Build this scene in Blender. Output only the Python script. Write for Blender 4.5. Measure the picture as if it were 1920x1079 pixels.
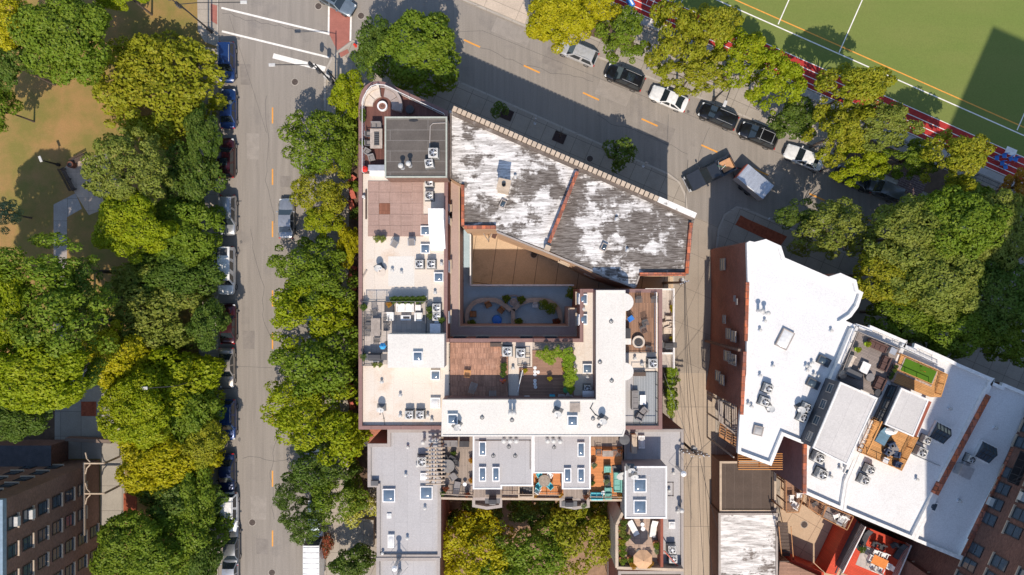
import bpy, math, random, numpy as np
from mathutils import Vector, Matrix
R=math.radians; PI=math.pi
random.seed(5)
sc=bpy.context.scene
for o in list(bpy.data.objects): bpy.data.objects.remove(o)
# ---------------- camera, sky, sun, exposure
H=81.0; S=16.0
cam=bpy.data.cameras.new('camera'); co=bpy.data.objects.new('camera',cam); sc.collection.objects.link(co)
co.location=(0,0,H); co.rotation_euler=(0,0,0)
cam.sensor_width=36; cam.lens=18*H/60.0; cam.clip_start=1; cam.clip_end=1500
sc.camera=co
SUN_EL=52
w=bpy.data.worlds.new('World'); sc.world=w; w.use_nodes=True
nt=w.node_tree; bg=nt.nodes['Background']
sky=nt.nodes.new('ShaderNodeTexSky'); sky.sky_type='NISHITA'; sky.sun_disc=False
sky.sun_elevation=R(SUN_EL); sky.sun_rotation=PI; sky.air_density=1.0; sky.dust_density=0.6; sky.ozone_density=1.0
nt.links.new(sky.outputs[0],bg.inputs[0]); bg.inputs[1].default_value=0.15
sl=bpy.data.lights.new('sun','SUN'); so=bpy.data.objects.new('sun',sl); sc.collection.objects.link(so)
sl.energy=3.9; sl.angle=R(0.5); sl.color=(1,.885,.76); so.rotation_euler=(R(90-SUN_EL),0,0); so.location=(0,-40,60)
sc.view_settings.view_transform='Standard'; sc.view_settings.look='None'; sc.view_settings.gamma=1; sc.view_settings.exposure=0.25
# ---------------- helpers
COL=sc.collection
ORG={}
def P(px,py,z=0.0):
    k=(1-z/H)/S
    return ((px-960)*k,(539.5-py)*k)
def lin(h):
    h=h.lstrip('#'); r=[int(h[i:i+2],16)/255 for i in (0,2,4)]
    return tuple((c/12.92 if c<=.04045 else ((c+.055)/1.055)**2.4) for c in r)
class MB:
    def __init__(s): s.v=[]; s.f=[]
    def add(s,vs,fs):
        n=len(s.v); s.v+= [tuple(a) for a in vs]; s.f+=[tuple(n+i for i in f) for f in fs]; return s
    def box(s,c,d,rz=0,rx=0,ry=0,tx=1,ty=1):
        a,b,h=d[0]/2,d[1]/2,d[2]/2
        pts=[(-a,-b,-h),(a,-b,-h),(a,b,-h),(-a,b,-h),(-a*tx,-b*ty,h),(a*tx,-b*ty,h),(a*tx,b*ty,h),(-a*tx,b*ty,h)]
        m=Matrix.Rotation(rz,3,'Z')@Matrix.Rotation(ry,3,'Y')@Matrix.Rotation(rx,3,'X')
        return s.add([m@Vector(p)+Vector(c) for p in pts],[(3,2,1,0),(4,5,6,7),(0,1,5,4),(1,2,6,5),(2,3,7,6),(3,0,4,7)])
    def prism(s,poly,z0,z1,top=True,bot=False,sides=True):
        poly=ccw(poly); n=len(poly)
        vs=[(p[0],p[1],z0) for p in poly]+[(p[0],p[1],z1) for p in poly]; fs=[]
        if sides: fs+=[(i,(i+1)%n,n+(i+1)%n,n+i) for i in range(n)]
        if top: fs.append(tuple(range(n,2*n)))
        if bot: fs.append(tuple(reversed(range(n))))
        return s.add(vs,fs)
    def ring(s,outer,inner,z0,z1):
        n=len(outer)
        vs=[(p[0],p[1],z0) for p in outer]+[(p[0],p[1],z1) for p in outer]+[(p[0],p[1],z0) for p in inner]+[(p[0],p[1],z1) for p in inner]
        fs=[]
        for i in range(n):
            j=(i+1)%n
            fs+=[(i,j,n+j,n+i),(n+i,n+j,3*n+j,3*n+i),(2*n+j,2*n+i,3*n+i,3*n+j),(j,i,2*n+i,2*n+j)]
        return s.add(vs,fs)
    def cyl(s,c,r,h,n=16,r2=None,cap=True):
        r2=r if r2 is None else r2
        vs=[(c[0]+r*math.cos(2*PI*i/n),c[1]+r*math.sin(2*PI*i/n),c[2]) for i in range(n)]
        vs+=[(c[0]+r2*math.cos(2*PI*i/n),c[1]+r2*math.sin(2*PI*i/n),c[2]+h) for i in range(n)]
        fs=[(i,(i+1)%n,n+(i+1)%n,n+i) for i in range(n)]
        if cap: fs+=[tuple(range(n,2*n)),tuple(reversed(range(n)))]
        return s.add(vs,fs)
    def lathe(s,c,prof,n=18):
        vs=[];fs=[]
        for (r,z) in prof: vs+=[(c[0]+r*math.cos(2*PI*i/n),c[1]+r*math.sin(2*PI*i/n),c[2]+z) for i in range(n)]
        for k in range(len(prof)-1):
            for i in range(n):
                j=(i+1)%n; fs.append((k*n+i,k*n+j,(k+1)*n+j,(k+1)*n+i))
        return s.add(vs,fs)
    def tube(s,pts,r,n=6,r2=None):
        pts=[Vector(p) for p in pts]; m=len(pts); vs=[];fs=[]
        for k,p in enumerate(pts):
            d=(pts[min(k+1,m-1)]-pts[max(k-1,0)]).normalized()
            u=d.cross(Vector((0,0,1)))
            if u.length<1e-3: u=Vector((1,0,0))
            u.normalize(); v=d.cross(u)
            rr=r if r2 is None else r+(r2-r)*k/(m-1)
            vs+=[p+(u*math.cos(2*PI*i/n)+v*math.sin(2*PI*i/n))*rr for i in range(n)]
        for k in range(m-1):
            for i in range(n):
                j=(i+1)%n; fs.append((k*n+j,k*n+i,(k+1)*n+i,(k+1)*n+j))
        fs+=[tuple(range(n)),tuple(reversed(range((m-1)*n,m*n)))]
        return s.add(vs,fs)
    def build(s,name,mat,parent=None,smooth=False,bevel=0):
        me=bpy.data.meshes.new(name)
        o0=ORG.get(parent.name,(0,0,0)) if parent else (0,0,0)
        me.from_pydata([(a-o0[0],b-o0[1],c-o0[2]) for a,b,c in s.v],[],s.f); me.update()
        if smooth: me.shade_smooth()
        if mat: me.materials.append(mat)
        o=bpy.data.objects.new(name,me); COL.objects.link(o)
        if parent: o.parent=parent; ORG[o.name]=o0
        if bevel:
            b=o.modifiers.new('b','BEVEL'); b.width=bevel; b.segments=2; b.limit_method='ANGLE'
        return o
def ccw(p):
    a=sum(p[i][0]*p[(i+1)%len(p)][1]-p[(i+1)%len(p)][0]*p[i][1] for i in range(len(p)))
    return list(p) if a>0 else list(reversed(p))
def inset(poly,d):
    poly=ccw(poly); n=len(poly); out=[]
    for i in range(n):
        a,b,c=Vector(poly[i-1][:2]),Vector(poly[i][:2]),Vector(poly[(i+1)%n][:2])
        e1=(b-a).normalized(); e2=(c-b).normalized()
        n1=Vector((-e1.y,e1.x)); n2=Vector((-e2.y,e2.x)); m=(n1+n2)
        if m.length<1e-4: m=n1
        m.normalize(); k=d/max(.35,m.dot(n1)); q=b+m*k; out.append((q.x,q.y))
    return out
def PP(pts,z): return [P(x,y,z) for x,y in pts]
def rect(x0,y0,x1,y1,z): return PP([(x0,y0),(x1,y0),(x1,y1),(x0,y1)],z)
def tag(o,label=None,cat=None,group=None,kind=None):
    if label: o['label']=label
    if cat: o['category']=cat
    if group: o['group']=group
    if kind: o['kind']=kind
    return o
def T(name,label,cat,loc=(0,0,0),rz=0,group=None,world=False):
    o=bpy.data.objects.new(name,None); COL.objects.link(o); o.empty_display_size=.3
    o.location=loc; o.rotation_euler=(0,0,rz); tag(o,label,cat,group)
    if world: ORG[o.name]=tuple(loc)
    return o
def struct(name,mb,mat): return tag(mb.build(name,mat),kind='structure')
def dup(o,parent=None):
    c=o.copy(); COL.objects.link(c)
    if parent: c.parent=parent
    for ch in CH.get(o.name,[]): dup(ch,c)
    return c
CH={}
def freeze(root):
    "remember children so that dup() needs no scene update"
    for o in COL.objects:
        if o.parent is not None: CH.setdefault(o.parent.name,[]) 
    kids={}
    for o in COL.objects:
        if o.parent is not None: kids.setdefault(o.parent.name,[]).append(o)
    def rec(o):
        CH[o.name]=kids.get(o.name,[])
        for k in CH[o.name]: rec(k)
    rec(root)
PROTO={}
def place(kind,maker,label,cat,px,py,z,rz=0,group=None,sc_=1.0,mats=None):
    """put a thing at the photo point (px,py) on a surface of height z; first use builds it, later uses copy it"""
    x,y=P(px,py,z)
    if kind in PROTO: r=dup(PROTO[kind])
    else:
        r=maker(); PROTO[kind]=r; freeze(r)
    r.location=(x,y,z); r.rotation_euler=(0,0,rz)
    r.scale=(sc_,sc_,sc_) if not isinstance(sc_,tuple) else sc_
    for k in ('group','label','category'):
        if k in r: del r[k]
    tag(r,label,cat,group)
    return r
# ---------------- materials
MATS={}
def mat(name,col,rough=.8,var=.12,scale=.6,metal=0,col2=None,brick=None,angle=0,wall=False,stain=None,bump=0,spec=.3,fine=True,alpha=None,stretch=None,emit=None):
    """procedural material. brick=(width,row,mortar,offset,mortarcolour,contrast)"""
    if name in MATS: return MATS[name]
    if isinstance(col,str): col=lin(col)
    m=bpy.data.materials.new(name); m.use_nodes=True; MATS[name]=m
    N=m.node_tree.nodes; L=m.node_tree.links; b=N['Principled BSDF']
    b.inputs['Roughness'].default_value=rough; b.inputs['Metallic'].default_value=metal
    b.inputs['Specular IOR Level'].default_value=spec
    tc=N.new('ShaderNodeTexCoord'); vec=tc.outputs['Object']
    if wall:
        g=N.new('ShaderNodeNewGeometry'); cr=N.new('ShaderNodeVectorMath'); cr.operation='CROSS_PRODUCT'
        L.new(g.outputs['True Normal'],cr.inputs[0]); cr.inputs[1].default_value=(0,0,1)
        dt=N.new('ShaderNodeVectorMath'); dt.operation='DOT_PRODUCT'; L.new(cr.outputs[0],dt.inputs[0]); L.new(vec,dt.inputs[1])
        sp=N.new('ShaderNodeSeparateXYZ'); L.new(vec,sp.inputs[0])
        cb=N.new('ShaderNodeCombineXYZ'); L.new(dt.outputs['Value'],cb.inputs[0]); L.new(sp.outputs[2],cb.inputs[1]); bv=cb.outputs[0]
    else:
        mp=N.new('ShaderNodeMapping'); mp.inputs['Rotation'].default_value=(0,0,-angle); L.new(vec,mp.inputs[0]); bv=mp.outputs[0]
    nz=N.new('ShaderNodeTexNoise'); nz.inputs['Scale'].default_value=scale; nz.inputs['Detail'].default_value=6; nz.inputs['Roughness'].default_value=.65
    if stretch:
        ms=N.new('ShaderNodeMapping'); ms.inputs['Scale'].default_value=stretch; L.new(bv,ms.inputs[0]); L.new(ms.outputs[0],nz.inputs['Vector'])
    else: L.new(vec,nz.inputs['Vector'])
    def ramp(src,a,c0,c1,bpos):
        r=N.new('ShaderNodeValToRGB'); r.color_ramp.elements[0].position=a; r.color_ramp.elements[1].position=bpos
        r.color_ramp.elements[0].color=(*c0,1); r.color_ramp.elements[1].color=(*c1,1); L.new(src,r.inputs[0]); return r.outputs[0]
    if col2 is not None:
        if isinstance(col2,str): col2=lin(col2)
        cur=ramp(nz.outputs['Fac'],.38,col,col2,.62)
    else:
        cur=ramp(nz.outputs['Fac'],.3,tuple(c*(1-var) for c in col),tuple(min(1,c*(1+var)) for c in col),.7)
    def mix(a,bb,fac,mode='MIX'):
        x=N.new('ShaderNodeMix'); x.data_type='RGBA'; x.blend_type=mode
        for s_,i in ((fac,0),(a,6),(bb,7)):
            if isinstance(s_,(int,float)): x.inputs[i].default_value=s_
            elif isinstance(s_,tuple): x.inputs[i].default_value=(*s_,1)
            else: L.new(s_,x.inputs[i])
        return x.outputs[2]
    if brick:
        bw,bh,mo,off,mc,con=brick
        if isinstance(mc,str): mc=lin(mc)
        bt=N.new('ShaderNodeTexBrick'); L.new(bv,bt.inputs['Vector']); bt.inputs['Scale'].default_value=1
        bt.inputs['Brick Width'].default_value=bw; bt.inputs['Row Height'].default_value=bh; bt.inputs['Mortar Size'].default_value=mo
        bt.inputs['Mortar Smooth'].default_value=.2; bt.offset=off
        bt.inputs['Color1'].default_value=(1-con,)*3+(1,); bt.inputs['Color2'].default_value=(1+con,)*3+(1,); bt.inputs['Mortar'].default_value=(1,1,1,1)
        cur=mix(cur,bt.outputs['Color'],1.0,'MULTIPLY')
        cur=mix(cur,mc,bt.outputs['Fac'])
    if stain:
        sc2,th,scol,amt=stain
        if isinstance(scol,str): scol=lin(scol)
        n2=N.new('ShaderNodeTexNoise'); n2.inputs['Scale'].default_value=sc2; n2.inputs['Detail'].default_value=8; n2.inputs['Roughness'].default_value=.7
        L.new(vec,n2.inputs['Vector'])
        f=ramp(n2.outputs['Fac'],th,(0,0,0),(amt,)*3,th+.16)
        cur=mix(cur,scol,f)
    if fine:
        n3=N.new('ShaderNodeTexNoise'); n3.inputs['Scale'].default_value=9; n3.inputs['Detail'].default_value=4; L.new(vec,n3.inputs['Vector'])
        f3=ramp(n3.outputs['Fac'],.3,(.9,)*3,(1.1,)*3,.7); cur=mix(cur,f3,1.0,'MULTIPLY')
    L.new(cur,b.inputs['Base Color'])
    if bump:
        bp=N.new('ShaderNodeBump'); bp.inputs['Strength'].default_value=bump; bp.inputs['Distance'].default_value=.03
        L.new(nz.outputs['Fac'],bp.inputs['Height']); L.new(bp.outputs[0],b.inputs['Normal'])
    return m
def plain(name,col,rough=.5,metal=0,spec=.5,coat=0):
    if name in MATS: return MATS[name]
    if isinstance(col,str): col=lin(col)
    m=bpy.data.materials.new(name); m.use_nodes=True; MATS[name]=m
    N=m.node_tree.nodes; L=m.node_tree.links; b=N['Principled BSDF']
    nz=N.new('ShaderNodeTexNoise'); nz.inputs['Scale'].default_value=3; nz.inputs['Detail'].default_value=5
    tc=N.new('ShaderNodeTexCoord'); L.new(tc.outputs['Object'],nz.inputs['Vector'])
    r=N.new('ShaderNodeValToRGB'); r.color_ramp.elements[0].position=.3; r.color_ramp.elements[1].position=.7
    r.color_ramp.elements[0].color=(*[c*.86 for c in col],1); r.color_ramp.elements[1].color=(*[min(1,c*1.1) for c in col],1)
    L.new(nz.outputs['Fac'],r.inputs[0]); L.new(r.outputs[0],b.inputs['Base Color'])
    b.inputs['Roughness'].default_value=rough; b.inputs['Metallic'].default_value=metal; b.inputs['Specular IOR Level'].default_value=spec
    b.inputs['Coat Weight'].default_value=coat
    return m
def leafmat(name,c1,c2,c3):
    m=bpy.data.materials.new(name); m.use_nodes=True; MATS[name]=m
    N=m.node_tree.nodes; L=m.node_tree.links; b=N['Principled BSDF']
    tc=N.new('ShaderNodeTexCoord')
    nz=N.new('ShaderNodeTexNoise'); nz.inputs['Scale'].default_value=.45; nz.inputs['Detail'].default_value=3; L.new(tc.outputs['Object'],nz.inputs['Vector'])
    n2=N.new('ShaderNodeTexNoise'); n2.inputs['Scale'].default_value=4.0; n2.inputs['Detail'].default_value=3; L.new(tc.outputs['Object'],n2.inputs['Vector'])
    ad=N.new('ShaderNodeMath'); ad.operation='ADD'; L.new(nz.outputs['Fac'],ad.inputs[0]); L.new(n2.outputs['Fac'],ad.inputs[1])
    oi=N.new('ShaderNodeObjectInfo'); a2=N.new('ShaderNodeMath'); a2.operation='MULTIPLY_ADD'; L.new(oi.outputs['Random'],a2.inputs[0]); a2.inputs[1].default_value=.14; L.new(ad.outputs[0],a2.inputs[2])
    r=N.new('ShaderNodeValToRGB'); e=r.color_ramp.elements; e[0].position=.82; e[1].position=1.32; e[0].color=(*c1,1); e[1].color=(*c3,1)
    k=e.new(1.05); k.color=(*c2,1)
    mp=N.new('ShaderNodeMath'); mp.operation='MULTIPLY'; mp.inputs[1].default_value=.5
    L.new(a2.outputs[0],mp.inputs[0]); 
    for q in (0,1,2): e[q].position=e[q].position*.5
    L.new(mp.outputs[0],r.inputs[0]); L.new(r.outputs[0],b.inputs['Base Color'])
    b.inputs['Roughness'].default_value=.55; b.inputs['Specular IOR Level'].default_value=.25
    tr=N.new('ShaderNodeBsdfTranslucent'); L.new(r.outputs[0],tr.inputs[0])
    mx=N.new('ShaderNodeMixShader'); mx.inputs[0].default_value=.4
    out=N['Material Output']; L.new(b.outputs[0],mx.inputs[1]); L.new(tr.outputs[0],mx.inputs[2]); L.new(mx.outputs[0],out.inputs[0])
    return m
STREET=math.atan2(-.43,1)   # direction of the slanted street (world)
UP=math.atan2(-180,-80)     # direction of its cross walls (world)
asphalt=mat('asphalt',(.27,.241,.208),rough=.9,var=.13,scale=.35,stain=(.22,.55,(.17,.155,.145),.55),stretch=(6,.25,1),bump=.2)
concrete=mat('concrete_walk',(.36,.315,.26),var=.12,scale=.5,brick=(1.55,1.55,.02,0,(.15,.13,.11),.07),stain=(.5,.58,(.2,.18,.16),.4))
concrete_d=mat('concrete_walk_diag',(.33,.29,.24),var=.12,scale=.5,brick=(1.9,1.9,.025,0,(.14,.12,.1),.08),angle=STREET,stain=(.5,.58,(.2,.18,.16),.4))
kerbm=mat('kerb_stone',(.4,.36,.31),var=.1,brick=(3,3,.02,0,(.2,.18,.15),.05))
alleym=mat('alley_concrete',(.42,.345,.265),var=.14,scale=.3,brick=(5.6,7,.03,0,(.2,.17,.14),.05),stain=(.3,.55,(.22,.19,.16),.55),stretch=(3,.3,1))
courtm=mat('court_concrete',(.56,.42,.28),var=.1,scale=.4,brick=(2.5,30,.035,0,(.16,.12,.09),.04),angle=R(-8),stain=(.25,.56,(.22,.15,.09),.6))
lawn=mat('lawn',(.33,.195,.075),rough=1,var=.2,scale=.22,col2=(.2,.17,.045),stain=(1.2,.57,(.3,.19,.09),.5),bump=.5)
soil=mat('soil',(.12,.08,.055),rough=1,var=.3,scale=1.5,bump=.5)
mulch=mat('mulch',(.3,.08,.04),rough=1,var=.35,scale=3,bump=.6)
turf=mat('turf',(.15,.195,.045),rough=1,var=.1,scale=.07,col2=(.17,.2,.052),stretch=(1,3,1),bump=.1)
track=mat('track',(.4,.035,.03),rough=.9,var=.15,scale=.8,stain=(.4,.6,(.25,.02,.02),.5))
white_p=plain('white_paint','#e8e4dc',.7); orange_p=plain('orange_paint',(.75,.33,.05),.7)
brickred=mat('brick_red',(.3,.095,.06),wall=True,brick=(.22,.075,.008,.5,(.28,.2,.16),.22),var=.25,scale=.4,rough=.9,stain=(.35,.6,(.2,.07,.05),.5))
brickbrown=mat('brick_brown',(.2,.105,.075),wall=True,brick=(.22,.075,.008,.5,(.2,.15,.12),.25),var=.2,scale=.4,rough=.9)
brickdark=mat('brick_dark',(.17,.08,.06),wall=True,brick=(.22,.075,.008,.5,(.16,.11,.09),.3),var=.25,scale=.4,rough=.9)
brickpurp=mat('brick_purple',(.2,.12,.12),wall=True,brick=(.3,.1,.008,.5,(.15,.1,.1),.12),var=.12,scale=.4,rough=.9)
stucco=mat('stucco_pink',(.4,.22,.17),var=.1,scale=.7)
creamroof=mat('cream_membrane',(.66,.585,.5),rough=.7,var=.06,scale=.15,brick=(12,1.9,.015,.3,(.56,.48,.39),.02),angle=R(90),stain=(.32,.53,(.55,.39,.27),.6))
whiteroof=mat('white_membrane',(.655,.625,.57),rough=.6,var=.04,scale=.2,brick=(9,2.2,.012,.4,(.68,.64,.58),.015),stain=(.3,.62,(.72,.58,.42),.35))
whiteroofd=mat('white_membrane_slant',(.7,.695,.685),rough=.6,var=.04,scale=.2,brick=(11,1.5,.015,.4,(.68,.67,.66),.02),angle=STREET,stain=(.5,.56,(.5,.48,.46),.4),bump=.15)
greyroof=mat('grey_membrane',(.42,.405,.4),rough=.8,var=.05,scale=.3,brick=(8,1.3,.012,.4,(.3,.29,.29),.02),angle=R(90),stain=(.3,.6,(.33,.31,.3),.35))
lightroofd=mat('light_grey_slant',(.55,.53,.51),rough=.7,var=.06,scale=.4,brick=(14,1.6,.015,0,(.4,.38,.37),.02),angle=UP,stain=(.35,.56,(.42,.4,.38),.5))
darkroof=mat('dark_rolled_roof',(.115,.1,.088),rough=.9,var=.14,scale=.6,brick=(9,1.0,.03,.4,(.19,.175,.16),.06),stain=(1.2,.6,(.16,.15,.13),.5),bump=.2)
brownroof=mat('brown_rolled_roof',(.1,.075,.06),rough=.9,var=.12,scale=.6,brick=(9,1.0,.02,0,(.14,.11,.09),.06),angle=R(90),stain=(.8,.62,(.15,.12,.1),.5))
gravel=mat('grey_gravel_roof',(.1,.1,.11),rough=.9,var=.2,scale=1.5)
cop_brown=mat('coping_brown',(.235,.135,.12),rough=.6,var=.1,brick=(3,3,.015,0,(.13,.08,.07),.04))
cop_tile=mat('coping_tile',(.48,.13,.05),rough=.7,var=.25,scale=1.2,brick=(.45,.7,.03,.5,(.15,.06,.04),.35),angle=R(0),col2=(.28,.12,.09))
cop_white=plain('coping_white',(.78,.76,.73),.5); cop_grey=mat('coping_grey',(.36,.32,.29),rough=.8,var=.12)
cop_stone=mat('stone_coping',(.5,.4,.3),var=.15,scale=1)
deck_red=mat('deck_redbrown',(.16,.07,.055),rough=.6,brick=(4,.14,.012,.5,(.06,.03,.025),.15),angle=R(90),var=.1,scale=.5)
deck_grey=mat('deck_grey',(.33,.27,.22),rough=.7,brick=(3.5,.14,.012,.5,(.13,.1,.09),.16),angle=R(90),var=.12,scale=.5)
deck_greyd=mat('deck_grey_slant',(.27,.225,.2),rough=.7,brick=(3.5,.14,.012,.5,(.1,.09,.08),.15),angle=STREET,var=.12,scale=.5)
deck_brown=mat('deck_brown',(.28,.16,.1),rough=.75,brick=(3,.15,.014,.5,(.1,.06,.045),.22),angle=R(90),var=.2,scale=.5,stain=(.8,.55,(.17,.12,.09),.5))
deck_brownh=mat('deck_brown_h',(.33,.19,.13),rough=.75,brick=(3,.15,.014,.5,(.12,.07,.05),.15),var=.16,scale=.5)
deck_orange=mat('deck_orange',(.62,.24,.08),rough=.65,brick=(4,.15,.014,.5,(.25,.09,.03),.1),var=.12,scale=.5)
deck_orangd=mat('deck_orange_slant',(.58,.3,.11),rough=.65,brick=(3,.15,.014,.5,(.25,.11,.04),.14),angle=STREET,var=.15,scale=.5)
deck_redpaint=mat('deck_red_paint',(.6,.07,.03),rough=.5,brick=(4,.15,.012,.5,(.3,.03,.015),.08),angle=STREET,var=.12,scale=.6)
pavers=mat('grey_pavers',(.46,.41,.37),rough=.85,brick=(1.2,.5,.012,.5,(.28,.25,.22),.07),angle=R(90),var=.08)
patio=mat('patio_tiles',(.42,.31,.24),rough=.85,brick=(.6,.6,.015,0,(.24,.18,.14),.1),var=.1)
corrug=mat('corrugated_deck',(.31,.33,.34),rough=.5,brick=(30,.16,.02,0,(.17,.18,.19),.08),angle=R(90),var=.05)
courtblue=mat('court_slab',(.42,.54,.6),rough=.8,var=.12,scale=.5,stain=(.7,.6,(.22,.22,.22),.5))
wood=mat('timber',(.4,.2,.09),rough=.7,var=.2,scale=1.5); wood_o=mat('timber_orange',(.62,.3,.1),rough=.6,var=.12,scale=2)
wood_g=mat('timber_grey',(.35,.3,.26),rough=.8,var=.2,scale=2); wood_d=mat('timber_dark',(.1,.07,.055),rough=.7,var=.2,scale=2)
steel=plain('galvanised',(.6,.61,.62),.35,.6); blackm=plain('black_metal',(.03,.03,.032),.45); darkgrey=plain('dark_grey',(.09,.09,.095),.6)
acm=plain('ac_paint',(.55,.54,.51),.5); acd=plain('ac_dark',(.12,.12,.12),.6); beige=plain('beige_fabric',(.62,.53,.44),.9); greyf=plain('grey_fabric',(.24,.225,.22),.95)
charf=plain('charcoal_fabric',(.065,.065,.07),.95); brownf=plain('brown_wicker',(.11,.06,.05),.9); whitef=plain('white_fabric',(.8,.78,.74),.9)
tealf=plain('teal_fabric',(.2,.45,.38),.9); bluef=plain('blue_plastic',(.03,.2,.6),.4); turqf=plain('turquoise_plastic',(.06,.48,.55),.45)
redm=plain('red_enamel',(.7,.03,.015),.25,coat=.5); redc=mat('red_concrete',(.5,.13,.09),rough=.8,var=.15)
glassd=plain('window_glass',(.05,.075,.1),.08,0,.9); frame_w=plain('frame_white',(.8,.79,.77),.45); frame_b=plain('frame_black',(.03,.03,.035),.4)
skyg=plain('skylight_glass',(.12,.17,.23),.12,0,.9,coat=.4); milky=plain('skylight_milky',(.72,.72,.7),.25); terr=plain('terracotta',(.42,.16,.08),.8)
iron=mat('cast_iron',(.09,.07,.06),rough=.8,var=.3,scale=4); umb=plain('umbrella_tan',(.6,.36,.2),.9); stonem=mat('planter_stone',(.45,.38,.31),var=.2,scale=2)
G1=lambda g: g
LEAF={}
def LM(k,a,b,c): LEAF[k]=leafmat('leaves_'+k,a,b,c)
LM('green',(.1,.17,.014),(.18,.27,.02),(.31,.38,.035))
LM('bright',(.15,.22,.008),(.3,.37,.01),(.5,.5,.018))
LM('dark',(.065,.12,.016),(.115,.19,.024),(.21,.27,.04))
LM('olive',(.17,.21,.018),(.32,.34,.02),(.5,.44,.03))
LM('muted',(.13,.18,.03),(.24,.29,.045),(.38,.39,.07))
LM('yellow',(.22,.26,.008),(.45,.43,.01),(.7,.58,.02))
LM('autumn',(.25,.17,.02),(.5,.3,.025),(.65,.25,.04))
LM('pale',(.14,.2,.09),(.25,.32,.15),(.4,.45,.22))
LM('vine',(.12,.22,.012),(.26,.4,.02),(.48,.52,.04))
LM('redflower',(.08,.1,.02),(.2,.09,.03),(.65,.1,.07))
LM('yelflower',(.14,.2,.02),(.45,.45,.05),(.95,.9,.35))
bark=mat('bark',(.13,.1,.08),rough=.95,var=.3,scale=4)
# ================= SETTING
struct('ground',MB().prism([(-400,-400),(400,-400),(400,400),(-400,400)],-.5,-.05),soil)
struct('road',MB().prism(PP([(360,-300),(2300,-300),(2300,1500),(360,1500)],0),-.05,0),asphalt)
struct('alley',MB().prism(PP([(1262,1500),(1262,440),(1292,402),(1345,425),(1348,1500)],0),-.04,.005),alleym)
struct('road_apron',MB().prism(PP([(1262,440),(1292,402),(1345,425),(1348,700),(1262,700)],0),-.03,.009),
       mat('apron_concrete',(.33,.28,.225),var=.12,scale=.3,brick=(4,4,.03,0,(.2,.17,.14),.05),angle=STREET,stain=(.3,.55,(.22,.19,.16),.5)))
def slab(name,pts,m,z=.13,kerb=False):
    poly=PP(pts,0)
    if kerb:
        inn=inset(poly,.22); o=ccw(poly)
        struct('kerb',MB().ring(o,inn,-.04,z-.004),kerbm); struct(name,MB().prism(inset(poly,.215),-.04,z),m)
    else: struct(name,MB().prism(poly,-.04,z),m)
slab('park_ground',[(410,-300),(410,1500),(-600,1500),(-600,-300)],lawn,kerb=True)
slab('pavement',[(365,-300),(407,-300),(407,88),(385,80),(372,60)],concrete,.15)
slab('pavement',[(374,88),(407,92),(407,1500),(374,1500)],concrete,.14)
slab('block_ground',[(608,1500),(608,150),(612,128),(622,108),(640,92),(662,76),(860,152),(1253,325),(1274,341),(1286,365),(1290,400),(1264,440),(1264,1500)],concrete_d,kerb=True)
slab('pavement',[(612,1500),(612,150),(616,132),(640,100),(672,130),(672,1500)],concrete,.15)
slab('corner_block',[(1343,1500),(1340,480),(1345,430),(1357,402),(1380,387),(1399,391),(1455,416),(1640,497),(2300,790),(2300,1500)],concrete_d,kerb=True)
slab('field_side_ground',[(868,2),(985,52),(1013,62),(1123,110),(1292,178),(1544,282),(1629,325),(2300,620),(2300,-300),(820,-300),(780,-100)],
     concrete_d,kerb=True)
slab('plaza',[(872,-2),(984,46),(992,20),(990,-200),(860,-200)],mat('plaza_concrete',(.52,.43,.34),var=.08,brick=(4,3,.03,0,(.3,.25,.2),.05),angle=STREET,stain=(.4,.6,(.36,.3,.24),.4)),.15)
# lawn planting behind the cars on the north side
slab('planting_bed',[(1010,30),(1190,100),(1186,60),(1030,0)],soil,.16)
slab('planting_bed',[(1560,285),(1760,372),(1900,440),(1920,380),(1700,290),(1600,250)],soil,.16)
# field and running track
def lp(x,off): return (x,off+.4415*x)      # photo line of the track direction
c0=67-.4415*1399                            # top edge of the red track
slab('sports_field',[lp(600,c0),lp(2500,c0),(2500,-600),(600,-600)],turf,.17)
slab('running_track',[lp(900,c0),lp(2400,c0),lp(2400,c0+50),lp(900,c0+50)],track,.175)
def stripe(name,p,q,wd,m,z):
    a=Vector(P(*p)); b=Vector(P(*q)); n=(b-a).normalized(); n=Vector((-n.y,n.x))*wd/2
    struct(name,MB().add([(*(a-n),z),(*(b-n),z),(*(b+n),z),(*(a+n),z)],[(0,1,2,3)]),m)
for o_ in (0,14,27,39,49): stripe('track_lane_line',lp(900,c0+o_),lp(2400,c0+o_),.09,white_p,.181)
w0=0-.4415*1340
stripe('field_touch_line',lp(1000,w0),lp(2400,w0),.13,white_p,.176)
stripe('field_orange_line',lp(1000,w0-15.5),lp(2400,w0-15.5),.13,orange_p,.176)
for x,y in ((1458,47),(1572,100),(1905,245)):
    stripe('field_cross_line',(x,y),(x+.44*400,y-400),.12,white_p,.1765)
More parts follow.
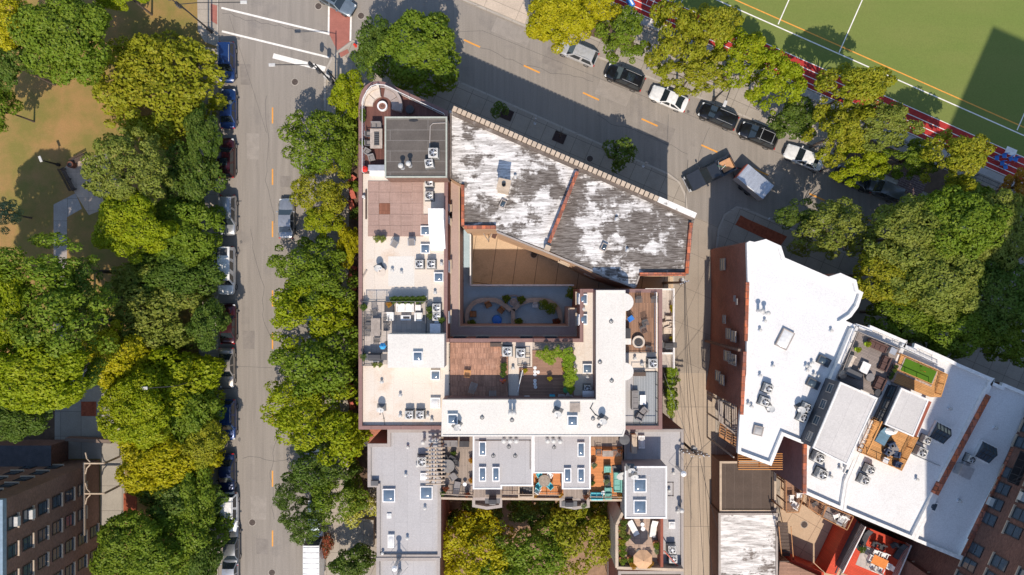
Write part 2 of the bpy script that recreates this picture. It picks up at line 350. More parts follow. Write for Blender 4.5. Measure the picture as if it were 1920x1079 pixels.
# exchange zone hatching and lane numbers near the start area
for i in range(6): stripe('track_zone_line',(1211+i*11,8+i*4.4),(1228+i*11,-30+i*4.4),.06,white_p,.1815)
def word(name,txt,px,py,z,size,rz,m):
    cu=bpy.data.curves.new(name,'FONT'); cu.body=txt; cu.size=size; cu.align_x='CENTER'; cu.align_y='CENTER'; cu.extrude=.002
    o=bpy.data.objects.new(name,cu); COL.objects.link(o)
    dg=bpy.context.evaluated_depsgraph_get(); me=bpy.data.meshes.new_from_object(o.evaluated_get(dg)); bpy.data.objects.remove(o)
    me.materials.clear(); me.materials.append(m); o=bpy.data.objects.new(name,me); COL.objects.link(o)
    x,y=P(px,py,z); o.location=(x,y,z); o.rotation_euler=(0,0,rz); return o
tag(word('lane_number','1',1243,10,.184,1.6,R(66)-PI/2+R(90),white_p),kind='structure')
tag(word('lane_number','2',1229,41,.184,1.6,R(66)-PI/2+R(90),white_p),kind='structure')
stripe('track_start_box',(1657,200),(1695,217),.55,white_p,.1825)
stripe('track_start_box',(1884,281),(1903,289),.85,white_p,.1825)
# pale walk between trees and track
slab('track_side_path',[lp(1180,c0+52),lp(2300,c0+52),lp(2300,c0+66),lp(1180,c0+66)],mat('path_pale',(.4,.37,.34),var=.1),.172)
# road markings
for y in (217,332,430): stripe('road_marking',(511,y-15),(511,y+15),.16,orange_p,.004)
for y in (560,640,780,898,1010,1125): stripe('road_marking',(511,y-15),(511,y+15),.16,orange_p,.004)
for x,y in ((885,82),(997,130),(1108,181),(1218,230),(1330,279),(1425,322),(1532,370),(1640,418)): stripe('road_marking',(x-15,y-6.8),(x+15,y+6.8),.18,orange_p,.004)
stripe('road_marking',(415,15),(617,64),.22,white_p,.004); stripe('road_marking',(416,59),(617,108),.22,white_p,.0045)
stripe('road_marking',(512,105),(610,130),.6,white_p,.004); stripe('road_marking',(617,-10),(616,66),.2,white_p,.0055); stripe('road_marking',(659,-10),(657,77),.2,white_p,.004)
redpave=mat('red_crossing',(.34,.13,.1),var=.15,scale=1,stain=(.8,.6,(.25,.15,.12),.5))
struct('red_crossing',MB().prism(PP([(619,-20),(657,-20),(656,78),(640,90),(632,95),(618,66)],0),-.01,.0035),redpave)
for pts in ([(636,101),(652,93),(655,100),(640,109)],[(396,8),(408,12),(408,47),(396,40)]): struct('tactile_paving',MB().prism(PP(pts,0),.1,.157),redpave)
# faint cracks / seams in the roads
crack=plain('crack',(.12,.11,.1),.9)
for a,b in (((440,687),(510,690)),((430,30),(500,250)),((905,58),(1290,215)),((1290,215),(1560,330)),((860,60),(905,58)),((1320,175),(1300,215)),((1425,225),(1405,262))):
    stripe('road_seam',a,b,.035,crack,.0038)
for x in (1283,1309,1335): stripe('alley_seam',(x,430),(x,1200),.03,crack,.0125)
# repairs, drips and wandering cracks in the road surface
patch1=mat('road_patch',(.232,.207,.182),rough=.9,var=.15,scale=1.2); patch2=mat('road_patch_light',(.295,.264,.23),rough=.9,var=.12,scale=1.2)
random.seed(21)
def blob(cx,cy,rx,ry,n=9,z=0):
    return [P(cx+rx*math.cos(2*PI*i/n)*random.uniform(.7,1.15),cy+ry*math.sin(2*PI*i/n)*random.uniform(.7,1.15),z) for i in range(n)]
for i,(x0_,y0_,x1_,y1_,m_) in enumerate(((462,250,486,300,patch2),(455,620,478,655,patch1),(470,930,500,975,patch2),(525,330,545,352,patch1),(450,120,470,160,patch1),(480,1010,503,1040,patch1))):
    struct('road_patch',MB().prism(PP([(x0_,y0_),(x1_,y0_+1),(x1_-1,y1_),(x0_+1,y1_-1)],0),-.01,.0022+.0001*i),m_)
for i,(cx_,cy_) in enumerate(((1040,110),(1150,175),(1240,250),(960,60),(1370,320),(1450,330))):
    c=Vector(P(cx_,cy_,0)); u=Vector((math.cos(STREET),math.sin(STREET))); v=Vector((-u.y,u.x)); l,w_=random.uniform(1,2.6),random.uniform(.6,1.2)
    struct('road_patch',MB().prism([tuple(c+u*l+v*w_),tuple(c-u*l+v*w_),tuple(c-u*l-v*w_),tuple(c+u*l-v*w_)],-.01,.0023+.0001*i),(patch1,patch2)[i%2])
oil=mat('oil_drip',(.14,.13,.12),rough=.6,var=.3,scale=4)
for i in range(26):
    if i<14: cx_,cy_=448+random.uniform(-10,6),90+i*72+random.uniform(-20,20)
    else: cx_=1100+(i-14)*38; cy_=118+(cx_-1100)*.46+random.uniform(-3,6)
    struct('oil_stain',MB().prism(blob(cx_,cy_,random.uniform(1.5,4),random.uniform(2,5)),-.01,.0029),oil)
def crk(x,y,dx,dy,n):
    m=MB(); p=Vector(P(x,y,0))
    for i in range(n):
        q=p+Vector((dx+random.uniform(-.35,.35),dy+random.uniform(-.35,.35))); line_box_(m,p,q); p=q
    struct('road_crack',m,crack)
def line_box_(m,p,q):
    d=(q-p); n_=Vector((-d.y,d.x)).normalized()*.022; m.add([(*(p-n_),.0034),(*(q-n_),.0034),(*(q+n_),.0034),(*(p+n_),.0034)],[(0,1,2,3)])
for a_ in ((500,180,.1,-.9,16),(470,430,.05,-.9,18),(540,740,-.05,-.8,18),(455,860,.9,.05,12),(900,90,.9,-.38,14),(1120,215,.8,-.3,14),(1330,240,-.1,-.8,9),(1300,560,.0,-.9,30),(1320,700,.1,-.9,30),(580,60,-.8,.1,14)): crk(*a_)
# park plaza and paths
pathm=mat('park_path',(.36,.32,.29),var=.12,brick=(2.6,2.6,.03,0,(.2,.18,.16),.06),stain=(.6,.6,(.22,.19,.17),.5))
slab('park_path',[(102,384),(143,363),(155,392),(127,408),(127,470),(127,640),(102,640)],pathm,.145)
slab('park_plaza',[(117,322),(138,298),(200,290),(230,350),(190,395),(168,404),(142,362)],mat('plaza_tan',(.47,.37,.29),var=.1,brick=(1.5,1.5,.02,0,(.28,.22,.18),.06)),.15)
slab('forecourt',[(100,690),(235,690),(235,830),(235,985),(190,985),(190,860),(100,860)],mat('forecourt_concrete',(.33,.3,.25),var=.1,brick=(2.4,2.9,.03,0,(.16,.14,.12),.1)),.15)
slab('planting_bed',[(233,925),(258,925),(258,985),(233,985)],mulch,.18)
slab('planting_bed',[(154,753),(182,753),(182,780),(154,780)],mulch,.17)
slab('dark_bed',[(30,740),(104,740),(104,830),(-20,850)],soil,.16)
slab('planting_bed',[(655,170),(690,170),(690,800),(655,800)],soil,.17)
slab('planting_bed',[(655,805),(690,805),(690,930),(655,930)],soil,.17)
slab('planting_bed',[(1388,404),(1398,410),(1475,444),(1462,462),(1378,422)],mulch,.16)
slab('courtyard_ground',[(868,425),(882,425),(1060,470),(1262,520),(1262,560),(868,560)],courtm,.15)
slab('garden_ground',[(835,930),(1160,930),(1160,1500),(835,1500)],mat('garden_soil',(.3,.19,.12),rough=1,var=.25,scale=1),.15)
slab('patio_ground',[(1462,900),(1700,930),(1760,1300),(1462,1300)],mat('patio_concrete',(.5,.37,.25),var=.08,brick=(3.2,3.2,.03,0,(.25,.17,.12),.04),angle=R(-30),stain=(.3,.58,(.3,.2,.12),.4)),.15)
# street ironwork (each a thing)
def manhole():
    t=T('manhole_cover','x','x'); MB().cyl((0,0,0),.36,.012,24).build('cover',iron,t); MB().lathe((0,0,0),[(.37,0),(.37,.014),(.43,.014),(.44,0)],24).build('rim',kerbm,t)
    m=MB(); [m.box((0,d*.1,.016),(.5-abs(d)*.08,.03,.008)) for d in (-2,-1,0,1,2)]; m.build('rib',iron,t); return t
MG='manhole covers in the roads and pavements'
for px,py,z,lb in ((553,154,.002,'round iron manhole cover on the road below the crosswalk'),(597,12,.002,'round manhole cover beside the silver car at the top crossing'),
    (677,30,.002,'round manhole cover on road just right of the red crossing'),(473,980,.002,'small round manhole cover low on the tree lined street'),
    (510,1074,.002,'pale round manhole cover at the bottom edge of the street'),(1106,298,.155,'round cover on shaded pavement left of the small street tree'),
    (1001,478,.155,'round drain cover on the sunless concrete courtyard'),(1508,984,.155,'round drain at the centre of the sunny patio behind the white roofs')):
    place('manhole',manhole,lb,'manhole cover',px,py,z,group=MG)
def grate():
    t=T('tree_grate','x','x'); MB().box((0,0,.01),(1.5,1.25,.02)).build('plate',mat('grate',(.08,.045,.04),var=.2,brick=(.12,.12,.02,0,(.02,.015,.015),.1)),t)
    m=MB(); m.box((0,.65,.015),(1.6,.06,.03)); m.box((0,-.65,.015),(1.6,.06,.03)); m.box((.78,0,.015),(.06,1.24,.03)); m.box((-.78,0,.015),(.06,1.24,.03)); m.build('frame',iron,t); return t
for px,py,lb in ((950,215,'square dark tree grate with a thin leafy sapling'),(1049,258,'square dark tree grate with a bare sapling, right of the other'),(1010,68,'small square drain grate at the kerb under the yellow tree')):
    g=place('grate',grate,lb,'grate',px,py,.14 if px!=1010 else .003,STREET,'square grates along the slanted street',(.9,)*3 if px!=1010 else (.6,)*3)
def hydrant():
    t=T('fire_hydrant','x','x'); MB().lathe((0,0,0),[(.17,0),(.17,.05),(.12,.06),(.12,.55),(.15,.57),(.13,.68),(.05,.75),(.0,.76)],12).build('barrel',redm,t)
    MB().tube([(-.22,0,.42),(.22,0,.42)],.06,8).build('nozzle',redm,t); return t
place('hydrant',hydrant,'red fire hydrant on the pavement corner by the red crossing','hydrant',667,87,.13)
def meterp():
    t=T('parking_sign','x','x'); MB().cyl((0,0,0),.05,2.2,8).build('post',steel,t); MB().box((.0,.03,2.1),(.32,.03,.45)).build('sign_plate',frame_w,t); MB().lathe((0,0,0),[(.16,0),(.16,.03),(.06,.06)],10).build('base',steel,t); return t
place('meter',meterp,'slim grey post in the shaded pavement between the two tree grates','sign post',1003,232,.13,STREET)
place('meter',meterp,'slim sign post on the pavement right of the small street tree','sign post',1206,312,.13,STREET)
place('meter',meterp,'white sign on a post beside the dark planting bed at the alley corner','sign post',1443,411,.13,R(60))
# ================= BUILDINGS
def block(root,pts,z,z0,wallm,roofm,par=(.3,.45,cop_brown),wn='wall',rn='roof',pn='parapet'):
    poly=ccw(PP(pts,z)); w_,h_,pm=par; zr=z-h_
    wl=MB().prism(poly,z0,zr,top=False).build(wn,wallm,root)
    rf=MB().prism(poly,zr-.3,zr,sides=False).build(rn,roofm,root)
    if h_>0: MB().ring(inset(poly,-.04),inset(poly,w_),zr-.02 if h_>.05 else zr-.1,z).build(pn,pm,root)
    return wl,rf,zr
def raised(root,pts,z,z0,wallm,roofm,nm,par=None):
    poly=ccw(PP(pts,z)); 
    b=MB().prism(poly,z0,z-.02,top=False).build(nm,wallm,root)
    MB().prism(poly,z-.1,z-.012,sides=False).build('roof',roofm,b)
    if par: MB().ring(inset(poly,-.03),inset(poly,.12),z-.12,z+par[0]).build('roof_edge',par[1],b)
    return b
def deck(root,pts,z,m,nm='deck',th=.12):
    return MB().prism(PP(pts,z),z-th,z,bot=True).build(nm,m,root)
def vwin(root,x,y,z,w_,h_,ang,fm=frame_w,sill=True,blind=False):
    """window on a wall whose outward direction is ang"""
    u=Vector((-math.sin(ang),math.cos(ang),0)); n=Vector((math.cos(ang),math.sin(ang),0)); c=Vector((x,y,z))
    m=MB(); r=ang-PI/2; q=c+n*.03
    for s_ in (-1,1):
        m.box(q+u*s_*(w_/2+.03),(.08,.1,h_+.14),r); m.box(q+Vector((0,0,s_*(h_/2+.035))),(w_-.02,.1,.07),r)
    m.box(q,(w_-.02,.08,.05),r)
    f=m.build('window',fm,root); MB().box(c+n*.01,(w_-.01,.05,h_),r).build('pane',glassd,f)
    if sill: MB().box(c+n*.08-Vector((0,0,h_/2+.12)),(w_+.35,.3,.1),r).build('sill',cop_stone,f)
    if blind: MB().box(c+n*.22-Vector((0,0,h_*.28)),(w_*.8,.45,.42),r).build('window_air_conditioner',acm,f)
    return f
def wallwins(root,a,b,ang,zs,n,w_=1.1,h_=1.5,start=.5,end=.5,**k):
    a=Vector(a);b=Vector(b)
    for i in range(n):
        t=(start+(n-start-end)*(i/(n-1) if n>1 else .5))/n if n>1 else .5
        p=a+(b-a)*t
        for z in zs: vwin(root,p.x,p.y,z,w_,h_,ang,**k)
def line_box(m,p,q,z0,z1,w_,ext=0):
    """vertical slab between two world points"""
    a=Vector(p[:2]);b=Vector(q[:2]); d=b-a; c=(a+b)/2
    return m.box((c.x,c.y,(z0+z1)/2),(d.length+ext,w_,z1-z0),math.atan2(d.y,d.x))
ZM=12.4; ZD=12.0; ZU=14.6
# ---- main courtyard building
B1=T('courtyard_building','large cream roofed brick building wrapped round the dark inner courtyard','building',(-8,-6,0),world=True)
arc=[(673,200),(674,186),(678,172),(685,162),(696,155),(710,153),(722,155)]
main=[(673,805)]+arc+[(839,209),(839,340),(838,636),(1088,636),(1088,543),(1241,543),(1241,805)]
wl,rf,zr=block(B1,main,ZM,0,brickred,creamroof,(.32,.4,cop_brown))
raised(B1,[(722,220),(838,220),(838,333),(722,333)],15.2,ZD-.01,brickbrown,darkroof,'penthouse',(.1,plain('edge_sage',(.4,.42,.36),.6)))
raised(B1,[(727,627),(833,627),(833,690),(727,690)],14.4,ZD-.01,whiteroof,whiteroof,'penthouse')
raised(B1,[(830,750),(1118,750),(1118,545),(1172,545),(1172,806),(1168,818),(828,818)],ZU,ZD-.4,cop_brown,whiteroof,'upper_storey',(.06,whiteroof))
for cy in (567,697):
    cx_,cy_=P(1172,cy,ZU); rr=17/18.8*.95
    pts=[(cx_-.05+rr*math.cos(a),cy_+rr*math.sin(a)) for a in [(-PI/2+PI*i/14) for i in range(15)]]
    b=MB().prism(pts,ZD-.1,ZU+.045).build('bay_roof',whiteroof,B1)
# stair house with sloping roof
x0,y0=P(808,396,ZD); x1,y1=P(836,470,ZD)
st=MB().add([(x0,y1,ZD-.01),(x1,y1,ZD-.01),(x1,y0,ZD-.01),(x0,y0,ZD-.01),(x0,y1,ZD+.3),(x1,y1,ZD+.3),(x1,y0,ZD+2.3),(x0,y0,ZD+2.3),(x0,y0-1.1,ZD+2.3),(x1,y0-1.1,ZD+2.3)],
   [(4,5,9,8),(8,9,6,7),(2,3,7,6),(0,3,7,8,4)[::-1],(1,2,6,9,5),(0,1,5,4)]).build('stair_house',frame_w,B1)
# lower roof ring and court floor
rx0=P(838,0,ZM)[0]; ry0=P(0,636,ZM)[1]; rx1=P(1088,0,ZM)[0]; ky=lambda y,z:P(0,y,z)[1]; kx=lambda x,z:P(x,0,z)[0]
z8=8.8
ringp=[(rx0+.02,ky(341,z8)),(rx0+.02,ry0+.02),(rx1-.02,ry0+.02),(rx1-.02,ky(578,z8)),(kx(1066,z8),ky(578,z8)),(kx(1066,z8),ky(612,z8)),(kx(862,z8),ky(612,z8)),(kx(862,z8),ky(341,z8))]
lr=MB().prism(ringp,0,z8).build('lower_roof',mat('lower_roof_m',(.42,.31,.27),var=.06,scale=.4,stain=(.4,.6,(.3,.24,.22),.5)),B1)
MB().ring(inset(ringp,-.02),inset(ringp,.1),z8-.05,z8+.08).build('roof_edge',cop_stone,lr)
z3=3.0
crt=[(kx(862,z8)-.01,P(0,431,z3)[1]),(kx(862,z8)-.01,ky(612,z8)-.01),(rx1,ky(612,z8)-.01),(rx1,P(0,537,z3)[1]),(P(883,0,z3)[0],P(0,537,z3)[1]),(P(883,0,z3)[0],P(0,431,z3)[1])]
cf=MB().prism(crt,.0,z3,bot=False).build('courtyard_floor',courtblue,B1)
# windows in the courtyard walls (west wing, facing east) and south range (facing north)
for yy in (395,409,500,595): vwin(B1,rx0+.0,ky(yy,10.4),10.3,1.1,1.3,0)
for xx in (862,905,987,1033): vwin(B1,kx(xx,10.6),ry0,10.5,1.15,1.2,PI/2,fm=frame_b)
for yy in (560,600): vwin(B1,rx1,ky(yy,10.4),10.4,1.0,1.3,PI)
# decks laid on the roof
deck(B1,[(679,200),(681,186),(686,172),(694,163),(706,159),(721,160),(834,214),(834,219),(721,219),(721,326),(679,326)],ZD+.13,deck_red,'roof_deck')
tiles=mat('deck_tiles',(.38,.26,.215),rough=.75,brick=(1.05,.13,.012,0,(.26,.16,.125),.06),var=.12,scale=.7)
tiles2=mat('deck_tiles_turned',(.38,.26,.215),rough=.75,brick=(1.05,.13,.012,0,(.26,.16,.125),.06),var=.12,scale=.7,angle=R(90))
tilesd=mat('deck_tile_dark',(.24,.1,.06),rough=.75,brick=(1.05,.12,.014,0,(.12,.05,.03),.12),angle=R(90))
ma,mb_=MB(),MB(); dk=MB()
for r_ in range(5):
    for c_ in range(6):
        if c_==5 and r_!=3: continue
        px,py=690+c_*20.8,340+r_*20.8; ww=20.4 if c_<5 else 14
        m_=dk if (r_==2 and c_==1) else (ma if (r_+c_)%2==0 else mb_)
        m_.prism(rect(px,py,px+ww,py+20.4,ZD+.1),ZD-.01,ZD+.1)
ma.build('deck_tile_field',tiles,B1); mb_.build('deck_tile_field',tiles2,B1); dk.build('deck_tile_field',tilesd,B1)
deck(B1,[(680,566),(799,566),(799,627),(727,627),(727,684),(680,684)],ZD+.13,pavers,'roof_deck')
# two sunken timber decks of the south range
tb=mat('deck_tiles_brown',(.4,.22,.145),rough=.8,brick=(.55,.09,.01,0,(.24,.13,.09),.25),var=.25,scale=1.3,angle=R(90),stain=(1.4,.55,(.5,.33,.25),.5))
deck(B1,[(843,643),(940,643),(940,665),(953,665),(953,749),(843,749)],ZD+.1,tb,'roof_deck')
deck(B1,[(973,690),(998,690),(998,657),(1076,657),(1076,749),(973,749)],ZD+.1,deck_brownh,'roof_deck')
deck(B1,[(1002,644),(1073,644),(1073,655),(1002,655)],ZD+.12,wood_g,'roof_deck')
deck(B1,[(1174,549),(1230,549),(1230,661),(1174,661)],ZD+.1,deck_brown,'roof_deck')
deck(B1,[(1188,698),(1232,698),(1232,800),(1188,800)],ZD+.12,corrug,'roof_deck')
deck(B1,[(1172,698),(1187.5,698),(1187.5,800),(1172,800)],ZD+.11,greyroof,'roof_deck')
deck(B1,[(838,750),(838,716),(843,716),(843,749)],ZD+.02,creamroof,'roof_patch')
# west wall lower annex, east yards
an=[(1236,544),(1267,544),(1267,690),(1236,690)]
z35=3.6
A1=MB().prism([(kx(1241,ZM)+.02,ky(545,z35)),(kx(1266,z35),ky(545,z35)),(kx(1266,z35),ky(691,z35)),(kx(1241,ZM)+.02,ky(691,z35))],0,z35-1).build('yard_terrace',pavers,B1)
wm=MB(); e=kx(1263.5,z35)
for (a,b) in (((e,ky(545,z35)),(e,ky(691,z35))),((kx(1241,ZM)+.05,ky(545,z35)+.12),(e+.1,ky(545,z35)+.12)),((kx(1241,ZM)+.05,ky(663,z35)),(e-.12,ky(663,z35)))): line_box(wm,a,b,.0,z35,.22)
wm.build('yard_wall',frame_w,A1)
wm=MB(); line_box(wm,(e,ky(693,2.5)),(e,ky(772,2.5)),0,2.5,.2); wm.build('yard_wall',frame_w,A1)
# ---- old slanted building
B2=T('old_corner_building','old brick building under a peeling silver and black roof beside the slanted street','building',(10,2,0),world=True)
ZO=12.2
silver=mat('silver_roof',(.07,.06,.055),rough=.65,var=.2,scale=.6,fine=True)
def silvermat(m,seed,thr):
    N=m.node_tree.nodes; L=m.node_tree.links; b=N['Principled BSDF']
    tc=N.new('ShaderNodeTexCoord'); mp=N.new('ShaderNodeMapping'); mp.inputs['Location'].default_value=(seed,seed*.7,0); L.new(tc.outputs['Object'],mp.inputs[0])
    n1=N.new('ShaderNodeTexNoise'); n1.inputs['Scale'].default_value=.17; n1.inputs['Detail'].default_value=2; L.new(mp.outputs[0],n1.inputs['Vector'])
    m2=N.new('ShaderNodeMapping'); m2.inputs['Rotation'].default_value=(0,0,R(-28)); m2.inputs['Scale'].default_value=(.55,4.2,1); L.new(mp.outputs[0],m2.inputs[0])
    n2=N.new('ShaderNodeTexNoise'); n2.inputs['Scale'].default_value=.9; n2.inputs['Detail'].default_value=9; n2.inputs['Roughness'].default_value=.75; n2.inputs['Distortion'].default_value=.5; L.new(m2.outputs[0],n2.inputs['Vector'])
    n3=N.new('ShaderNodeTexNoise'); n3.inputs['Scale'].default_value=.5; n3.inputs['Detail'].default_value=8; n3.inputs['Roughness'].default_value=.7; L.new(mp.outputs[0],n3.inputs['Vector'])
    def mth(op,a,bv):
        x=N.new('ShaderNodeMath'); x.operation=op
        for i,q in enumerate((a,bv)):
            if isinstance(q,(int,float)): x.inputs[i].default_value=q
            else: L.new(q,x.inputs[i])
        return x.outputs[0]
    s=mth('ADD',mth('MULTIPLY',n1.outputs['Fac'],.7),mth('ADD',mth('MULTIPLY',n2.outputs['Fac'],.55),mth('MULTIPLY',n3.outputs['Fac'],.95)))
    r=N.new('ShaderNodeValToRGB'); r.color_ramp.elements[0].position=thr; r.color_ramp.elements[1].position=thr+.036; L.new(mth('MULTIPLY',s,.5),r.inputs[0])
    old=b.inputs['Base Color'].links[0].from_socket
    n5=N.new('ShaderNodeTexNoise'); n5.inputs['Scale'].default_value=.6; n5.inputs['Detail'].default_value=10; n5.inputs['Roughness'].default_value=.8; L.new(m2.outputs[0],n5.inputs['Vector'])
    rs=N.new('ShaderNodeValToRGB'); rs.color_ramp.elements[0].position=.4; rs.color_ramp.elements[0].color=(.3,.28,.26,1); rs.color_ramp.elements[1].position=.56; rs.color_ramp.elements[1].color=(.8,.78,.75,1); L.new(n5.outputs['Fac'],rs.inputs[0])
    m6=N.new('ShaderNodeMapping'); m6.inputs['Rotation'].default_value=(0,0,R(-34)); m6.inputs['Scale'].default_value=(1.1,9,1); L.new(mp.outputs[0],m6.inputs[0])
    n6=N.new('ShaderNodeTexNoise'); n6.inputs['Scale'].default_value=1.0; n6.inputs['Detail'].default_value=6; n6.inputs['Roughness'].default_value=.7; L.new(m6.outputs[0],n6.inputs['Vector'])
    r6=N.new('ShaderNodeValToRGB'); r6.color_ramp.elements[0].position=.42; r6.color_ramp.elements[0].color=(.085,.068,.056,1); r6.color_ramp.elements[1].position=.68; r6.color_ramp.elements[1].color=(.34,.31,.28,1); L.new(n6.outputs['Fac'],r6.inputs[0])
    x6=N.new('ShaderNodeMix'); x6.data_type='RGBA'; x6.inputs[0].default_value=.8; L.new(old,x6.inputs[6]); L.new(r6.outputs[0],x6.inputs[7]); old=x6.outputs[2]
    x=N.new('ShaderNodeMix'); x.data_type='RGBA'; L.new(r.outputs[0],x.inputs[0]); L.new(old,x.inputs[6]); L.new(rs.outputs[0],x.inputs[7]); L.new(x.outputs[2],b.inputs['Base Color'])
silvermat(silver,3.0,.522)
silver2=mat('silver_roof_worn',(.07,.06,.055),rough=.65,var=.2,scale=.6); silvermat(silver2,21.0,.562)
old=[(843,207),(1303,409),(1300,420),(1291,516),(1200,516),(1190,540),(1130,520),(1062,485),(1022,468),(930,433),(930,425),(866,425),(866,346),(843,333)]
poly=ccw(PP(old,ZO)); MB().prism(poly,0,ZO-.5,top=False).build('wall',mat('brick_tan',(.5,.32,.2),wall=True,brick=(.22,.075,.008,.5,(.4,.3,.22),.15),var=.15,scale=.4,rough=.9),B2)
def half(pts,m): MB().prism(PP(pts,ZO-.5),ZO-.8,ZO-.5,sides=False).build('roof',m,B2)
half([(843,207),(1086,314),(1028,470),(930,433),(930,425),(866,425),(866,346),(843,333)],silver)
half([(1086,314),(1303,409),(1300,420),(1291,516),(1200,516),(1190,540),(1130,520),(1062,485),(1028,470)],silver2)
def wallseg(name,a,b,z,h,w_,m,parent=B2,zz=None):
    mm=MB(); line_box(mm,P(*a,z),P(*b,z),z-h,z,w_,.0); return mm.build(name,m,parent)
pm=mat('dark_parapet',(.15,.12,.1),rough=.9,var=.25,scale=1.2,stain=(1,.55,(.42,.38,.34),.6))
wallseg('parapet',(849,213),(1300,411),ZO-.1,.55,.3,pm)
wallseg('parapet',(1296,418),(1288,513),ZO,.6,.32,cop_tile); wallseg('parapet',(1286,514.5),(1200,514.5),ZO,.6,.32,cop_tile)
wallseg('parapet',(867.5,347),(867.5,424),ZO,.6,.3,cop_tile); wallseg('parapet',(870,426),(930,426),ZO,.6,.3,cop_tile)
wallseg('parapet',(844.5,212),(844.5,333),ZO,.55,.2,pm); wallseg('party_wall',(1083,322),(1030,455),ZO+.35,.9,.33,cop_tile)
wallseg('parapet',(932,435),(1190,540),ZO-.38,.3,.16,cop_grey); wallseg('parapet',(1191,539),(1199,517),ZO-.38,.3,.16,cop_grey)
wallseg('parapet_pier',(1022,463),(1032,467),ZO+.5,1.1,.5,cop_stone)
# cornice blocks along the street
a=Vector(P(847,206,ZO)); b=Vector(P(1303,408,ZO)); n_=52; d=(b-a)/n_; ang=math.atan2(d.y,d.x)
mm=MB()
for i in range(44):
    q=a+d*(i+.5); nrm=Vector((-d.y,d.x)).normalized(); q=q+nrm*.18; mm.box((q.x,q.y,ZO-.1),(d.length*.8,.5+.0*i,.34),ang)
mm.build('cornice_blocks',cop_stone,B2)
q0=a+d*44; q1=a+d*52; nr=Vector((-d.y,d.x)).normalized()*.18; mm=MB(); line_box(mm,q0+nr,q1+nr,ZO-.3,ZO+.08,.55); mm.build('cornice',mat('flaking_coping',(.8,.77,.72),stain=(2,.52,(.2,.18,.16),.9)),B2)
mm=MB(); line_box(mm,a+nr*.3,q0+nr*.3,ZO-.62,ZO-.3,.4); mm.build('cornice',mat('coping_light',(.3,.26,.22),var=.2),B2)
# windows on the court side (dark, small)
for px,py in ((1060,492),(1110,515)):
    x,y=P(px,py,7); vwin(B2,x,y,6,1,1.4,math.atan2(-1,-.43),fm=cop_stone)
# ---- grey row to the south
B3=T('grey_row_house','grey flat roofed row house at the lower left of the cream building','building',(-12,-24,0),world=True)
ZG=10.6
g1=[(727,808),(826,808),(826,1046),(707,1046),(707,950),(713,912),(690,912),(690,832),(723,832)]
block(B3,[(727,806),(826,806),(826,1046),(707,1046),(707,913),(690,913),(690,833),(727,833)],ZG,0,brickred,greyroof,(.3,.3,cop_grey))
B3b=T('lower_row_house','grey roofed house cut by the bottom edge, below the flue pipes','building',(-14,-38,0),world=True)
block(B3b,[(706,1047),(824,1047),(824,1200),(706,1200)],ZG+.1,0,brickred,greyroof,(.3,.5,cop_grey))
B4=T('terrace_house','grey roofed double house with timber terraces below the long white roof','building',(0,-20,0),world=True)
ZT=10.2
terr_z=ZT
block(B4,[(827,819),(1168,819),(1168,936),(827,932)],ZT,0,brickred,deck_grey,(.2,.0,cop_brown))
raised(B4,[(887,815),(999,815),(999,911),(941,911),(941,917),(887,917)],13.0,ZT-.01,cop_brown,greyroof,'penthouse',(.05,frame_w))
raised(B4,[(1000,815),(1107,815),(1107,917),(1054,917),(1054,887),(1000,887)],13.02,ZT-.01,cop_brown,greyroof,'penthouse',(.05,frame_w))
deck(B4,[(998,886),(1056,886),(1056,930),(998,930)],ZT+.06,deck_orange,'terrace_deck'); deck(B4,[(1106,838),(1167,838),(1167,934),(1106,934)],ZT+.062,deck_orange,'terrace_deck')
for x0_,x1_,yy in ((827,887,838),(1106,1170,838)):
    pass
# front bays
for bx in (913,1077):
    pts=[(bx-27,933),(bx+28,933),(bx+28,951),(bx,955),(bx-27,950)]
    poly=PP(pts,9.4); b=MB().prism(poly,0,8.8).build('bay',brickred,B4); MB().ring(inset(poly,-.03),inset(poly,.28),8.75,9.5).build('bay_parapet',cop_grey,b)
mm=MB(); line_box(mm,P(826,934.5,ZT+.3),P(886,936,ZT+.3),ZT-.4,ZT+.35,.22); line_box(mm,P(941,935.5,ZT+.3),P(1050,936.5,ZT+.3),ZT-.4,ZT+.35,.22); line_box(mm,P(1105,938,ZT+.3),P(1168,938,ZT+.3),ZT-.4,ZT+.35,.22); mm.build('terrace_coping',cop_stone,B4)
B5=T('alley_row_house','grey roofed house with two large skylights beside the alley power pole','building',(15,-24,0),world=True)
ZS=10.0
block(B5,[(1171,806),(1281,806),(1281,1068),(1171,1068)],ZS,0,brickred,greyroof,(.22,.3,cop_grey))
raised(B5,[(1172,875),(1250,875),(1250,972),(1172,972)],12.6,ZS-.31,cop_grey,greyroof,'penthouse',(.05,frame_w))
deck(B5,[(1158,972),(1240,972),(1240,1062),(1158,1062)],ZS+.02,patio,'patio_floor')
mm=MB(); line_box(mm,P(1241,972,ZS+1.6),P(1241,1064,ZS+1.6),ZS-.2,ZS+1.6,.28); mm.build('fire_wall',brickred,B5)
mm=MB(); line_box(mm,P(1157,985,ZS+1),P(1157,1066,ZS+1),0,ZS+.9,.3); line_box(mm,P(1157,985,ZS+1),P(1168,963,ZS+1),0,ZS+.88,.3); line_box(mm,P(1157,1066,ZS+1),P(1282,1070,ZS+1),0,ZS+.92,.28); mm.build('parapet_wall',cop_stone,B5)
MB().tube([(*P(1245,1033,ZS+1.3),ZS+1.3),(*P(1273,1064,ZS+.2),ZS+.2)],.06,6).build('brace',redc,B5)
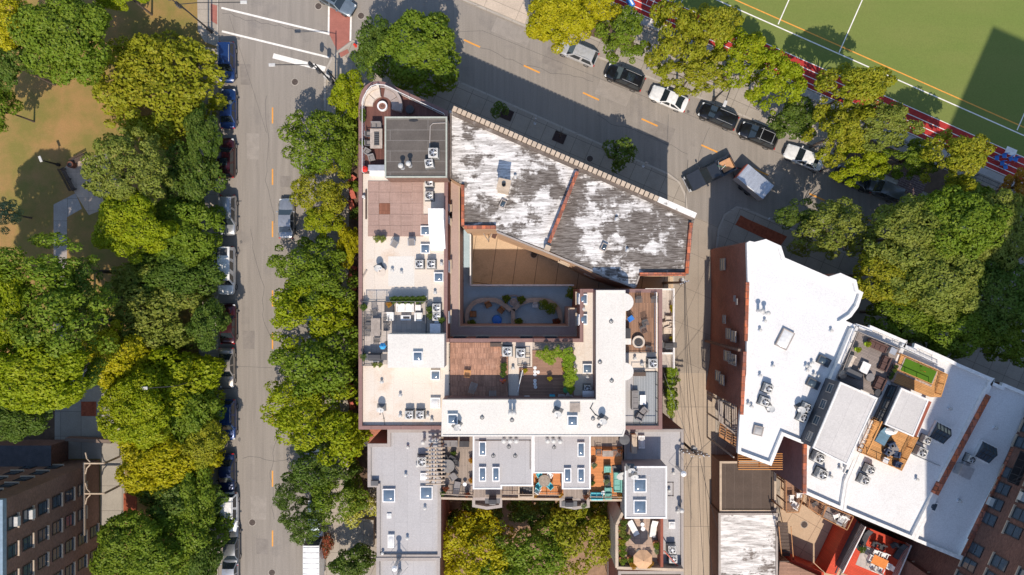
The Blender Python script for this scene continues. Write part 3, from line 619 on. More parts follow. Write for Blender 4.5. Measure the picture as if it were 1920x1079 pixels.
# brick side wall of the terrace house garden
B4w=MB(); line_box(B4w,P(829,937,6),P(829,1100,6),0,6,.3); tag(B4w.build('garden_wall',brickred),'tall brick garden wall on the left of the yellowing garden trees','wall')
B4w=MB(); line_box(B4w,P(1155,940,5),P(1155,1100,5),0,5,.3); tag(B4w.build('garden_wall',brickred),'tall brick garden wall right of the yellowing garden trees','wall')
B6=T('courtyard_house','small house at the bottom edge just below the patio with the tan umbrella','building',(15,-36,0),world=True)
block(B6,[(1160,1072),(1281,1072),(1281,1200),(1160,1200)],9,0,brickred,brownroof,(.25,.3,cop_grey))
# ---- white slanted row, four houses
ZW=12.7
def row(nm,label,pts,loc,wm_,par=(.28,.4,cop_white),roofm=whiteroofd,notch=None):
    r=T(nm,label,'building',loc,world=True)
    if not notch: block(r,pts,ZW,0,wm_,roofm,par); return r
    poly=ccw(PP(pts,ZW)); zr=ZW-par[1]; MB().prism(notch,0,zr-.35,top=False).prism(poly,zr-.4,zr,top=False,bot=True).build('wall',wm_,r)
    MB().prism(poly,zr-.3,zr,sides=False).build('roof',roofm,r); MB().ring(inset(poly,-.04),inset(poly,par[0]),zr-.02,ZW).build('parapet',par[2],r); return r
W1P=[(1401,456),(1406,453),(1415,455),(1436,449.5),(1464,462),(1471,484),(1554,520),(1576,513),(1605,526),(1609,544),(1618,549),(1609,576),(1596,594),(1584,602),(1605,611),(1511,832),(1503,831),(1469,817),(1446,873),(1384,850),(1388,778),(1394,740),(1400,700),(1403,540)]
_q=inset(PP(W1P,ZW),0); _w=PP(W1P,ZW); _i=W1P.index((1388,778)); _y0=P(0,749,7)[1]; _y1=P(0,848,7)[1]
W1N=_w[:_i-1]+[(25.6,_w[_i-2][1]-5.0),(25.6,_y0),(25.6,_w[_i-1][1])]+_w[_i+1:]
W1N=_w[:W1P.index((1384,850))]+[(25.7,_y1),(25.7,_y0),(P(1391,0,ZW)[0],_y0)]+_w[W1P.index((1394,740)):]
W1=row('white_roof_building','brick building with big white roof and two angled bays, beside the alley',
   [(1401,456),(1406,453),(1415,455),(1436,449.5),(1464,462),(1471,484),(1554,520),(1576,513),(1605,526),(1609,544),(1618,549),(1609,576),(1596,594),(1584,602),(1605,611),(1511,832),(1503,831),(1469,817),(1446,873),(1384,850),(1388,778),(1394,740),(1400,700),(1403,540)],(30,-6,0),brickred,notch=W1N)
W2=row('white_row_house','white roofed row house carrying the grey timber deck and long grey penthouse',
   [(1605.5,611),(1606,608),(1631,616),(1632,611),(1700,640),(1588,905),(1580,957),(1508,925),(1511.5,832)],(36,-18,0),brickpurp)
W3=row('white_row_house','white roofed row house carrying the orange timber decks and putting green',
   [(1701,640),(1699,648),(1714,653),(1716,645),(1779,673),(1798,683),(1864,711),(1712,1012),(1581,957),(1589,905)],(44,-20,0),brickpurp)
W4=row('white_row_house','rightmost white roofed row house, next to the tall brick tower',
   [(1865,711),(1863,718),(1879,725),(1881,719),(1960,752),(1945,770),(1802,1050),(1713.5,1013)],(50,-22,0),brickdark)
# parapets in tile and the windows of the alley wall
def tiles_line(a,b,z,w_,parent,h=.3):
    mm=MB(); line_box(mm,P(*a,z),P(*b,z),z-h,z,w_); return mm.build('tile_coping',cop_tile,parent)
tiles_line((1402,530),(1399,640),ZW+.1,.34,W1); tiles_line((1397,660),(1391,778),ZW+.1,.34,W1); tiles_line((1510,833),(1509,926),ZW+.1,.36,W2)
tiles_line((1925,800),(1806,1043),ZW+.12,.36,W4); tiles_line((1855,742),(1756,928),ZW+.25,.42,W3,.65)
ax,ay=P(1401,456,ZW); bx,by=P(1384,850,ZW)
aw=math.atan2(-(ax-bx),(ay-by))   # outward angle correction
wa=PI+math.atan2((ax-bx),(ay-by))*-1
def west_x(y): return bx+(ax-bx)*(y-by)/(ay-by)
for (py,zc,wd,hh) in ((496,5,1.2,2),(599,6.4,.8,1),(626,8,1,1.7),(631,9.7,1,1.9),(668,8,1,2.6),(674,9.7,1,2.8),(705,5,1,2),(712,6.4,1,2),(560,9.6,.5,.4),(566,10.3,.5,.4)):
    y=P(0,py,zc)[1]; vwin(W1,west_x(y)+.02,y,zc,wd,hh*.8,PI,fm=cop_grey,sill=False)
MB().box((west_x(P(0,652,9)[1])-.05,P(0,652,9)[1],6),(.35,.25,12)).build('downpipe',brickbrown,W1)
# penthouses of the slanted row
lp_=lightroofd
raised(W2,[(1576,717),(1645,747),(1588,872),(1524,840)],15.4,ZW-.41,gravel,lp_,'penthouse',(.05,cop_white))
raised(W3,[(1690,728),(1741,750),(1712,819),(1659,796)],15.2,ZW-.41,gravel,lp_,'penthouse',(.05,cop_white))
for (A_,B_,zt_,n_,wd_,root_) in (((1576,717),(1524,840),15.4,4,.8,W2),((1690,728),(1659,796),15.2,3,1.25,W3)):
    a_=Vector(P(*A_,zt_)); b_=Vector(P(*B_,zt_)); d_=b_-a_; na=math.atan2(-d_.x,d_.y)
    if math.cos(na)>0: na+=PI
    for k in range(n_):
        p_=a_+d_*((k+.5)/n_); vwin(root_,p_.x,p_.y,14.0,wd_,.95,na,fm=frame_b if n_==3 else cop_grey,sill=False)
mm=MB(); line_box(mm,P(1743.5,753,ZW+.5),P(1715,820,ZW+.5),ZW-.4,ZW+.55,.3); mm.build('low_wall',brickred,W3)
deck(W2,[(1611,622),(1688,655),(1648,745),(1574,712)],ZW+.1,deck_greyd,'roof_deck',.3)
deck(W3,[(1690,665),(1778,703),(1765,745),(1745,745),(1672,716)],ZW+.2,deck_orangd,'roof_deck',.3)
deck(W3,[(1642,785),(1660,796),(1712,818),(1722,820),(1691,882),(1616,850)],ZW+.15,deck_orangd,'roof_deck',.3)
wallseg('party_wall',(1664,722),(1588,880),ZW+.2,.6,.3,cop_white,W2)
wallseg('party_wall',(1602,617),(1513,826),ZW+.35,.7,.4,cop_white,W1)
# garage roofs by the alley
B7=T('brown_roof_garage','low building with a dark brown rolled roof by the alley','building',(26,-28,0),world=True)
block(B7,[(1350,866),(1455,866),(1455,960),(1350,960)],3.4,0,brickbrown,brownroof,(.2,.12,cop_stone))
B8=T('silver_roof_garage','low building with a flaking white roof at the bottom edge beside the alley','building',(26,-38,0),world=True)
sv3=mat('silver_roof_clean',(.2,.15,.13),rough=.6,var=.2,scale=.6,brick=(20,1.0,.02,0,(.13,.11,.1),.05),angle=R(90)); silvermat(sv3,41,.47)
block(B8,[(1348,963),(1458,963),(1458,1200),(1348,1200)],3.6,0,brickbrown,sv3,(.2,.15,cop_grey))
# ---- brick block at lower left
B9=T('brick_apartment_block','brown brick apartment block with rows of windows filling the lower left corner','building',(-52,-26,0),world=True)
gx,gy=P(188,862,0); ht=15.6
MB().prism([(gx-40,gy),(gx,gy),(gx,gy-40),(gx-40,gy-40)],0,ht,top=False).build('wall',brickbrown,B9)
MB().prism([(gx-40,gy),(gx,gy),(gx,gy-40),(gx-40,gy-40)],ht-.8,ht-.5,sides=False).build('roof',greyroof,B9)
pl=[(gx-40,gy),(gx,gy),(gx,gy-40),(gx-40,gy-40)]
MB().ring(inset(pl,-.06),inset(pl,.35),ht-.5,ht+.0).build('parapet',plain('coping_blue',(.22,.3,.36),.5),B9)
for i in range(6):
    yy=gy-2.5-i*2.75
    for j,zc in enumerate((1.4,3.6,5.8,7.9,10.1,12.3,14.4)):
        if j==0 and i<2: continue
        vwin(B9,gx,yy,zc-.1,1.15,1.2,0,fm=frame_b,sill=True,blind=(i==0 and j>4))
for zc in (3.6,6.0,8.4,10.7,12.9): vwin(B9,gx-3.1,gy,zc,1.2,1.1,PI/2,fm=frame_b); vwin(B9,gx-5.9,gy,zc,1.2,1.1,PI/2,fm=frame_b)
for nm_,yy in (('a',gy-.6),):
    pc=T('white_portico','white arched entrance frame along the side of the brown apartment block','portico',(gx+1.2,gy-6,0),world=True)
    MB().box((gx+.2,gy-3.6,3.3),(.16,8.2,.3)).build('beam',cop_stone,pc)
    for k in (0,1):
        y=gy+.4-k*3.4; MB().box((gx+1.35,y,3.32),(2.2,.14,.24)).build('cross_beam',cop_stone,pc)
        for s_ in (-1,1): MB().tube([(gx+.3,y-s_*1.2,3.3),(gx+.45,y-s_*.55,3.3),(gx+.85,y-s_*.12,3.3)],.07,6).build('brace',cop_stone,pc)
        MB().box((gx+2.4,y,1.65),(.18,.18,3.3)).build('post',cop_stone,pc)
# low wall of the forecourt
fw=T('forecourt_wall','dark low wall across the shaded forecourt by the brown block','wall',(-48,-19,0),world=True)
m=MB(); line_box(m,P(124,824,1),P(210,828,1),0,1.2,.4); m.build('wall_body',brickbrown,fw)
B9b=T('shaded_annex','shaded dark brick annex at the left edge, north of the brown apartment block','building',(-58,-19,0),world=True)
x_,y_=P(98,835,3); MB().prism([(x_-20,y_),(x_,y_),(x_,gy+.0),(x_-20,gy+.0)],0,3.2,top=False).build('wall',brickdark,B9b)
MB().prism([(x_-20,y_),(x_,y_),(x_,gy+.01),(x_-20,gy+.01)],3,3.2,sides=False).build('roof',gravel,B9b)
# ---- tall brick tower at right, mostly outside the frame
B10=T('brick_tower','tall dark red brick tower with fire escape and many windows at the lower right corner','building',(52,-25,0),world=True)
def QQ(x,y): return Vector((x/16,-y/16))
N0=QQ(826,178); W0=QQ(655,565); dd=(W0-N0).normalized(); nn=Vector((-dd.y,dd.x))
if nn.x<0: nn=-nn
pb=[N0,W0,W0+nn*9,N0+nn*9]; HT=30
MB().prism([tuple(p) for p in pb],0,HT,top=True).build('wall',brickdark,B10)
N1=QQ(900,196); W1_=QQ(658,745); 
MB().prism([tuple(p) for p in (N1,W1_,W1_+nn*26,N1+nn*26)],0,55,top=True).build('tower_shaft',brickdark,B10)
fa=math.atan2(-nn.y,-nn.x); L_=(W0-N0).length
for k in range(0,17):
    s_=1.2+k*1.62
    if s_>L_-1: break
    p=N0+dd*s_
    for j,z in enumerate((13.6,16.9,20.2,23.5,26.8)):
        if (k%5==3): continue
        q=(p.x/(1-z/H),p.y/(1-z/H))
        if abs(q[0])>63 or abs(q[1])>37: continue
        vwin(B10,p.x,p.y,z,1.0,1.7,fa,fm=frame_b,sill=True,blind=(k+j)%6==0)
# fire escape
fe=MB()
for z in (15.2,18.5,21.8):
    c=N0+dd*6.9-nn*.6
    fe.box((c.x,c.y,z),(3.2,1.1,.08),math.atan2(dd.y,dd.x))
    for t in (-1.5,-.75,0,.75,1.5):
        q=c+dd*t-nn*.5; fe.box((q.x,q.y,z+.5),(.05,.05,1.0))
    q=c-nn*.5; fe.box((q.x,q.y,z+1.0),(3.2,.05,.05),math.atan2(dd.y,dd.x))
    a=c+dd*1.3; b=c-dd*1.3
    for o2 in (-.3,.1): fe.tube([(a.x-nn.x*o2,a.y-nn.y*o2,z),(b.x-nn.x*o2,b.y-nn.y*o2,z+3.3)],.04,5)
fe.build('fire_escape',blackm,B10)
# lower wing of the tower facing north
B11=T('brick_wing','low dark brick wing with windows at the bottom edge below the rightmost white roof','building',(48,-34,0),world=True)
c1=Vector((41.1,0))
wx0,wx1=42.8,50
yN=-29.6
pts=[(wx0,yN),(wx1,yN-1.0),(wx1,yN-14),(wx0-1,yN-14)]
MB().prism(pts,0,11.6,top=True).build('wall',brickdark,B11)
for i in range(3):
    for z in (4,7.2,10): vwin(B11,wx0+1.1+i*2.1,yN-.12-i*.2,z,1,1.5,PI/2+.1,fm=frame_b)
# ================= TREES
rng=np.random.default_rng(7)
RAD={}
def crown_mesh(name,Rr,hh,nl,lr,leaf,density,seed,ragged=.5):
    """crown of many small leaf clumps on the surface of lumpy lobes; Rr radius, hh half height"""
    rg=np.random.default_rng(seed); lobes=[]
    for i in range(nl):
        a=rg.uniform(0,2*PI); r=Rr*math.sqrt(rg.uniform(0,1))*(.8+ragged*.25*math.sin(3*a+seed))
        r=min(r,Rr*.86); z=hh*math.sqrt(max(0,1-(r/Rr)**2))*rg.uniform(.55,1.0)
        q=rg.uniform(*lr)*(1.12-.35*r/Rr)
        lobes.append((r*math.cos(a),r*math.sin(a),z,q))
    for i in range(nl//3):
        a=rg.uniform(0,2*PI); r=Rr*rg.uniform(.55,.9); lobes.append((r*math.cos(a),r*math.sin(a),rg.uniform(-.3,.2)*hh,rg.uniform(*lr)*.8))
    C=[];Nn=[]
    for (x,y,z,q) in lobes:
        n=int(density*q*q*4)
        v=rg.normal(size=(n,3)); v/=np.linalg.norm(v,axis=1)[:,None]
        v=v[v[:,2]>-.55]
        # bumpy lobe surface with short twigs sticking out
        bump=1+.13*np.sin(v[:,0]*7+x*3)*np.sin(v[:,1]*7+y*3)+.1*np.sin(v[:,2]*9+q*5)
        rad=q*bump*(1-.22*rg.random(len(v))**2+.1*rg.random(len(v))**6)
        C.append(np.array([x,y,z])+v*rad[:,None]*np.array([1,1,.85])); Nn.append(v)
    C=np.vstack(C);Nn=np.vstack(Nn)
    keep=np.ones(len(C),bool)
    for (x,y,z,q) in lobes:
        d=np.linalg.norm((C-np.array([x,y,z]))/np.array([1,1,.85]),axis=1); keep&=~(d<q*.66)
    C=C[keep];Nn=Nn[keep]; n=len(C)
    nn_=Nn+rg.normal(size=(n,3))*.55+np.array([0,0,.25]); nn_/=np.linalg.norm(nn_,axis=1)[:,None]
    t=np.cross(nn_,rg.normal(size=(n,3))); t/=np.linalg.norm(t,axis=1)[:,None]; b=np.cross(nn_,t)
    s=leaf*rg.uniform(.55,1.25,n)[:,None]; w_=s*rg.uniform(.5,.8,n)[:,None]
    mid=C+nn_*s*.12
    V=np.empty((n,4,3)); V[:,0]=C-t*s; V[:,1]=mid+b*w_; V[:,2]=C+t*s; V[:,3]=mid-b*w_
    me=bpy.data.meshes.new(name); me.vertices.add(n*4); me.vertices.foreach_set('co',V.reshape(-1))
    me.loops.add(n*4); me.loops.foreach_set('vertex_index',np.arange(n*4,dtype=np.int32))
    me.polygons.add(n); me.polygons.foreach_set('loop_start',np.arange(0,n*4,4,dtype=np.int32)); me.polygons.foreach_set('loop_total',np.full(n,4,dtype=np.int32))
    me.update(calc_edges=True); me.materials.append(LEAFM['green'])
    rq=float(np.quantile(np.hypot(C[:,0],C[:,1]),.955)); RAD[me.name]=rq
    return me,lobes
LEAFM=LEAF
CR={}
for i in range(3): CR['L',i]=(crown_mesh('crown',5.6,3.6,52,(1.0,1.7),.2,95,11+i,.9),5.9)
for i in range(3): CR['M',i]=(crown_mesh('crown',3.6,2.6,32,(.7,1.25),.175,120,31+i,.9),3.9)
for i in range(2): CR['S',i]=(crown_mesh('crown',1.5,1.2,14,(.35,.7),.12,190,51+i,.8),1.7)
for i in range(3): CR['F',i]=(crown_mesh('crown',4.6,3.4,40,(.55,1.15),.16,105,71+i,1.2),4.9)   # feathery
for i in range(4): CR['W',i]=(crown_mesh('crown',4.5,3.6,62,(.4,.95),.17,115,111+i,1.8),4.9)   # wispy
for i in range(2): CR['B',i]=(crown_mesh('crown',5.8,3.0,120,(.5,.95),.17,95,91+i,.5),6.1)      # evenly bumpy
tcount={}
def tree(px,py,rx,ry,ztop,leaf,kind,label,group='park and street trees',name='broadleaf_tree',cat='tree',rot=None):
    if group==NE and kind=='F': kind='W'; rx,ry=rx*.92,ry*.92
    if kind=='F': rx,ry=rx*1.1,ry*1.1
    if group==PK:
        if px<200 and py>450: ztop+=4.5
        else: ztop*=.85
        if px+rx>390:
            lim=432 if 580<py<640 else (428 if 800<py<860 else (420 if 350<py<480 else (418 if py>1000 else 411)))
            ztop=min(ztop,6.6); e=px+rx-lim
            if e>0: px-=e*.6; rx-=e*.4
    if group==MD: ztop*=.85
    k=(1-(ztop-2)/H)/S; x,y=P(px,py,ztop-2.5)
    idx=tcount.get(kind,0); tcount[kind]=idx+1
    nvar=sum(1 for q in CR if q[0]==kind); (me,lobes),rad=CR[kind,idx%nvar]; rad=RAD[me.name]
    sx,sy=rx*k/rad,ry*k/rad; s=(sx+sy)/2
    t=T(name,label,cat,(x,y,.13),0,group)
    cz=ztop-.13-{'L':4.6,'M':3.5,'S':1.6,'F':4.2,'W':4.2,'B':3.7}[kind]*min(s,1.3)
    c=bpy.data.objects.new('crown',me); COL.objects.link(c); c.parent=t; c.location=(0,0,cz)
    a=random.choice((0,PI)) if rot is None else rot
    c.rotation_euler=(0,0,a); c.scale=(sx,sy,min(s,1.3)*random.uniform(.9,1.1))
    c.material_slots[0].link='OBJECT'; c.material_slots[0].material=LEAF[leaf]
    tr=max(.05,.05*s*rad); m=MB(); m.tube([(0,0,0),(.05,.03,cz*.5),(0,0,max(.3,cz))],tr,8,tr*.6)
    for i in range(0,min(len(lobes),26),2 if kind!='S' else 3):
        lx,ly,lz,q=lobes[i]; lx,ly=(lx*math.cos(a)-ly*math.sin(a))*sx,(lx*math.sin(a)+ly*math.cos(a))*sy
        m.tube([(0,0,max(.25,cz*.75)),(lx*.45,ly*.45,cz+lz*.1),(lx*.95,ly*.95,cz+lz*.75)],tr*.38,5,.02)
    m.build('trunk',bark,t); return t
PK='trees in the park on the left'; MD='trees along the pavement beside the cream building'; NE='trees between the slanted street and the running track'; RT='large trees on the right above the white roofs'; GA='garden trees at the bottom'
TL=[
(232,-12,60,34,10,'bright','L','light green tree cut by the top edge above the lawn',PK),
(105,62,92,88,14,'green','L','big green tree in the top left corner with a yellow neighbour',PK),
(28,48,58,52,13,'yellow','M','yellow green tree at the left end of the top left corner',PK),
(-135,560,84,70,15,'green','L','tall green tree just outside the left edge that shades the lawn',PK),
(-150,690,95,85,16,'green','L','tall tree outside the left edge level with the grey green tree',PK),
(15,120,50,50,12,'dark','M','dark tree on the left edge just below the yellow one',PK),
(5,208,38,40,9,'green','M','small green tree at the left edge beside the sunny lawn',PK),
(283,160,126,108,12.5,'olive','B','broad olive gold tree next to the two parked blue cars',PK),
(392,255,38,58,8,'dark','M','small dark green tree between the blue cars and the olive gold tree',PK),
(240,318,84,76,12,'muted','B','pale olive tree just right of the park plaza',PK),
(368,335,62,68,10,'dark','M','deep green tree beside the dark red parked car',PK),
(250,425,72,66,12,'bright','L','bright green clumpy tree below the pale olive one',PK),
(355,440,80,72,11,'green','L','mid green tree beside the parked silver wagon',PK),
(335,520,95,60,11,'dark','L','dark green tree left of the parked white van',PK),
(282,575,112,88,12.5,'muted','B','large grey green tree at the middle of the park row',PK),
(400,610,40,46,8,'dark','M','small dark tree hanging over the partly hidden maroon car',PK),
(212,665,54,62,10,'yellow','M','narrow yellow tree just below the grey green one',PK),
(300,725,116,88,13,'bright','L','large vivid green tree beside the beige parked sedan',PK),
(255,770,74,70,11,'bright','L','vivid green tree above the forecourt pavement',PK),
(375,775,58,60,9,'green','M','green tree left of the blue wagon seen from its rear',PK),
(305,862,98,72,12,'yellow','L','yellow green tree right of the white portico',PK),
(392,832,44,44,9,'olive','M','small olive tree touching the rear of the blue wagon',PK),
(330,940,78,50,9,'dark','M','dark tree in the gap above the lowest big green tree',PK),
(395,930,52,62,10,'green','M','green tree left of the white pickup on the kerb',PK),
(255,1035,84,70,11,'green','L','green tree at the bottom right of the brown apartment block',PK),
(345,1020,92,80,12,'green','L','large green tree at the bottom of the park row',PK),
(408,1050,42,50,8,'dark','M','dark tree over the last parked car at the bottom',PK),
(68,505,96,62,12,'green','F','mid green tree left of the lower end of the park path',PK),
(155,560,44,66,10,'dark','F','dark tree between the left tree mass and the grey green tree',PK),
(90,610,92,80,13,'green','F','large feathery green tree in the left tree mass',PK),
(15,590,50,80,12,'bright','L','bright tree cut by the left edge at mid height',PK),
(60,700,100,72,13,'bright','L','bright green tree at the bottom of the left tree mass',PK),
(140,690,52,58,10,'green','M','green tree between the left mass and the shaded forecourt',PK),
(40,775,66,48,8,'dark','L','shaded dark tree above the dark brick annex',PK),
(10,402,34,34,8,'pale','F','pale silvery tree at the left edge by the shaded lawn',PK),
(776,96,92,78,10,'green','L','large feathery green tree at the street corner above the roof deck',MD),
(706,92,42,50,9,'dark','F','dull green tree left of the corner tree by the red crossing',MD),
(657,182,36,44,8,'bright','M','small bright tree left of the rounded roof deck corner',MD),
(595,262,66,60,9,'green','F','light green street tree left of the dark penthouse roof',MD),
(650,275,28,60,7,'green','M','narrow green tree between the street tree and the roof deck',MD),
(605,362,50,50,8,'olive','F','dull olive tree beside the silver car in the parking lane',MD),
(612,415,36,32,7,'bright','M','small bright tree right of the silver car in the parking lane',MD),
(657,462,22,42,6,'yellow','M','narrow yellow shrub like tree against the west wall',MD),
(575,498,66,54,9,'green','F','dark green street tree just below the silver car',MD),
(605,548,62,54,9,'green','F','street tree above the largest one on the right kerb',MD),
(572,590,72,62,10,'bright','F','wide bright street tree reaching far over the road',MD),
(600,680,90,72,10,'green','F','street tree hiding parked cars at mid height of the road',MD),
(565,760,72,56,9,'bright','F','bright street tree leaning over the road below the middle',MD),
(615,800,84,72,10,'bright','F','yellowish green street tree left of the south west roof corner',MD),
(600,880,64,46,8,'dark','F','dark small tree below the yellowish street tree',MD),
(548,925,27,28,7,'dark','F','little dark tree standing out over the road',MD),
(630,935,52,42,8,'green','F','green tree left of the flowering shrub',MD),
(575,972,44,38,8,'dark','F','dark tree right above the white box van',MD),
(670,895,18,32,4,'green','S','round clipped shrub against the grey row house',MD),
(678,957,34,30,4,'yelflower','S','shrub covered in creamy yellow flowers beside the row house',MD),
(665,1052,44,34,6,'dark','M','dark shrub at the bottom beside the lower row house',MD),
(1050,40,64,56,10,'yellow','L','bright yellow tree at the top beside the running track',NE),
(1120,20,46,34,9,'yellow','M','yellow green tree cut by the top edge beside the track',NE),
(1165,68,52,54,9,'green','F','green tree over the silver and black parked wagons',NE),
(1262,75,62,82,11,'olive','F','tall golden olive tree just right of the lane numbers',NE),
(1330,60,64,62,10,'olive','F','golden olive tree at the edge of the playing field',NE),
(1300,138,74,44,10,'olive','F','olive tree hanging over the white coupe',NE),
(1395,110,66,62,10,'bright','F','yellow green tree between two stretches of red track',NE),
(1450,150,62,66,10,'bright','F','bright tree above the second black wagon',NE),
(1487,228,44,40,7,'dark','M','small dark green tree above the white sedan',NE),
(1600,170,82,62,11,'olive','F','golden tree reaching over the red track near its middle',NE),
(1575,250,66,66,10,'olive','F','olive tree right of the white sedan',NE),
(1655,235,76,54,10,'muted','F','dull olive tree over the long white track box',NE),
(1605,310,60,46,8,'bright','F','yellow green tree over the half hidden dark cars',NE),
(1790,300,72,66,11,'olive','F','golden olive tree next to the blue chairs on the track',NE),
(1700,300,62,40,8,'green','F','green tree between the two golden ones at the right end',NE),
(1795,370,60,40,8,'green','M','dark lower tree right of the half hidden dark car',NE),
(1900,352,32,34,7,'autumn','M','orange autumn tree at the right edge below the blue chairs',NE),
(1560,432,68,52,10,'muted','F','dull grey green tree above the white roof bay',RT),
(1492,408,38,30,8,'dark','F','small dark tree left of the dull grey green one',RT),
(1700,445,80,72,13,'muted','L','olive tree at the upper left of the big right hand group',RT),
(1800,425,86,74,14,'green','L','broad olive tree at the top of the big right hand group',RT),
(1885,440,62,80,13,'muted','L','tree at the right edge in the big right hand group',RT),
(1660,515,66,60,12,'olive','L','olive tree just above the second white bay',RT),
(1760,530,90,74,14,'muted','L','central crown of the big right hand group',RT),
(1868,560,74,80,13,'dark','L','green tree at the right edge below the middle crown',RT),
(1690,590,72,56,11,'green','L','green tree touching the white roof edge above the timber deck',RT),
(1795,610,80,62,12,'green','L','lowest olive crown of the right hand group',RT),
(1885,640,50,46,10,'green','M','lowest green tree at the right edge over the dark pavement',RT),
(1157,291,32,32,5.5,'dark','S','small round street tree with a yellow patch in the shade of the old building',NE),
(937,216,18,17,3.5,'dark','S','thin leafy sapling beside the first dark tree grate','saplings'),
(1000,1025,80,66,9,'green','F','green tree in the middle of the bottom garden',GA),
(885,1030,74,66,9,'yellow','F','yellow green tree at the left of the bottom garden',GA),
(1085,1010,70,72,9,'olive','F','golden tree at the right of the bottom garden',GA),
(890,965,50,42,6,'dark','M','dark green tree below the left barbecue bay',GA),
(1010,955,54,34,6,'dark','M','dark green tree between the two barbecue bays',GA),
(1105,958,46,34,6,'green','M','green tree below the right barbecue bay',GA),
(940,1060,60,34,7,'green','M','green tree at the bottom edge between the golden ones',GA),
]
for t_ in TL: tree(*t_)
# bare sapling
bs=T('bare_sapling','leafless thin sapling in the second dark tree grate','tree',(*P(1049,258,0),.13)); m=MB()
m.tube([(0,0,0),(.05,0,1.4),(0,.1,2.6)],.05,6,.02)
for i in range(7): a=i*2.4; m.tube([(0,0,1.0+i*.2),(.7*math.cos(a),.7*math.sin(a),1.9+i*.22)],.02,4,.006)
m.build('branches',bark,bs)
# ================= VEHICLES
tyre=plain('tyre',(.02,.02,.02),.8); rim=plain('rim',(.5,.5,.52),.3,.7); lampw=plain('headlight_glass',(.7,.72,.72),.1,0,.8); lampr=plain('taillight_glass',(.45,.01,.01),.2); trim=plain('black_trim',(.015,.015,.017),.5)
autogl=plain('car_glass',(.02,.028,.034),.06,0,1.0); plate=plain('plate',(.7,.7,.68),.5)
PAINT={}
def paint(n,c,metal=.3):
    if n not in PAINT: PAINT[n]=plain('paint_'+n,c,.28,metal,.6,coat=.8)
    return PAINT[n]
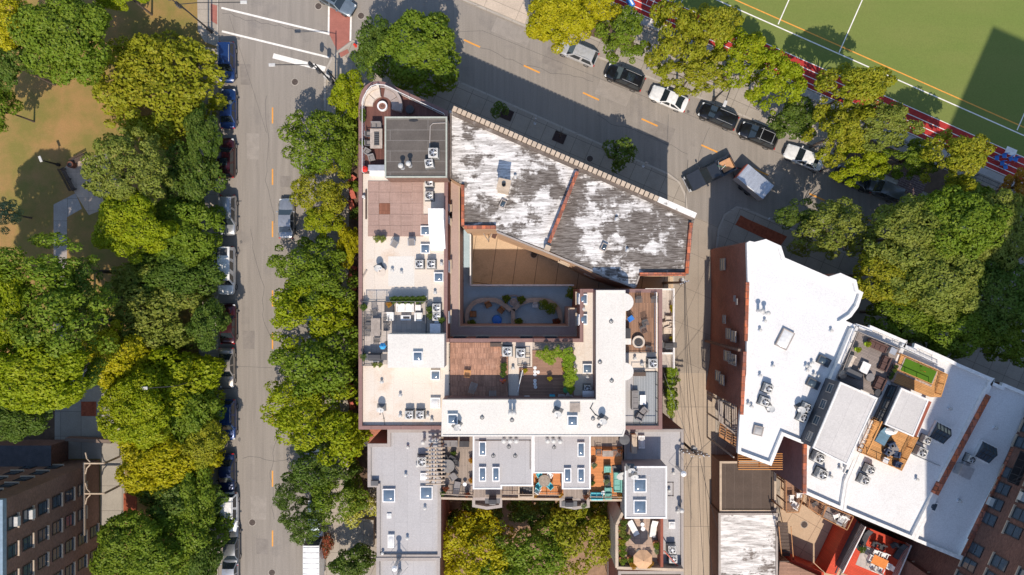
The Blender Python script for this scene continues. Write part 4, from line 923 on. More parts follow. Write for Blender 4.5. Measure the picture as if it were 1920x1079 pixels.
# kind: L,W,H, beltline, cabin rear/front at belt, cabin rear/front at roof, deck heights (tail, nose)
KINDS={'sedan':(4.75,1.84,1.45,.92,-1.75,.95,-1.0,.25,.96,.80),
 'suv':(4.7,1.9,1.7,1.02,-2.25,1.15,-2.0,.45,1.04,.95),
 'wagon':(4.8,1.88,1.62,1.0,-2.3,1.1,-1.9,.4,1.02,.9),
 'coupe':(4.6,1.84,1.36,.9,-1.85,.85,-.85,.15,.94,.76),
 'van':(5.6,2.0,2.15,1.15,-2.72,1.7,-2.66,1.1,1.16,1.0),
 'box':(5.8,2.05,2.5,1.2,-2.85,1.9,-2.8,1.35,1.2,1.05)}
def car(px,py,deg,kind,col,label,name='parked_car',cat='car',group='cars parked along the kerbs',extras=()):
    L,W,Hh,belt,cr,cf,rr,rf,tail,nose=KINDS[kind]; x,y=P(px,py,.8)
    t=T(name,label,cat,(x,y,.004),R(deg),group)
    pm_=col
    # body lofted along its length
    xs=[-L/2,-L/2+.06,-L/2+.25,-L/2+.7,-1.2,0,1.2,L/2-.9,L/2-.42,L/2-.14,L/2]
    ws=[.78,.9,.97,1,1,.99,1,.985,.93,.82,.66]
    tops=[tail-.22,tail-.08,tail,tail+.01,belt,belt,belt,nose+.04,nose-.02,nose-.12,nose-.3]
    if kind in('suv','wagon','van','box'): tops[0]=tail-.15
    bots=[.4,.34,.26,.22,.2,.2,.2,.22,.26,.34,.42]
    vs=[];n=len(xs);K=11
    for i in range(n):
        w_=W/2*ws[i]; tp=tops[i]; bo=bots[i]; mid=bo+(tp-bo)*.55
        sec=[(-w_*.9,bo),(-w_,bo+.1),(-w_,mid),(-w_*.975,tp-.1),(-w_*.9,tp-.02),(0,tp+.035),(w_*.9,tp-.02),(w_*.975,tp-.1),(w_,mid),(w_,bo+.1),(w_*.9,bo)]
        vs+=[(xs[i],a,b) for a,b in sec]
    fs=[]
    for i in range(n-1):
        for j in range(K):
            k=(j+1)%K; fs.append((i*K+j,i*K+k,(i+1)*K+k,(i+1)*K+j))
    fs.append(tuple(range(K))[::-1]); fs.append(tuple(range((n-1)*K,n*K)))
    fs=[tuple(reversed(f)) for f in fs]
    b=MB().add(vs,fs).build('body',pm_,t,smooth=True)
    e=b.modifiers.new('s','SUBSURF'); e.levels=1; e.render_levels=1
    # cabin frustum and roof
    wb,wr=W/2*.93,W/2*.74
    if kind in('van','box'): wb,wr=W/2*.98,W/2*.9
    zb=belt-.03; zr_=Hh-.05
    c8=[(cr,-wb,zb),(cf,-wb,zb),(cf,wb,zb),(cr,wb,zb),(rr,-wr,zr_),(rf,-wr,zr_),(rf,wr,zr_),(rr,wr,zr_)]
    cab=MB().add(c8,[(0,1,5,4),(1,2,6,5),(2,3,7,6),(3,0,4,7),(4,5,6,7)]).build('cabin',pm_,t,bevel=.05)
    rp=[]; nx=7
    for i in range(nx):
        u=i/(nx-1); xx=rr-.03+(rf-rr+.06)*u; zz=zr_+.055*math.sin(PI*(.12+.76*u))
        rp+=[(xx,-wr-.01,zz-.035),(xx,-wr*.6,zz),(xx,0,zz+.012),(xx,wr*.6,zz),(xx,wr+.01,zz-.035)]
    MB().add(rp,[(i*5+j,(i+1)*5+j,(i+1)*5+j+1,i*5+j+1) for i in range(nx-1) for j in range(4)]).build('roof',pm_,t,smooth=True)
    def pane(nm,q,ins=.12,off=.015,m_=autogl):
        q=[Vector(a) for a in q]; c=sum(q,Vector())/4; nrm=(q[1]-q[0]).cross(q[2]-q[0]).normalized()
        if nrm.dot(c-Vector((-.4,0,.8)))<0: nrm=-nrm
        q2=[c+(a-c)*(1-ins)+nrm*off for a in q]; q3=[a-nrm*.05 for a in q2]
        return MB().add([*q2,*q3],[(0,1,2,3),(0,4,5,1),(1,5,6,2),(2,6,7,3),(3,7,4,0)]).build(nm,m_,t)
    pane('windshield',[c8[1],c8[2],c8[6],c8[5]],.08)
    if kind!='van' and kind!='box': pane('rear_window',[c8[3],c8[0],c8[4],c8[7]],.13)
    for s_,(a,b_,c_,d_) in ((-1,(0,1,5,4)),(1,(3,2,6,7))):
        A,B,C_,D=[Vector(c8[k]) for k in (a,b_,c_,d_)]
        segs=((.04,.48),(.52,.93)) if kind not in('van','box') else ((.08,.34),(.4,.66),(.76,.96))
        if kind=='box': segs=((.82,.97),)
        for (u0,u1) in segs:
            pane('side_window',[A.lerp(B,u0),A.lerp(B,u1),D.lerp(C_,u1),D.lerp(C_,u0)],.12,.012)
        MB().box((cf-.25,s_*(W/2+.06),belt+.05),(.14,.22,.15),0).build('mirror',pm_,t,bevel=.03)
        MB().box((L/2-.26,s_*W*.36,nose-.16),(.24,.26,.1),s_*-.35).build('headlight',lampw,t,bevel=.03)
        MB().box((-L/2+.07,s_*W*.37,tail-.2),(.14,.3,.16),s_*.25).build('taillight',lampr,t,bevel=.02)
        for wx in (L/2-.92,-L/2+.9):
            wh=MB(); seg=18
            for k in range(seg): pass
            rr_=.33; yy=s_*(W/2-.1)
            ring=[(.0,)]
            pts=[]
            vs2=[];fs2=[]
            for q_,(yo,rad) in enumerate(((-.11,.25),(-.11,.33),(.11,.33),(.11,.25))):
                vs2+=[(wx+rad*math.cos(2*PI*k/seg),yy+yo,.33+rad*math.sin(2*PI*k/seg)) for k in range(seg)]
            for q_ in range(3):
                for k in range(seg): fs2.append((q_*seg+k,q_*seg+(k+1)%seg,(q_+1)*seg+(k+1)%seg,(q_+1)*seg+k))
            wo=wh.add(vs2,fs2).build('wheel',tyre,t)
            hub=MB(); hub.add([(wx,yy+s_*.1,.33)]+[(wx+.25*math.cos(2*PI*k/12),yy+s_*.085,.33+.25*math.sin(2*PI*k/12)) for k in range(12)],[(0,1+k,1+(k+1)%12) for k in range(12)])
            hub.build('rim',rim,wo)
    MB().box((L/2-.06,0,.5),(.1,W*.55,.22)).build('grille',trim,t,bevel=.02)
    if 'rails' in extras:
        for s_ in (-1,1): MB().tube([(rr+.25,s_*wr*.86,Hh+.02),((rr+rf)/2,s_*wr*.86,Hh+.06),(rf-.25,s_*wr*.86,Hh+.02)],.03,6).build('roof_rail',steel,t)
    if 'bars' in extras:
        for xx in (rr+.5,rf-.5): MB().box((xx,0,Hh+.09),(.07,W*.78,.04)).build('roof_bar',steel,t)
    if 'sunroof' in extras: MB().box(((rr+rf)/2+.15,0,Hh+.008),(.85,wr*1.25,.02)).build('sunroof',autogl,t)
    if kind=='box':
        for i in range(7): MB().box((rr+.35+i*.6,0,Hh+.012),(.05,wr*1.9,.03)).build('roof_rib',mat('van_rib',(.72,.72,.7),var=.1),t)
    if 'hatches' in extras:
        MB().box((rr+.55,.1,Hh+.03),(.8,1.15,.04)).build('roof_panel',darkgrey,t)
        for i in range(3): MB().box((rr+.75+i*.95,-wr*.62,Hh+.022),(.8,.16,.02)).build('roof_window',autogl,t)
    return t
blue=paint('blue',(.01,.04,.15)); navy=paint('navy',(.01,.025,.08)); blk=paint('black',(.008,.008,.01),.1); maroon=paint('maroon',(.05,.008,.012)); silv=paint('silver',(.42,.43,.44),.6); whi=paint('white',(.78,.78,.76),0)
gry=paint('grey',(.16,.17,.18),.6); bge=paint('beige',(.38,.34,.3),.5); steelb=paint('steel_blue',(.25,.3,.33),.6)
CK='cars parked along the kerbs'
car(425,117,-90,'suv',blue,'deep blue wagon nearest the crosswalk on the left kerb',extras=('rails',))
car(427,203,90,'sedan',blue,'bright blue sedan, second from the crosswalk on the left kerb')
car(425,296,90,'suv',maroon,'dark maroon car, third from the crosswalk on the left kerb',extras=('sunroof',))
car(427,404,-90,'suv',silv,'silver wagon parked just above the white van',extras=('rails',))
car(424,508,-90,'van',whi,'white camper van with dark roof panels parked on the left kerb',name='parked_van',cat='van',extras=('hatches',))
car(427,607,90,'sedan',maroon,'dark red car mostly hidden under the small dark tree')
car(424,691,-90,'sedan',bge,'beige sedan below the half hidden dark red car')
car(427,788,-90,'wagon',blue,'blue wagon with red tail light half under the yellow tree tips',extras=('rails',))
car(425,889,-90,'sedan',navy,'dark blue black car above the white pickup on the left kerb')
car(430,962,-90,'suv',whi,'white sport wagon with roof bars low on the left kerb',extras=('bars','rails'))
car(433,1022,90,'sedan',gry,'dark car nearly buried under the tree below the white wagon')
car(431,1068,90,'sedan',silv,'silver car at the bottom end of the left kerb')
car(536,409,90,'sedan',silv,'silver car standing in the right hand lane beside the street trees',name='car')
for yy,c_,lb in ((585,steelb,'pale blue car glimpsed through the wide bright street tree'),(668,gry,'grey car glimpsed under the trees at mid height of the road'),(725,whi,'white car glimpsed under the trees left of the cream roof'),(820,gry,'dark car hidden beneath the yellowish street tree'),(975,steelb,'car hidden beneath the dark tree above the white box van')):
    car(590,yy,90,'sedan',c_,lb)
car(591,1036,90,'box',whi,'white box van parked on the right kerb near the bottom',name='parked_van',cat='van')
car(590,1092,90,'wagon',steelb,'pale car behind the white box van at the bottom edge')
car(630,2,150-180,'sedan',steelb,'grey green sedan crossing the intersection at the top edge',name='car',extras=('sunroof',),group=None)
SD=math.degrees(STREET)
car(1083,98,SD+180,'wagon',paint('lightsilver',(.62,.63,.64),.4),'silver wagon half under the yellow tree on the slanted street',extras=('rails',))
car(1171,145,SD+180,'suv',blk,'black wagon with sunroof under the green tree on the slanted street',extras=('sunroof','rails'))
car(1254,184,SD+180,'coupe',whi,'white coupe partly under the golden olive tree')
car(1346,218,SD+180,'suv',blk,'black wagon above the pickup truck, nearest the lamp arm',extras=('rails',))
car(1422,254,SD+180,'suv',blk,'black wagon between another black wagon and the white sedan',extras=('bars','rails'))
car(1508,295,SD+180,'sedan',whi,'white sedan on the slanted street with a bicycle behind it')
car(1602,335,SD+180,'sedan',blk,'black car almost hidden by the golden tree on the slanted street')
car(1656,355,SD+180,'suv',gry,'dark grey car right of the almost hidden black car')
# pickup
def pickup(px,py,deg):
    x,y=P(px,py,.9); t=T('pickup_truck','dark grey pickup truck turning into the alley with lumber in its bed','pickup truck',(x,y,.004),R(deg)); L,W=5.9,2.02
    c=paint('charcoal',(.035,.04,.048),.4)
    b=MB().box((1.9,0,.78),(1.85,W,.62)).box((.1,0,.78),(1.8,W,.66))
    MB().add([(L/2,-.8,.5),(L/2,.8,.5),(L/2-.1,.92,1.0),(L/2-.1,-.92,1.0),(.95,-1,1.12),(.95,1,1.12),(.95,-1,.4),(.95,1,.4),(L/2-.35,-1,.9),(L/2-.35,1,.9),(L/2-.35,-1,.45),(L/2-.35,1,.45)],
      [(0,1,2,3),(3,2,9,8),(8,9,5,4),(4,6,10,8),(5,9,11,7),(8,10,0,3),(9,2,1,11)]).build('hood',c,t)
    MB().box((0,0,.72),(1.95,W,.72)).build('body',c,t,bevel=.04)
    cb=[(-.95,-.95,1.07),(1.05,-.95,1.07),(1.05,.95,1.07),(-.95,.95,1.07),(-.85,-.76,1.82),(.3,-.76,1.82),(.3,.76,1.82),(-.85,.76,1.82)]
    MB().add(cb,[(0,1,5,4),(1,2,6,5),(2,3,7,6),(3,0,4,7),(4,5,6,7)]).build('cabin',c,t,bevel=.05)
    for nm,q in (('windshield',(1,2,6,5)),('rear_window',(3,0,4,7)),('side_window',(0,1,5,4)),('side_window',(2,3,7,6))):
        q=[Vector(cb[k]) for k in q]; ce=sum(q,Vector())/4; n=(q[1]-q[0]).cross(q[2]-q[0]).normalized()
        if n.dot(ce-Vector((-.1,0,1.3)))<0: n=-n
        q2=[ce+(a-ce)*.86+n*.015 for a in q]; MB().add([*q2,*[a-n*.04 for a in q2]],[(0,1,2,3),(0,4,5,1),(1,5,6,2),(2,6,7,3),(3,7,4,0)]).build(nm,autogl,t)
    bd=MB(); bd.box((-1.95,0,.5),(2.0,W-.1,.12)); bd.box((-1.95,W/2-.06,.8),(2.0,.12,.72)); bd.box((-1.95,-W/2+.06,.8),(2.0,.12,.72)); bd.build('bed',c,t)
    MB().box((-2.95,0,.8),(.1,W-.25,.7)).build('tailgate',c,t,bevel=.02); MB().box((-3.08,0,.45),(.14,W-.1,.18)).build('rear_bumper',steel,t,bevel=.03); MB().box((2.98,0,.48),(.14,W-.2,.25)).build('front_bumper',steel,t,bevel=.03)
    MB().box((2.93,0,.78),(.08,1.2,.25)).build('grille',trim,t)
    for s_ in (-1,1):
        MB().box((2.82,s_*.8,.85),(.2,.3,.18)).build('headlight',lampw,t); MB().box((-2.98,s_*.93,.9),(.1,.12,.35)).build('taillight',lampr,t); MB().box((.95,s_*1.16,1.25),(.16,.28,.24)).build('mirror',c,t,bevel=.03)
        for wx in (1.95,-1.85):
            wv=[];wf=[]
            for q_,(yo,rad) in enumerate(((-.13,.28),(-.13,.39),(.13,.39),(.13,.28))): wv+=[(wx+rad*math.cos(2*PI*k/18),s_*.9+yo,.39+rad*math.sin(2*PI*k/18)) for k in range(18)]
            for q_ in range(3):
                for k in range(18): wf.append((q_*18+k,q_*18+(k+1)%18,(q_+1)*18+(k+1)%18,(q_+1)*18+k))
            MB().add(wv,wf).build('wheel',tyre,t)
    return t
pk=pickup(1331,325,206.5)
pr=Matrix.Rotation(R(206.5),3,'Z'); px_,py_=P(1331,325,.9)
def onbed(lx,ly,z): v=pr@Vector((lx,ly,0)); return (px_+v.x,py_+v.y,z)
t=T('plywood_sheet','tan plywood sheet lying in the pickup bed','plywood',onbed(-2.2,.05,.57),R(206.5)); MB().box((0,0,.2),(1.35,1.3,.05)).build('sheet',plain('plywood',(.55,.3,.15),.8),t)
for i,(lx,ly,a,l,m_,lb) in enumerate(((-1.4,.2,20,1.3,frame_w,'pale pipe lying across the lumber in the pickup bed'),(-1.3,-.3,70,1.1,steel,'metal pole in the front of the pickup bed'),(-1.5,-.1,-35,1.2,plain('green_tool',(.05,.2,.12),.6),'green handled tool in the pickup bed'))):
    t=T('pipe',lb,'pipe',onbed(lx,ly,.95),R(206.5+a)); MB().tube([(-l/2,0,0),(l/2,0,.05)],.035,6).build('rod',m_,t); MB().box((l/2,0,.05),(.12,.3,.06)).build('head',darkgrey,t)
t=T('tarp_bundle','dark bundle at the cab end of the pickup bed','bundle',onbed(-1.25,.0,.57),R(206)); MB().lathe((0,0,0),[(.4,0),(.45,.15),(.3,.33),(0,.4)],9).build('cloth',charf,t); MB().tube([(-.4,-.3,.3),(.35,.3,.36)],.03).build('rope',beige,t)
# trailer
x,y=P(1412,343,1.2); t=T('cargo_trailer','silver enclosed cargo trailer hitched askew behind the pickup','trailer',(x,y,.004),R(-40))
MB().box((0,0,1.25),(3.9,2.05,1.55)).build('box_body',mat('trailer_side',(.5,.5,.5),rough=.4,var=.08),t,bevel=.04)
rm=mat('trailer_roof',(.55,.58,.62),rough=.28,metal=.5,var=.18,scale=.9,stretch=(4,.6,1)); MB().prism([(-1.93,-1.0),(1.93,-1.0),(1.93,1.0),(-1.93,1.0)],2.0,2.06).build('roof',rm,t,bevel=.03)
m=MB()
for i in range(8): m.box((-1.7+i*.485,0,2.07),(.04,1.95,.025))
m.build('roof_rib',rm,t); MB().box((-1.98,0,1.3),(.05,1.9,1.35)).build('front_panel',redc,t)
m=MB(); m.tube([(-1.9,-.7,.5),(-3.0,0,.5)],.06); m.tube([(-1.9,.7,.5),(-3.0,0,.5)],.06); m.tube([(-3.0,0,.5),(-3.35,0,.5)],.07); m.build('hitch',blackm,t)
for s_ in (-1,1):
    MB().box((-.1,s_*1.14,.62),(1.75,.22,.1)).build('fender',blackm,t,bevel=.02)
    for wx in (-.55,.35):
        wv=[];wf=[]
        for q_,(yo,rad) in enumerate(((-.09,.2),(-.09,.32),(.09,.32),(.09,.2))): wv+=[(wx+rad*math.cos(2*PI*k/16),s_*1.12+yo,.32+rad*math.sin(2*PI*k/16)) for k in range(16)]
        for q_ in range(3):
            for k in range(16): wf.append((q_*16+k,q_*16+(k+1)%16,(q_+1)*16+(k+1)%16,(q_+1)*16+k))
        MB().add(wv,wf).build('wheel',tyre,t)
# bicycle behind the white sedan
x,y=P(1534,322,0); t=T('bicycle','dark bicycle standing on the road behind the white sedan','bicycle',(x,y,.004),R(15))
for wx in (-.5,.5):
    m=MB(); m.tube([(wx+.33*math.cos(a),0,.34+.33*math.sin(a)) for a in [2*PI*i/16 for i in range(17)]],.03,5); m.build('wheel',tyre,t)
MB().tube([(-.5,0,.34),(-.05,0,.3),(.4,0,.8),(-.2,0,.78),(-.5,0,.34)],.025).build('frame',blackm,t); MB().tube([(.5,0,.34),(.38,0,.95)],.025).build('fork',blackm,t); MB().tube([(.35,-.28,.98),(.38,0,.95),(.35,.28,.98)],.02).build('handlebar',blackm,t); MB().box((-.22,0,.86),(.26,.14,.06)).build('saddle',blackm,t,bevel=.02)
# ================= ROOF EQUIPMENT AND FURNITURE: makers (built at the origin, copied afterwards)
def A(n='x'): return T(n,'x','x')
def mk_ac():
    t=A('air_conditioner'); MB().box((0,0,.04),(1.0,1.0,.08)).build('base',acd,t); MB().box((0,0,.46),(.84,.84,.76)).build('body',acm,t,bevel=.05)
    m=MB(); 
    for i in range(7): m.box((0,0,.18+i*.09),(.86,.7,.02)); m.box((0,0,.18+i*.09),(.7,.86,.02))
    m.build('louvre',acd,t)
    MB().lathe((0,0,.842),[(.0,.0),(.33,.0),(.33,.02)],24).build('fan_opening',blackm,t)
    MB().lathe((0,0,.842),[(.33,0),(.33,.05),(.39,.05),(.4,0)],24).build('fan_ring',acm,t)
    m=MB()
    for i in range(5): a=2*PI*i/5; m.box((.17*math.cos(a),.17*math.sin(a),.85),(.26,.1,.012),a,rx=.35)
    m.build('fan_blades',steel,t); m=MB(); m.cyl((0,0,.87),.1,.03,12)
    for i in range(8): a=2*PI*i/8; m.box((.18*math.cos(a),.18*math.sin(a),.885),(.36,.012,.012),a)
    m.build('fan_guard',steel,t); return t
def mk_acbox():
    t=A('air_handler'); MB().box((0,0,.5),(.98,.98,.9)).build('cabinet',steel,t,bevel=.03); m=MB()
    for i in range(5): m.box((0,.495,.25+i*.12),(.8,.03,.03))
    m.build('louvre',acd,t); MB().box((.1,.62,.35),(.45,.3,.3)).build('duct',steel,t); MB().box((0,0,.96),(1.04,1.04,.03)).build('lid',steel,t); return t
def mk_sky(w_,l,gm,fm):
    def f():
        t=A('skylight'); MB().ring([(-w_/2,-l/2),(w_/2,-l/2),(w_/2,l/2),(-w_/2,l/2)],[(-w_/2+.1,-l/2+.1),(w_/2-.1,-l/2+.1),(w_/2-.1,l/2-.1),(-w_/2+.1,l/2-.1)],-.01,.34).build('curb',fm,t,bevel=.015)
        a,b=w_/2-.09,l/2-.09; vs=[];fs=[]
        for i in range(7):
            for j in range(7):
                u,v=i/3-1,j/3-1; vs.append((a*u,b*v,.29+.14*(1-u**4)*(1-v**4)))
        for i in range(6):
            for j in range(6): fs.append((i*7+j,(i+1)*7+j,(i+1)*7+j+1,i*7+j+1))
        MB().add(vs,fs).build('dome',gm,t,smooth=True); return t
    return f
def mk_peak(w_,l):
    def f():
        t=A('skylight'); MB().ring([(-w_/2,-l/2),(w_/2,-l/2),(w_/2,l/2),(-w_/2,l/2)],[(-w_/2+.12,-l/2+.12),(w_/2-.12,-l/2+.12),(w_/2-.12,l/2-.12),(-w_/2+.12,l/2-.12)],-.01,.35).build('curb',cop_white,t)
        a,b,h=w_/2-.1,l/2-.1,.6; MB().add([(-a,-b,.3),(a,-b,.3),(a,b,.3),(-a,b,.3),(-a,-b*.25,.3+h*.5),(a,-b*.25,.3+h*.5),(-a,b*.25,.3+h*.9),(a,b*.25,.3+h*.9)],[(0,1,5,4),(4,5,7,6),(6,7,2,3),(1,2,7,5),(3,0,4,6)]).build('glazing',glassd,t)
        m=MB()
        for i in range(5):
            x=-a+2*a*i/4; m.tube([(x,-b,.33),(x,-b*.25,.33+h*.5),(x,b*.25,.33+h*.9),(x,b,.33)],.035,5)
        m.tube([(-a,-b*.25,.33+h*.5),(a,-b*.25,.33+h*.5)],.035,5); m.tube([(-a,b*.25,.33+h*.9),(a,b*.25,.33+h*.9)],.035,5); m.build('glazing_bar',blackm,t); return t
    return f
def mk_vent():
    t=A('roof_vent'); MB().lathe((0,0,0),[(.2,0),(.09,.08),(.08,.34),(.0,.34)],12).build('pipe',steel,t); MB().lathe((0,0,.36),[(.0,.1),(.15,.06),(.16,0),(0,0)],12).build('cap',acm,t); return t
def mk_stub():
    t=A('vent_pipe'); MB().lathe((0,0,0),[(.16,0),(.07,.05),(.06,.3),(.045,.3),(.045,.1)],10).build('pipe',acm,t); MB().lathe((0,0,0),[(.22,0),(.2,.015),(.08,.02)],10).build('flashing',darkgrey,t); return t
def mk_flue():
    t=A('flue_pipe'); MB().lathe((0,0,0),[(.22,0),(.15,.1),(.13,1.1),(.0,1.1)],14).build('pipe',steel,t); MB().lathe((0,0,1.15),[(.24,0),(.25,.08),(.12,.2),(0,.22)],14).build('cap',acm,t); return t
def mk_tall():
    t=A('flue_pipe'); MB().lathe((0,0,0),[(.24,0),(.17,.1),(.15,2.5),(.0,2.5)],14).build('pipe',steel,t); MB().lathe((0,0,2.55),[(.28,0),(.29,.1),(.12,.26),(0,.28)],14).build('cap',frame_w,t); m=MB(); m.tube([(0,0,2.2),(.9,.5,.05)],.02); m.tube([(0,0,2.2),(-.9,.5,.05)],.02); m.build('brace',steel,t); return t
def mk_dish():
    t=A('satellite_dish'); MB().tube([(0,0,0),(0,0,.8)],.035).build('mast',steel,t); m=MB(); m.box((0,0,.03),(.9,.7,.05)); m.build('base',acd,t)
    vs=[];fs=[];n=16
    for k,(r,d) in enumerate(((.0,0),(.15,.02),(.28,.06),(.38,.12))):
        for i in range(n):
            a=2*PI*i/n; p=Vector((r*math.cos(a),r*math.sin(a)*1.1,d)); q=Matrix.Rotation(R(42),3,'X')@p; vs.append((q.x,q.y-.05,q.z+.85))
    for k in range(3):
        for i in range(n): j=(i+1)%n; fs.append((k*n+i,k*n+j,(k+1)*n+j,(k+1)*n+i))
    MB().add(vs,fs).build('reflector',plain('dish_grey',(.5,.5,.49),.5),t,smooth=True); MB().tube([(0,.05,.7),(.05,-.45,1.15)],.018).build('arm',steel,t); MB().box((.05,-.47,1.18),(.1,.1,.1)).build('receiver',darkgrey,t); return t
def mk_chair(fm,frm,w_=.58,name='chair',arms=True,thin=False):
    def f():
        t=A(name); MB().box((0,0,.42),(w_,w_*.95,.06 if thin else .14)).build('seat',fm,t,bevel=.02)
        MB().box((0,w_*.5,.72),(w_,.07 if thin else .13,.5),rx=-.2).build('backrest',fm,t,bevel=.02)
        for a in (-1,1):
            for b in (-1,1): MB().tube([(a*w_*.45,b*w_*.42,0),(a*w_*.45,b*w_*.42,.4)],.02,5).build('leg',frm,t)
            if arms: MB().box((a*w_*.53,0,.62),(.06,w_*.9,.04)).build('armrest',frm,t)
        return t
    return f
def mk_club(fm,w_=.8,d=.8,name='armchair'):
    def f():
        t=A(name); MB().box((0,0,.2),(w_,d,.28)).build('base',fm,t,bevel=.03); n=max(1,round((w_-.2)/.62))
        for i in range(n): cw=(w_-.26)/n; MB().box((-w_/2+.13+cw*(i+.5),-.05,.42),(cw-.02,d-.22,.16)).build('cushion',fm,t,bevel=.04)
        MB().box((0,d/2-.07,.52),(w_,.16,.42)).build('backrest',fm,t,bevel=.04)
        for a in (-1,1): MB().box((a*(w_/2-.06),-.02,.44),(.13,d-.06,.26)).build('armrest',fm,t,bevel=.03)
        return t
    return f
def mk_slat(fm):
    def f():
        t=A('folding_chair'); m=MB()
        for i in range(6): m.box((0,-.22+i*.085,.42),(.5,.055,.02))
        m.build('seat',fm,t); m=MB()
        for i in range(5): m.box((0,.26+i*.035,.5+i*.1),(.5,.02,.06))
        m.build('backrest',fm,t)
        for a in (-1,1): MB().tube([(a*.26,-.25,0),(a*.26,-.22,.42),(a*.26,.25,.42),(a*.26,.42,.95)],.018,5).build('frame',fm,t); MB().tube([(a*.26,.3,0),(a*.26,.1,.42)],.018,5).build('leg',fm,t); MB().box((a*.3,0,.62),(.05,.5,.02)).build('armrest',fm,t)
        return t
    return f
def mk_chaise(fm,frm):
    def f():
        t=A('sun_lounger'); MB().box((0,-.25,.35),(.62,1.2,.1)).build('seat',fm,t,bevel=.03); MB().box((0,.62,.53),(.62,.75,.1),rx=.5).build('backrest',fm,t,bevel=.03); MB().box((0,-.05,.26),(.7,1.75,.06)).build('frame',frm,t)
        for a in (-1,1):
            for b in (-.8,.6): MB().box((a*.3,b,.12),(.05,.05,.24)).build('leg',frm,t)
        return t
    return f
def mk_table(w_,l,tm,frm,h=.74,slat=False):
    def f():
        t=A('table'); m=MB()
        if slat:
            n=int(w_/.11)
            for i in range(n): m.box((-w_/2+(i+.5)*w_/n,0,h-.02),(w_/n-.02,l,.035))
            m.box((0,0,h-.06),(w_-.1,l-.2,.03))
        else: m.box((0,0,h-.025),(w_,l,.05))
        m.build('table_top',tm,t)
        for a in (-1,1):
            for b in (-1,1): MB().box((a*(w_/2-.07),b*(l/2-.07),(h-.06)/2),(.06,.06,h-.06)).build('leg',frm,t)
        return t
    return f
def mk_round(r,tm,frm,h=.74,hole=None):
    def f():
        t=A('round_table'); MB().cyl((0,0,h-.05),r,.05,28).build('table_top',tm,t); MB().cyl((0,0,.03),.05,h-.08,8).build('column',frm,t); MB().cyl((0,0,0),r*.5,.03,16).build('foot',frm,t)
        if hole: MB().cyl((0,0,h),hole,.006,20).build('centre_bowl',charf,t)
        return t
    return f
def mk_firepit(r,om,im):
    def f():
        t=A('fire_pit'); MB().lathe((0,0,0),[(r*.9,0),(r,.1),(r,.42),(r*.72,.42),(r*.66,.3)],28).build('bowl',om,t); MB().lathe((0,0,.3),[(r*.67,0),(r*.3,.03),(0,.05)],20).build('lava_rock',im,t); m=MB()
        for i in range(5): a=i*1.3; m.box((r*.25*math.cos(a),r*.25*math.sin(a),.37),(.1,.07,.05),a)
        m.build('log',wood_d,t); return t
    return f
def mk_ott(r,fm):
    def f():
        t=A('ottoman'); MB().lathe((0,0,0),[(r*.92,0),(r,.05),(r,.36),(r*.95,.42),(0,.44)],24).build('seat',fm,t); MB().lathe((0,0,.3),[(r*1.0,0),(r*1.02,.02),(r*1.0,.04)],24).build('piping',darkgrey,t); return t
    return f
def mk_kettle(fm):
    def f():
        t=A('kettle_grill'); MB().lathe((0,0,.55),[(0,0),(.2,.03),(.3,.18),(.31,.25)],20).build('bowl',fm,t); MB().lathe((0,0,.81),[(.32,0),(.29,.12),(.15,.22),(0,.25)],20).build('lid',fm,t); MB().tube([(-.06,0,1.07),(0,0,1.12),(.06,0,1.07)],.015).build('handle',blackm,t)
        for i in range(3): a=2*PI*i/3; MB().tube([(.1*math.cos(a),.1*math.sin(a),.58),(.3*math.cos(a),.3*math.sin(a),0)],.018).build('leg',steel,t)
        return t
    return f
def mk_grill():
    t=A('barbecue'); MB().box((0,0,.45),(.75,.55,.8)).build('cabinet',darkgrey,t,bevel=.02); m=MB(); m.add([(-.4,-.3,.86),(.4,-.3,.86),(.4,.3,.86),(-.4,.3,.86),(-.38,-.1,1.1),(.38,-.1,1.1),(.38,.2,1.12),(-.38,.2,1.12)],[(0,1,5,4),(4,5,6,7),(6,2,3,7),(1,2,6,5),(0,4,7,3)]); m.build('lid',charf,t,bevel=.03)
    for a in (-1,1): MB().box((a*.58,0,.84),(.36,.5,.04)).build('side_shelf',darkgrey,t)
    MB().tube([(-.3,-.34,.95),(.3,-.34,.95)],.018).build('handle',steel,t); return t
def mk_pot(leaf,potm,fl=None,s=1):
    def f():
        t=A('potted_plant'); MB().lathe((0,0,0),[(.17*s,0),(.23*s,.36*s),(.25*s,.38*s),(.2*s,.38*s),(.19*s,.33*s),(0,.33*s)],14).build('pot',potm,t)
        me=CR['S',0][0][0]; c=bpy.data.objects.new('foliage',me); COL.objects.link(c); c.parent=t; c.location=(0,0,.52*s); c.scale=(.2*s,.2*s,.22*s); c.material_slots[0].link='OBJECT'; c.material_slots[0].material=LEAF[leaf]; return t
    return f
def mk_umb(r,fm,n=8):
    def f():
        t=A('parasol'); m=MB(); vs=[(0,0,2.55)]+[(r*math.cos(2*PI*i/n),r*math.sin(2*PI*i/n),2.1) for i in range(n)]; m.add(vs,[(0,1+i,1+(i+1)%n) for i in range(n)]); m.build('canopy',fm,t); MB().cyl((0,0,0),.03,2.6,8).build('pole',wood,t); MB().cyl((0,0,0),.28,.08,16).build('base',darkgrey,t)
        m=MB(); [m.tube([(0,0,2.52),(r*.99*math.cos(2*PI*i/n),r*.99*math.sin(2*PI*i/n),2.08)],.012,4) for i in range(n)]; m.build('rib',wood,t); return t
    return f
def mk_box(w_,l,h,bm,lm,name='storage_box',cat=None):
    def f():
        t=A(name); MB().box((0,0,h/2),(w_,l,h)).build('body',bm,t,bevel=.02); MB().box((0,0,h+.015),(w_+.05,l+.05,.03)).build('lid',lm,t,bevel=.01); return t
    return f
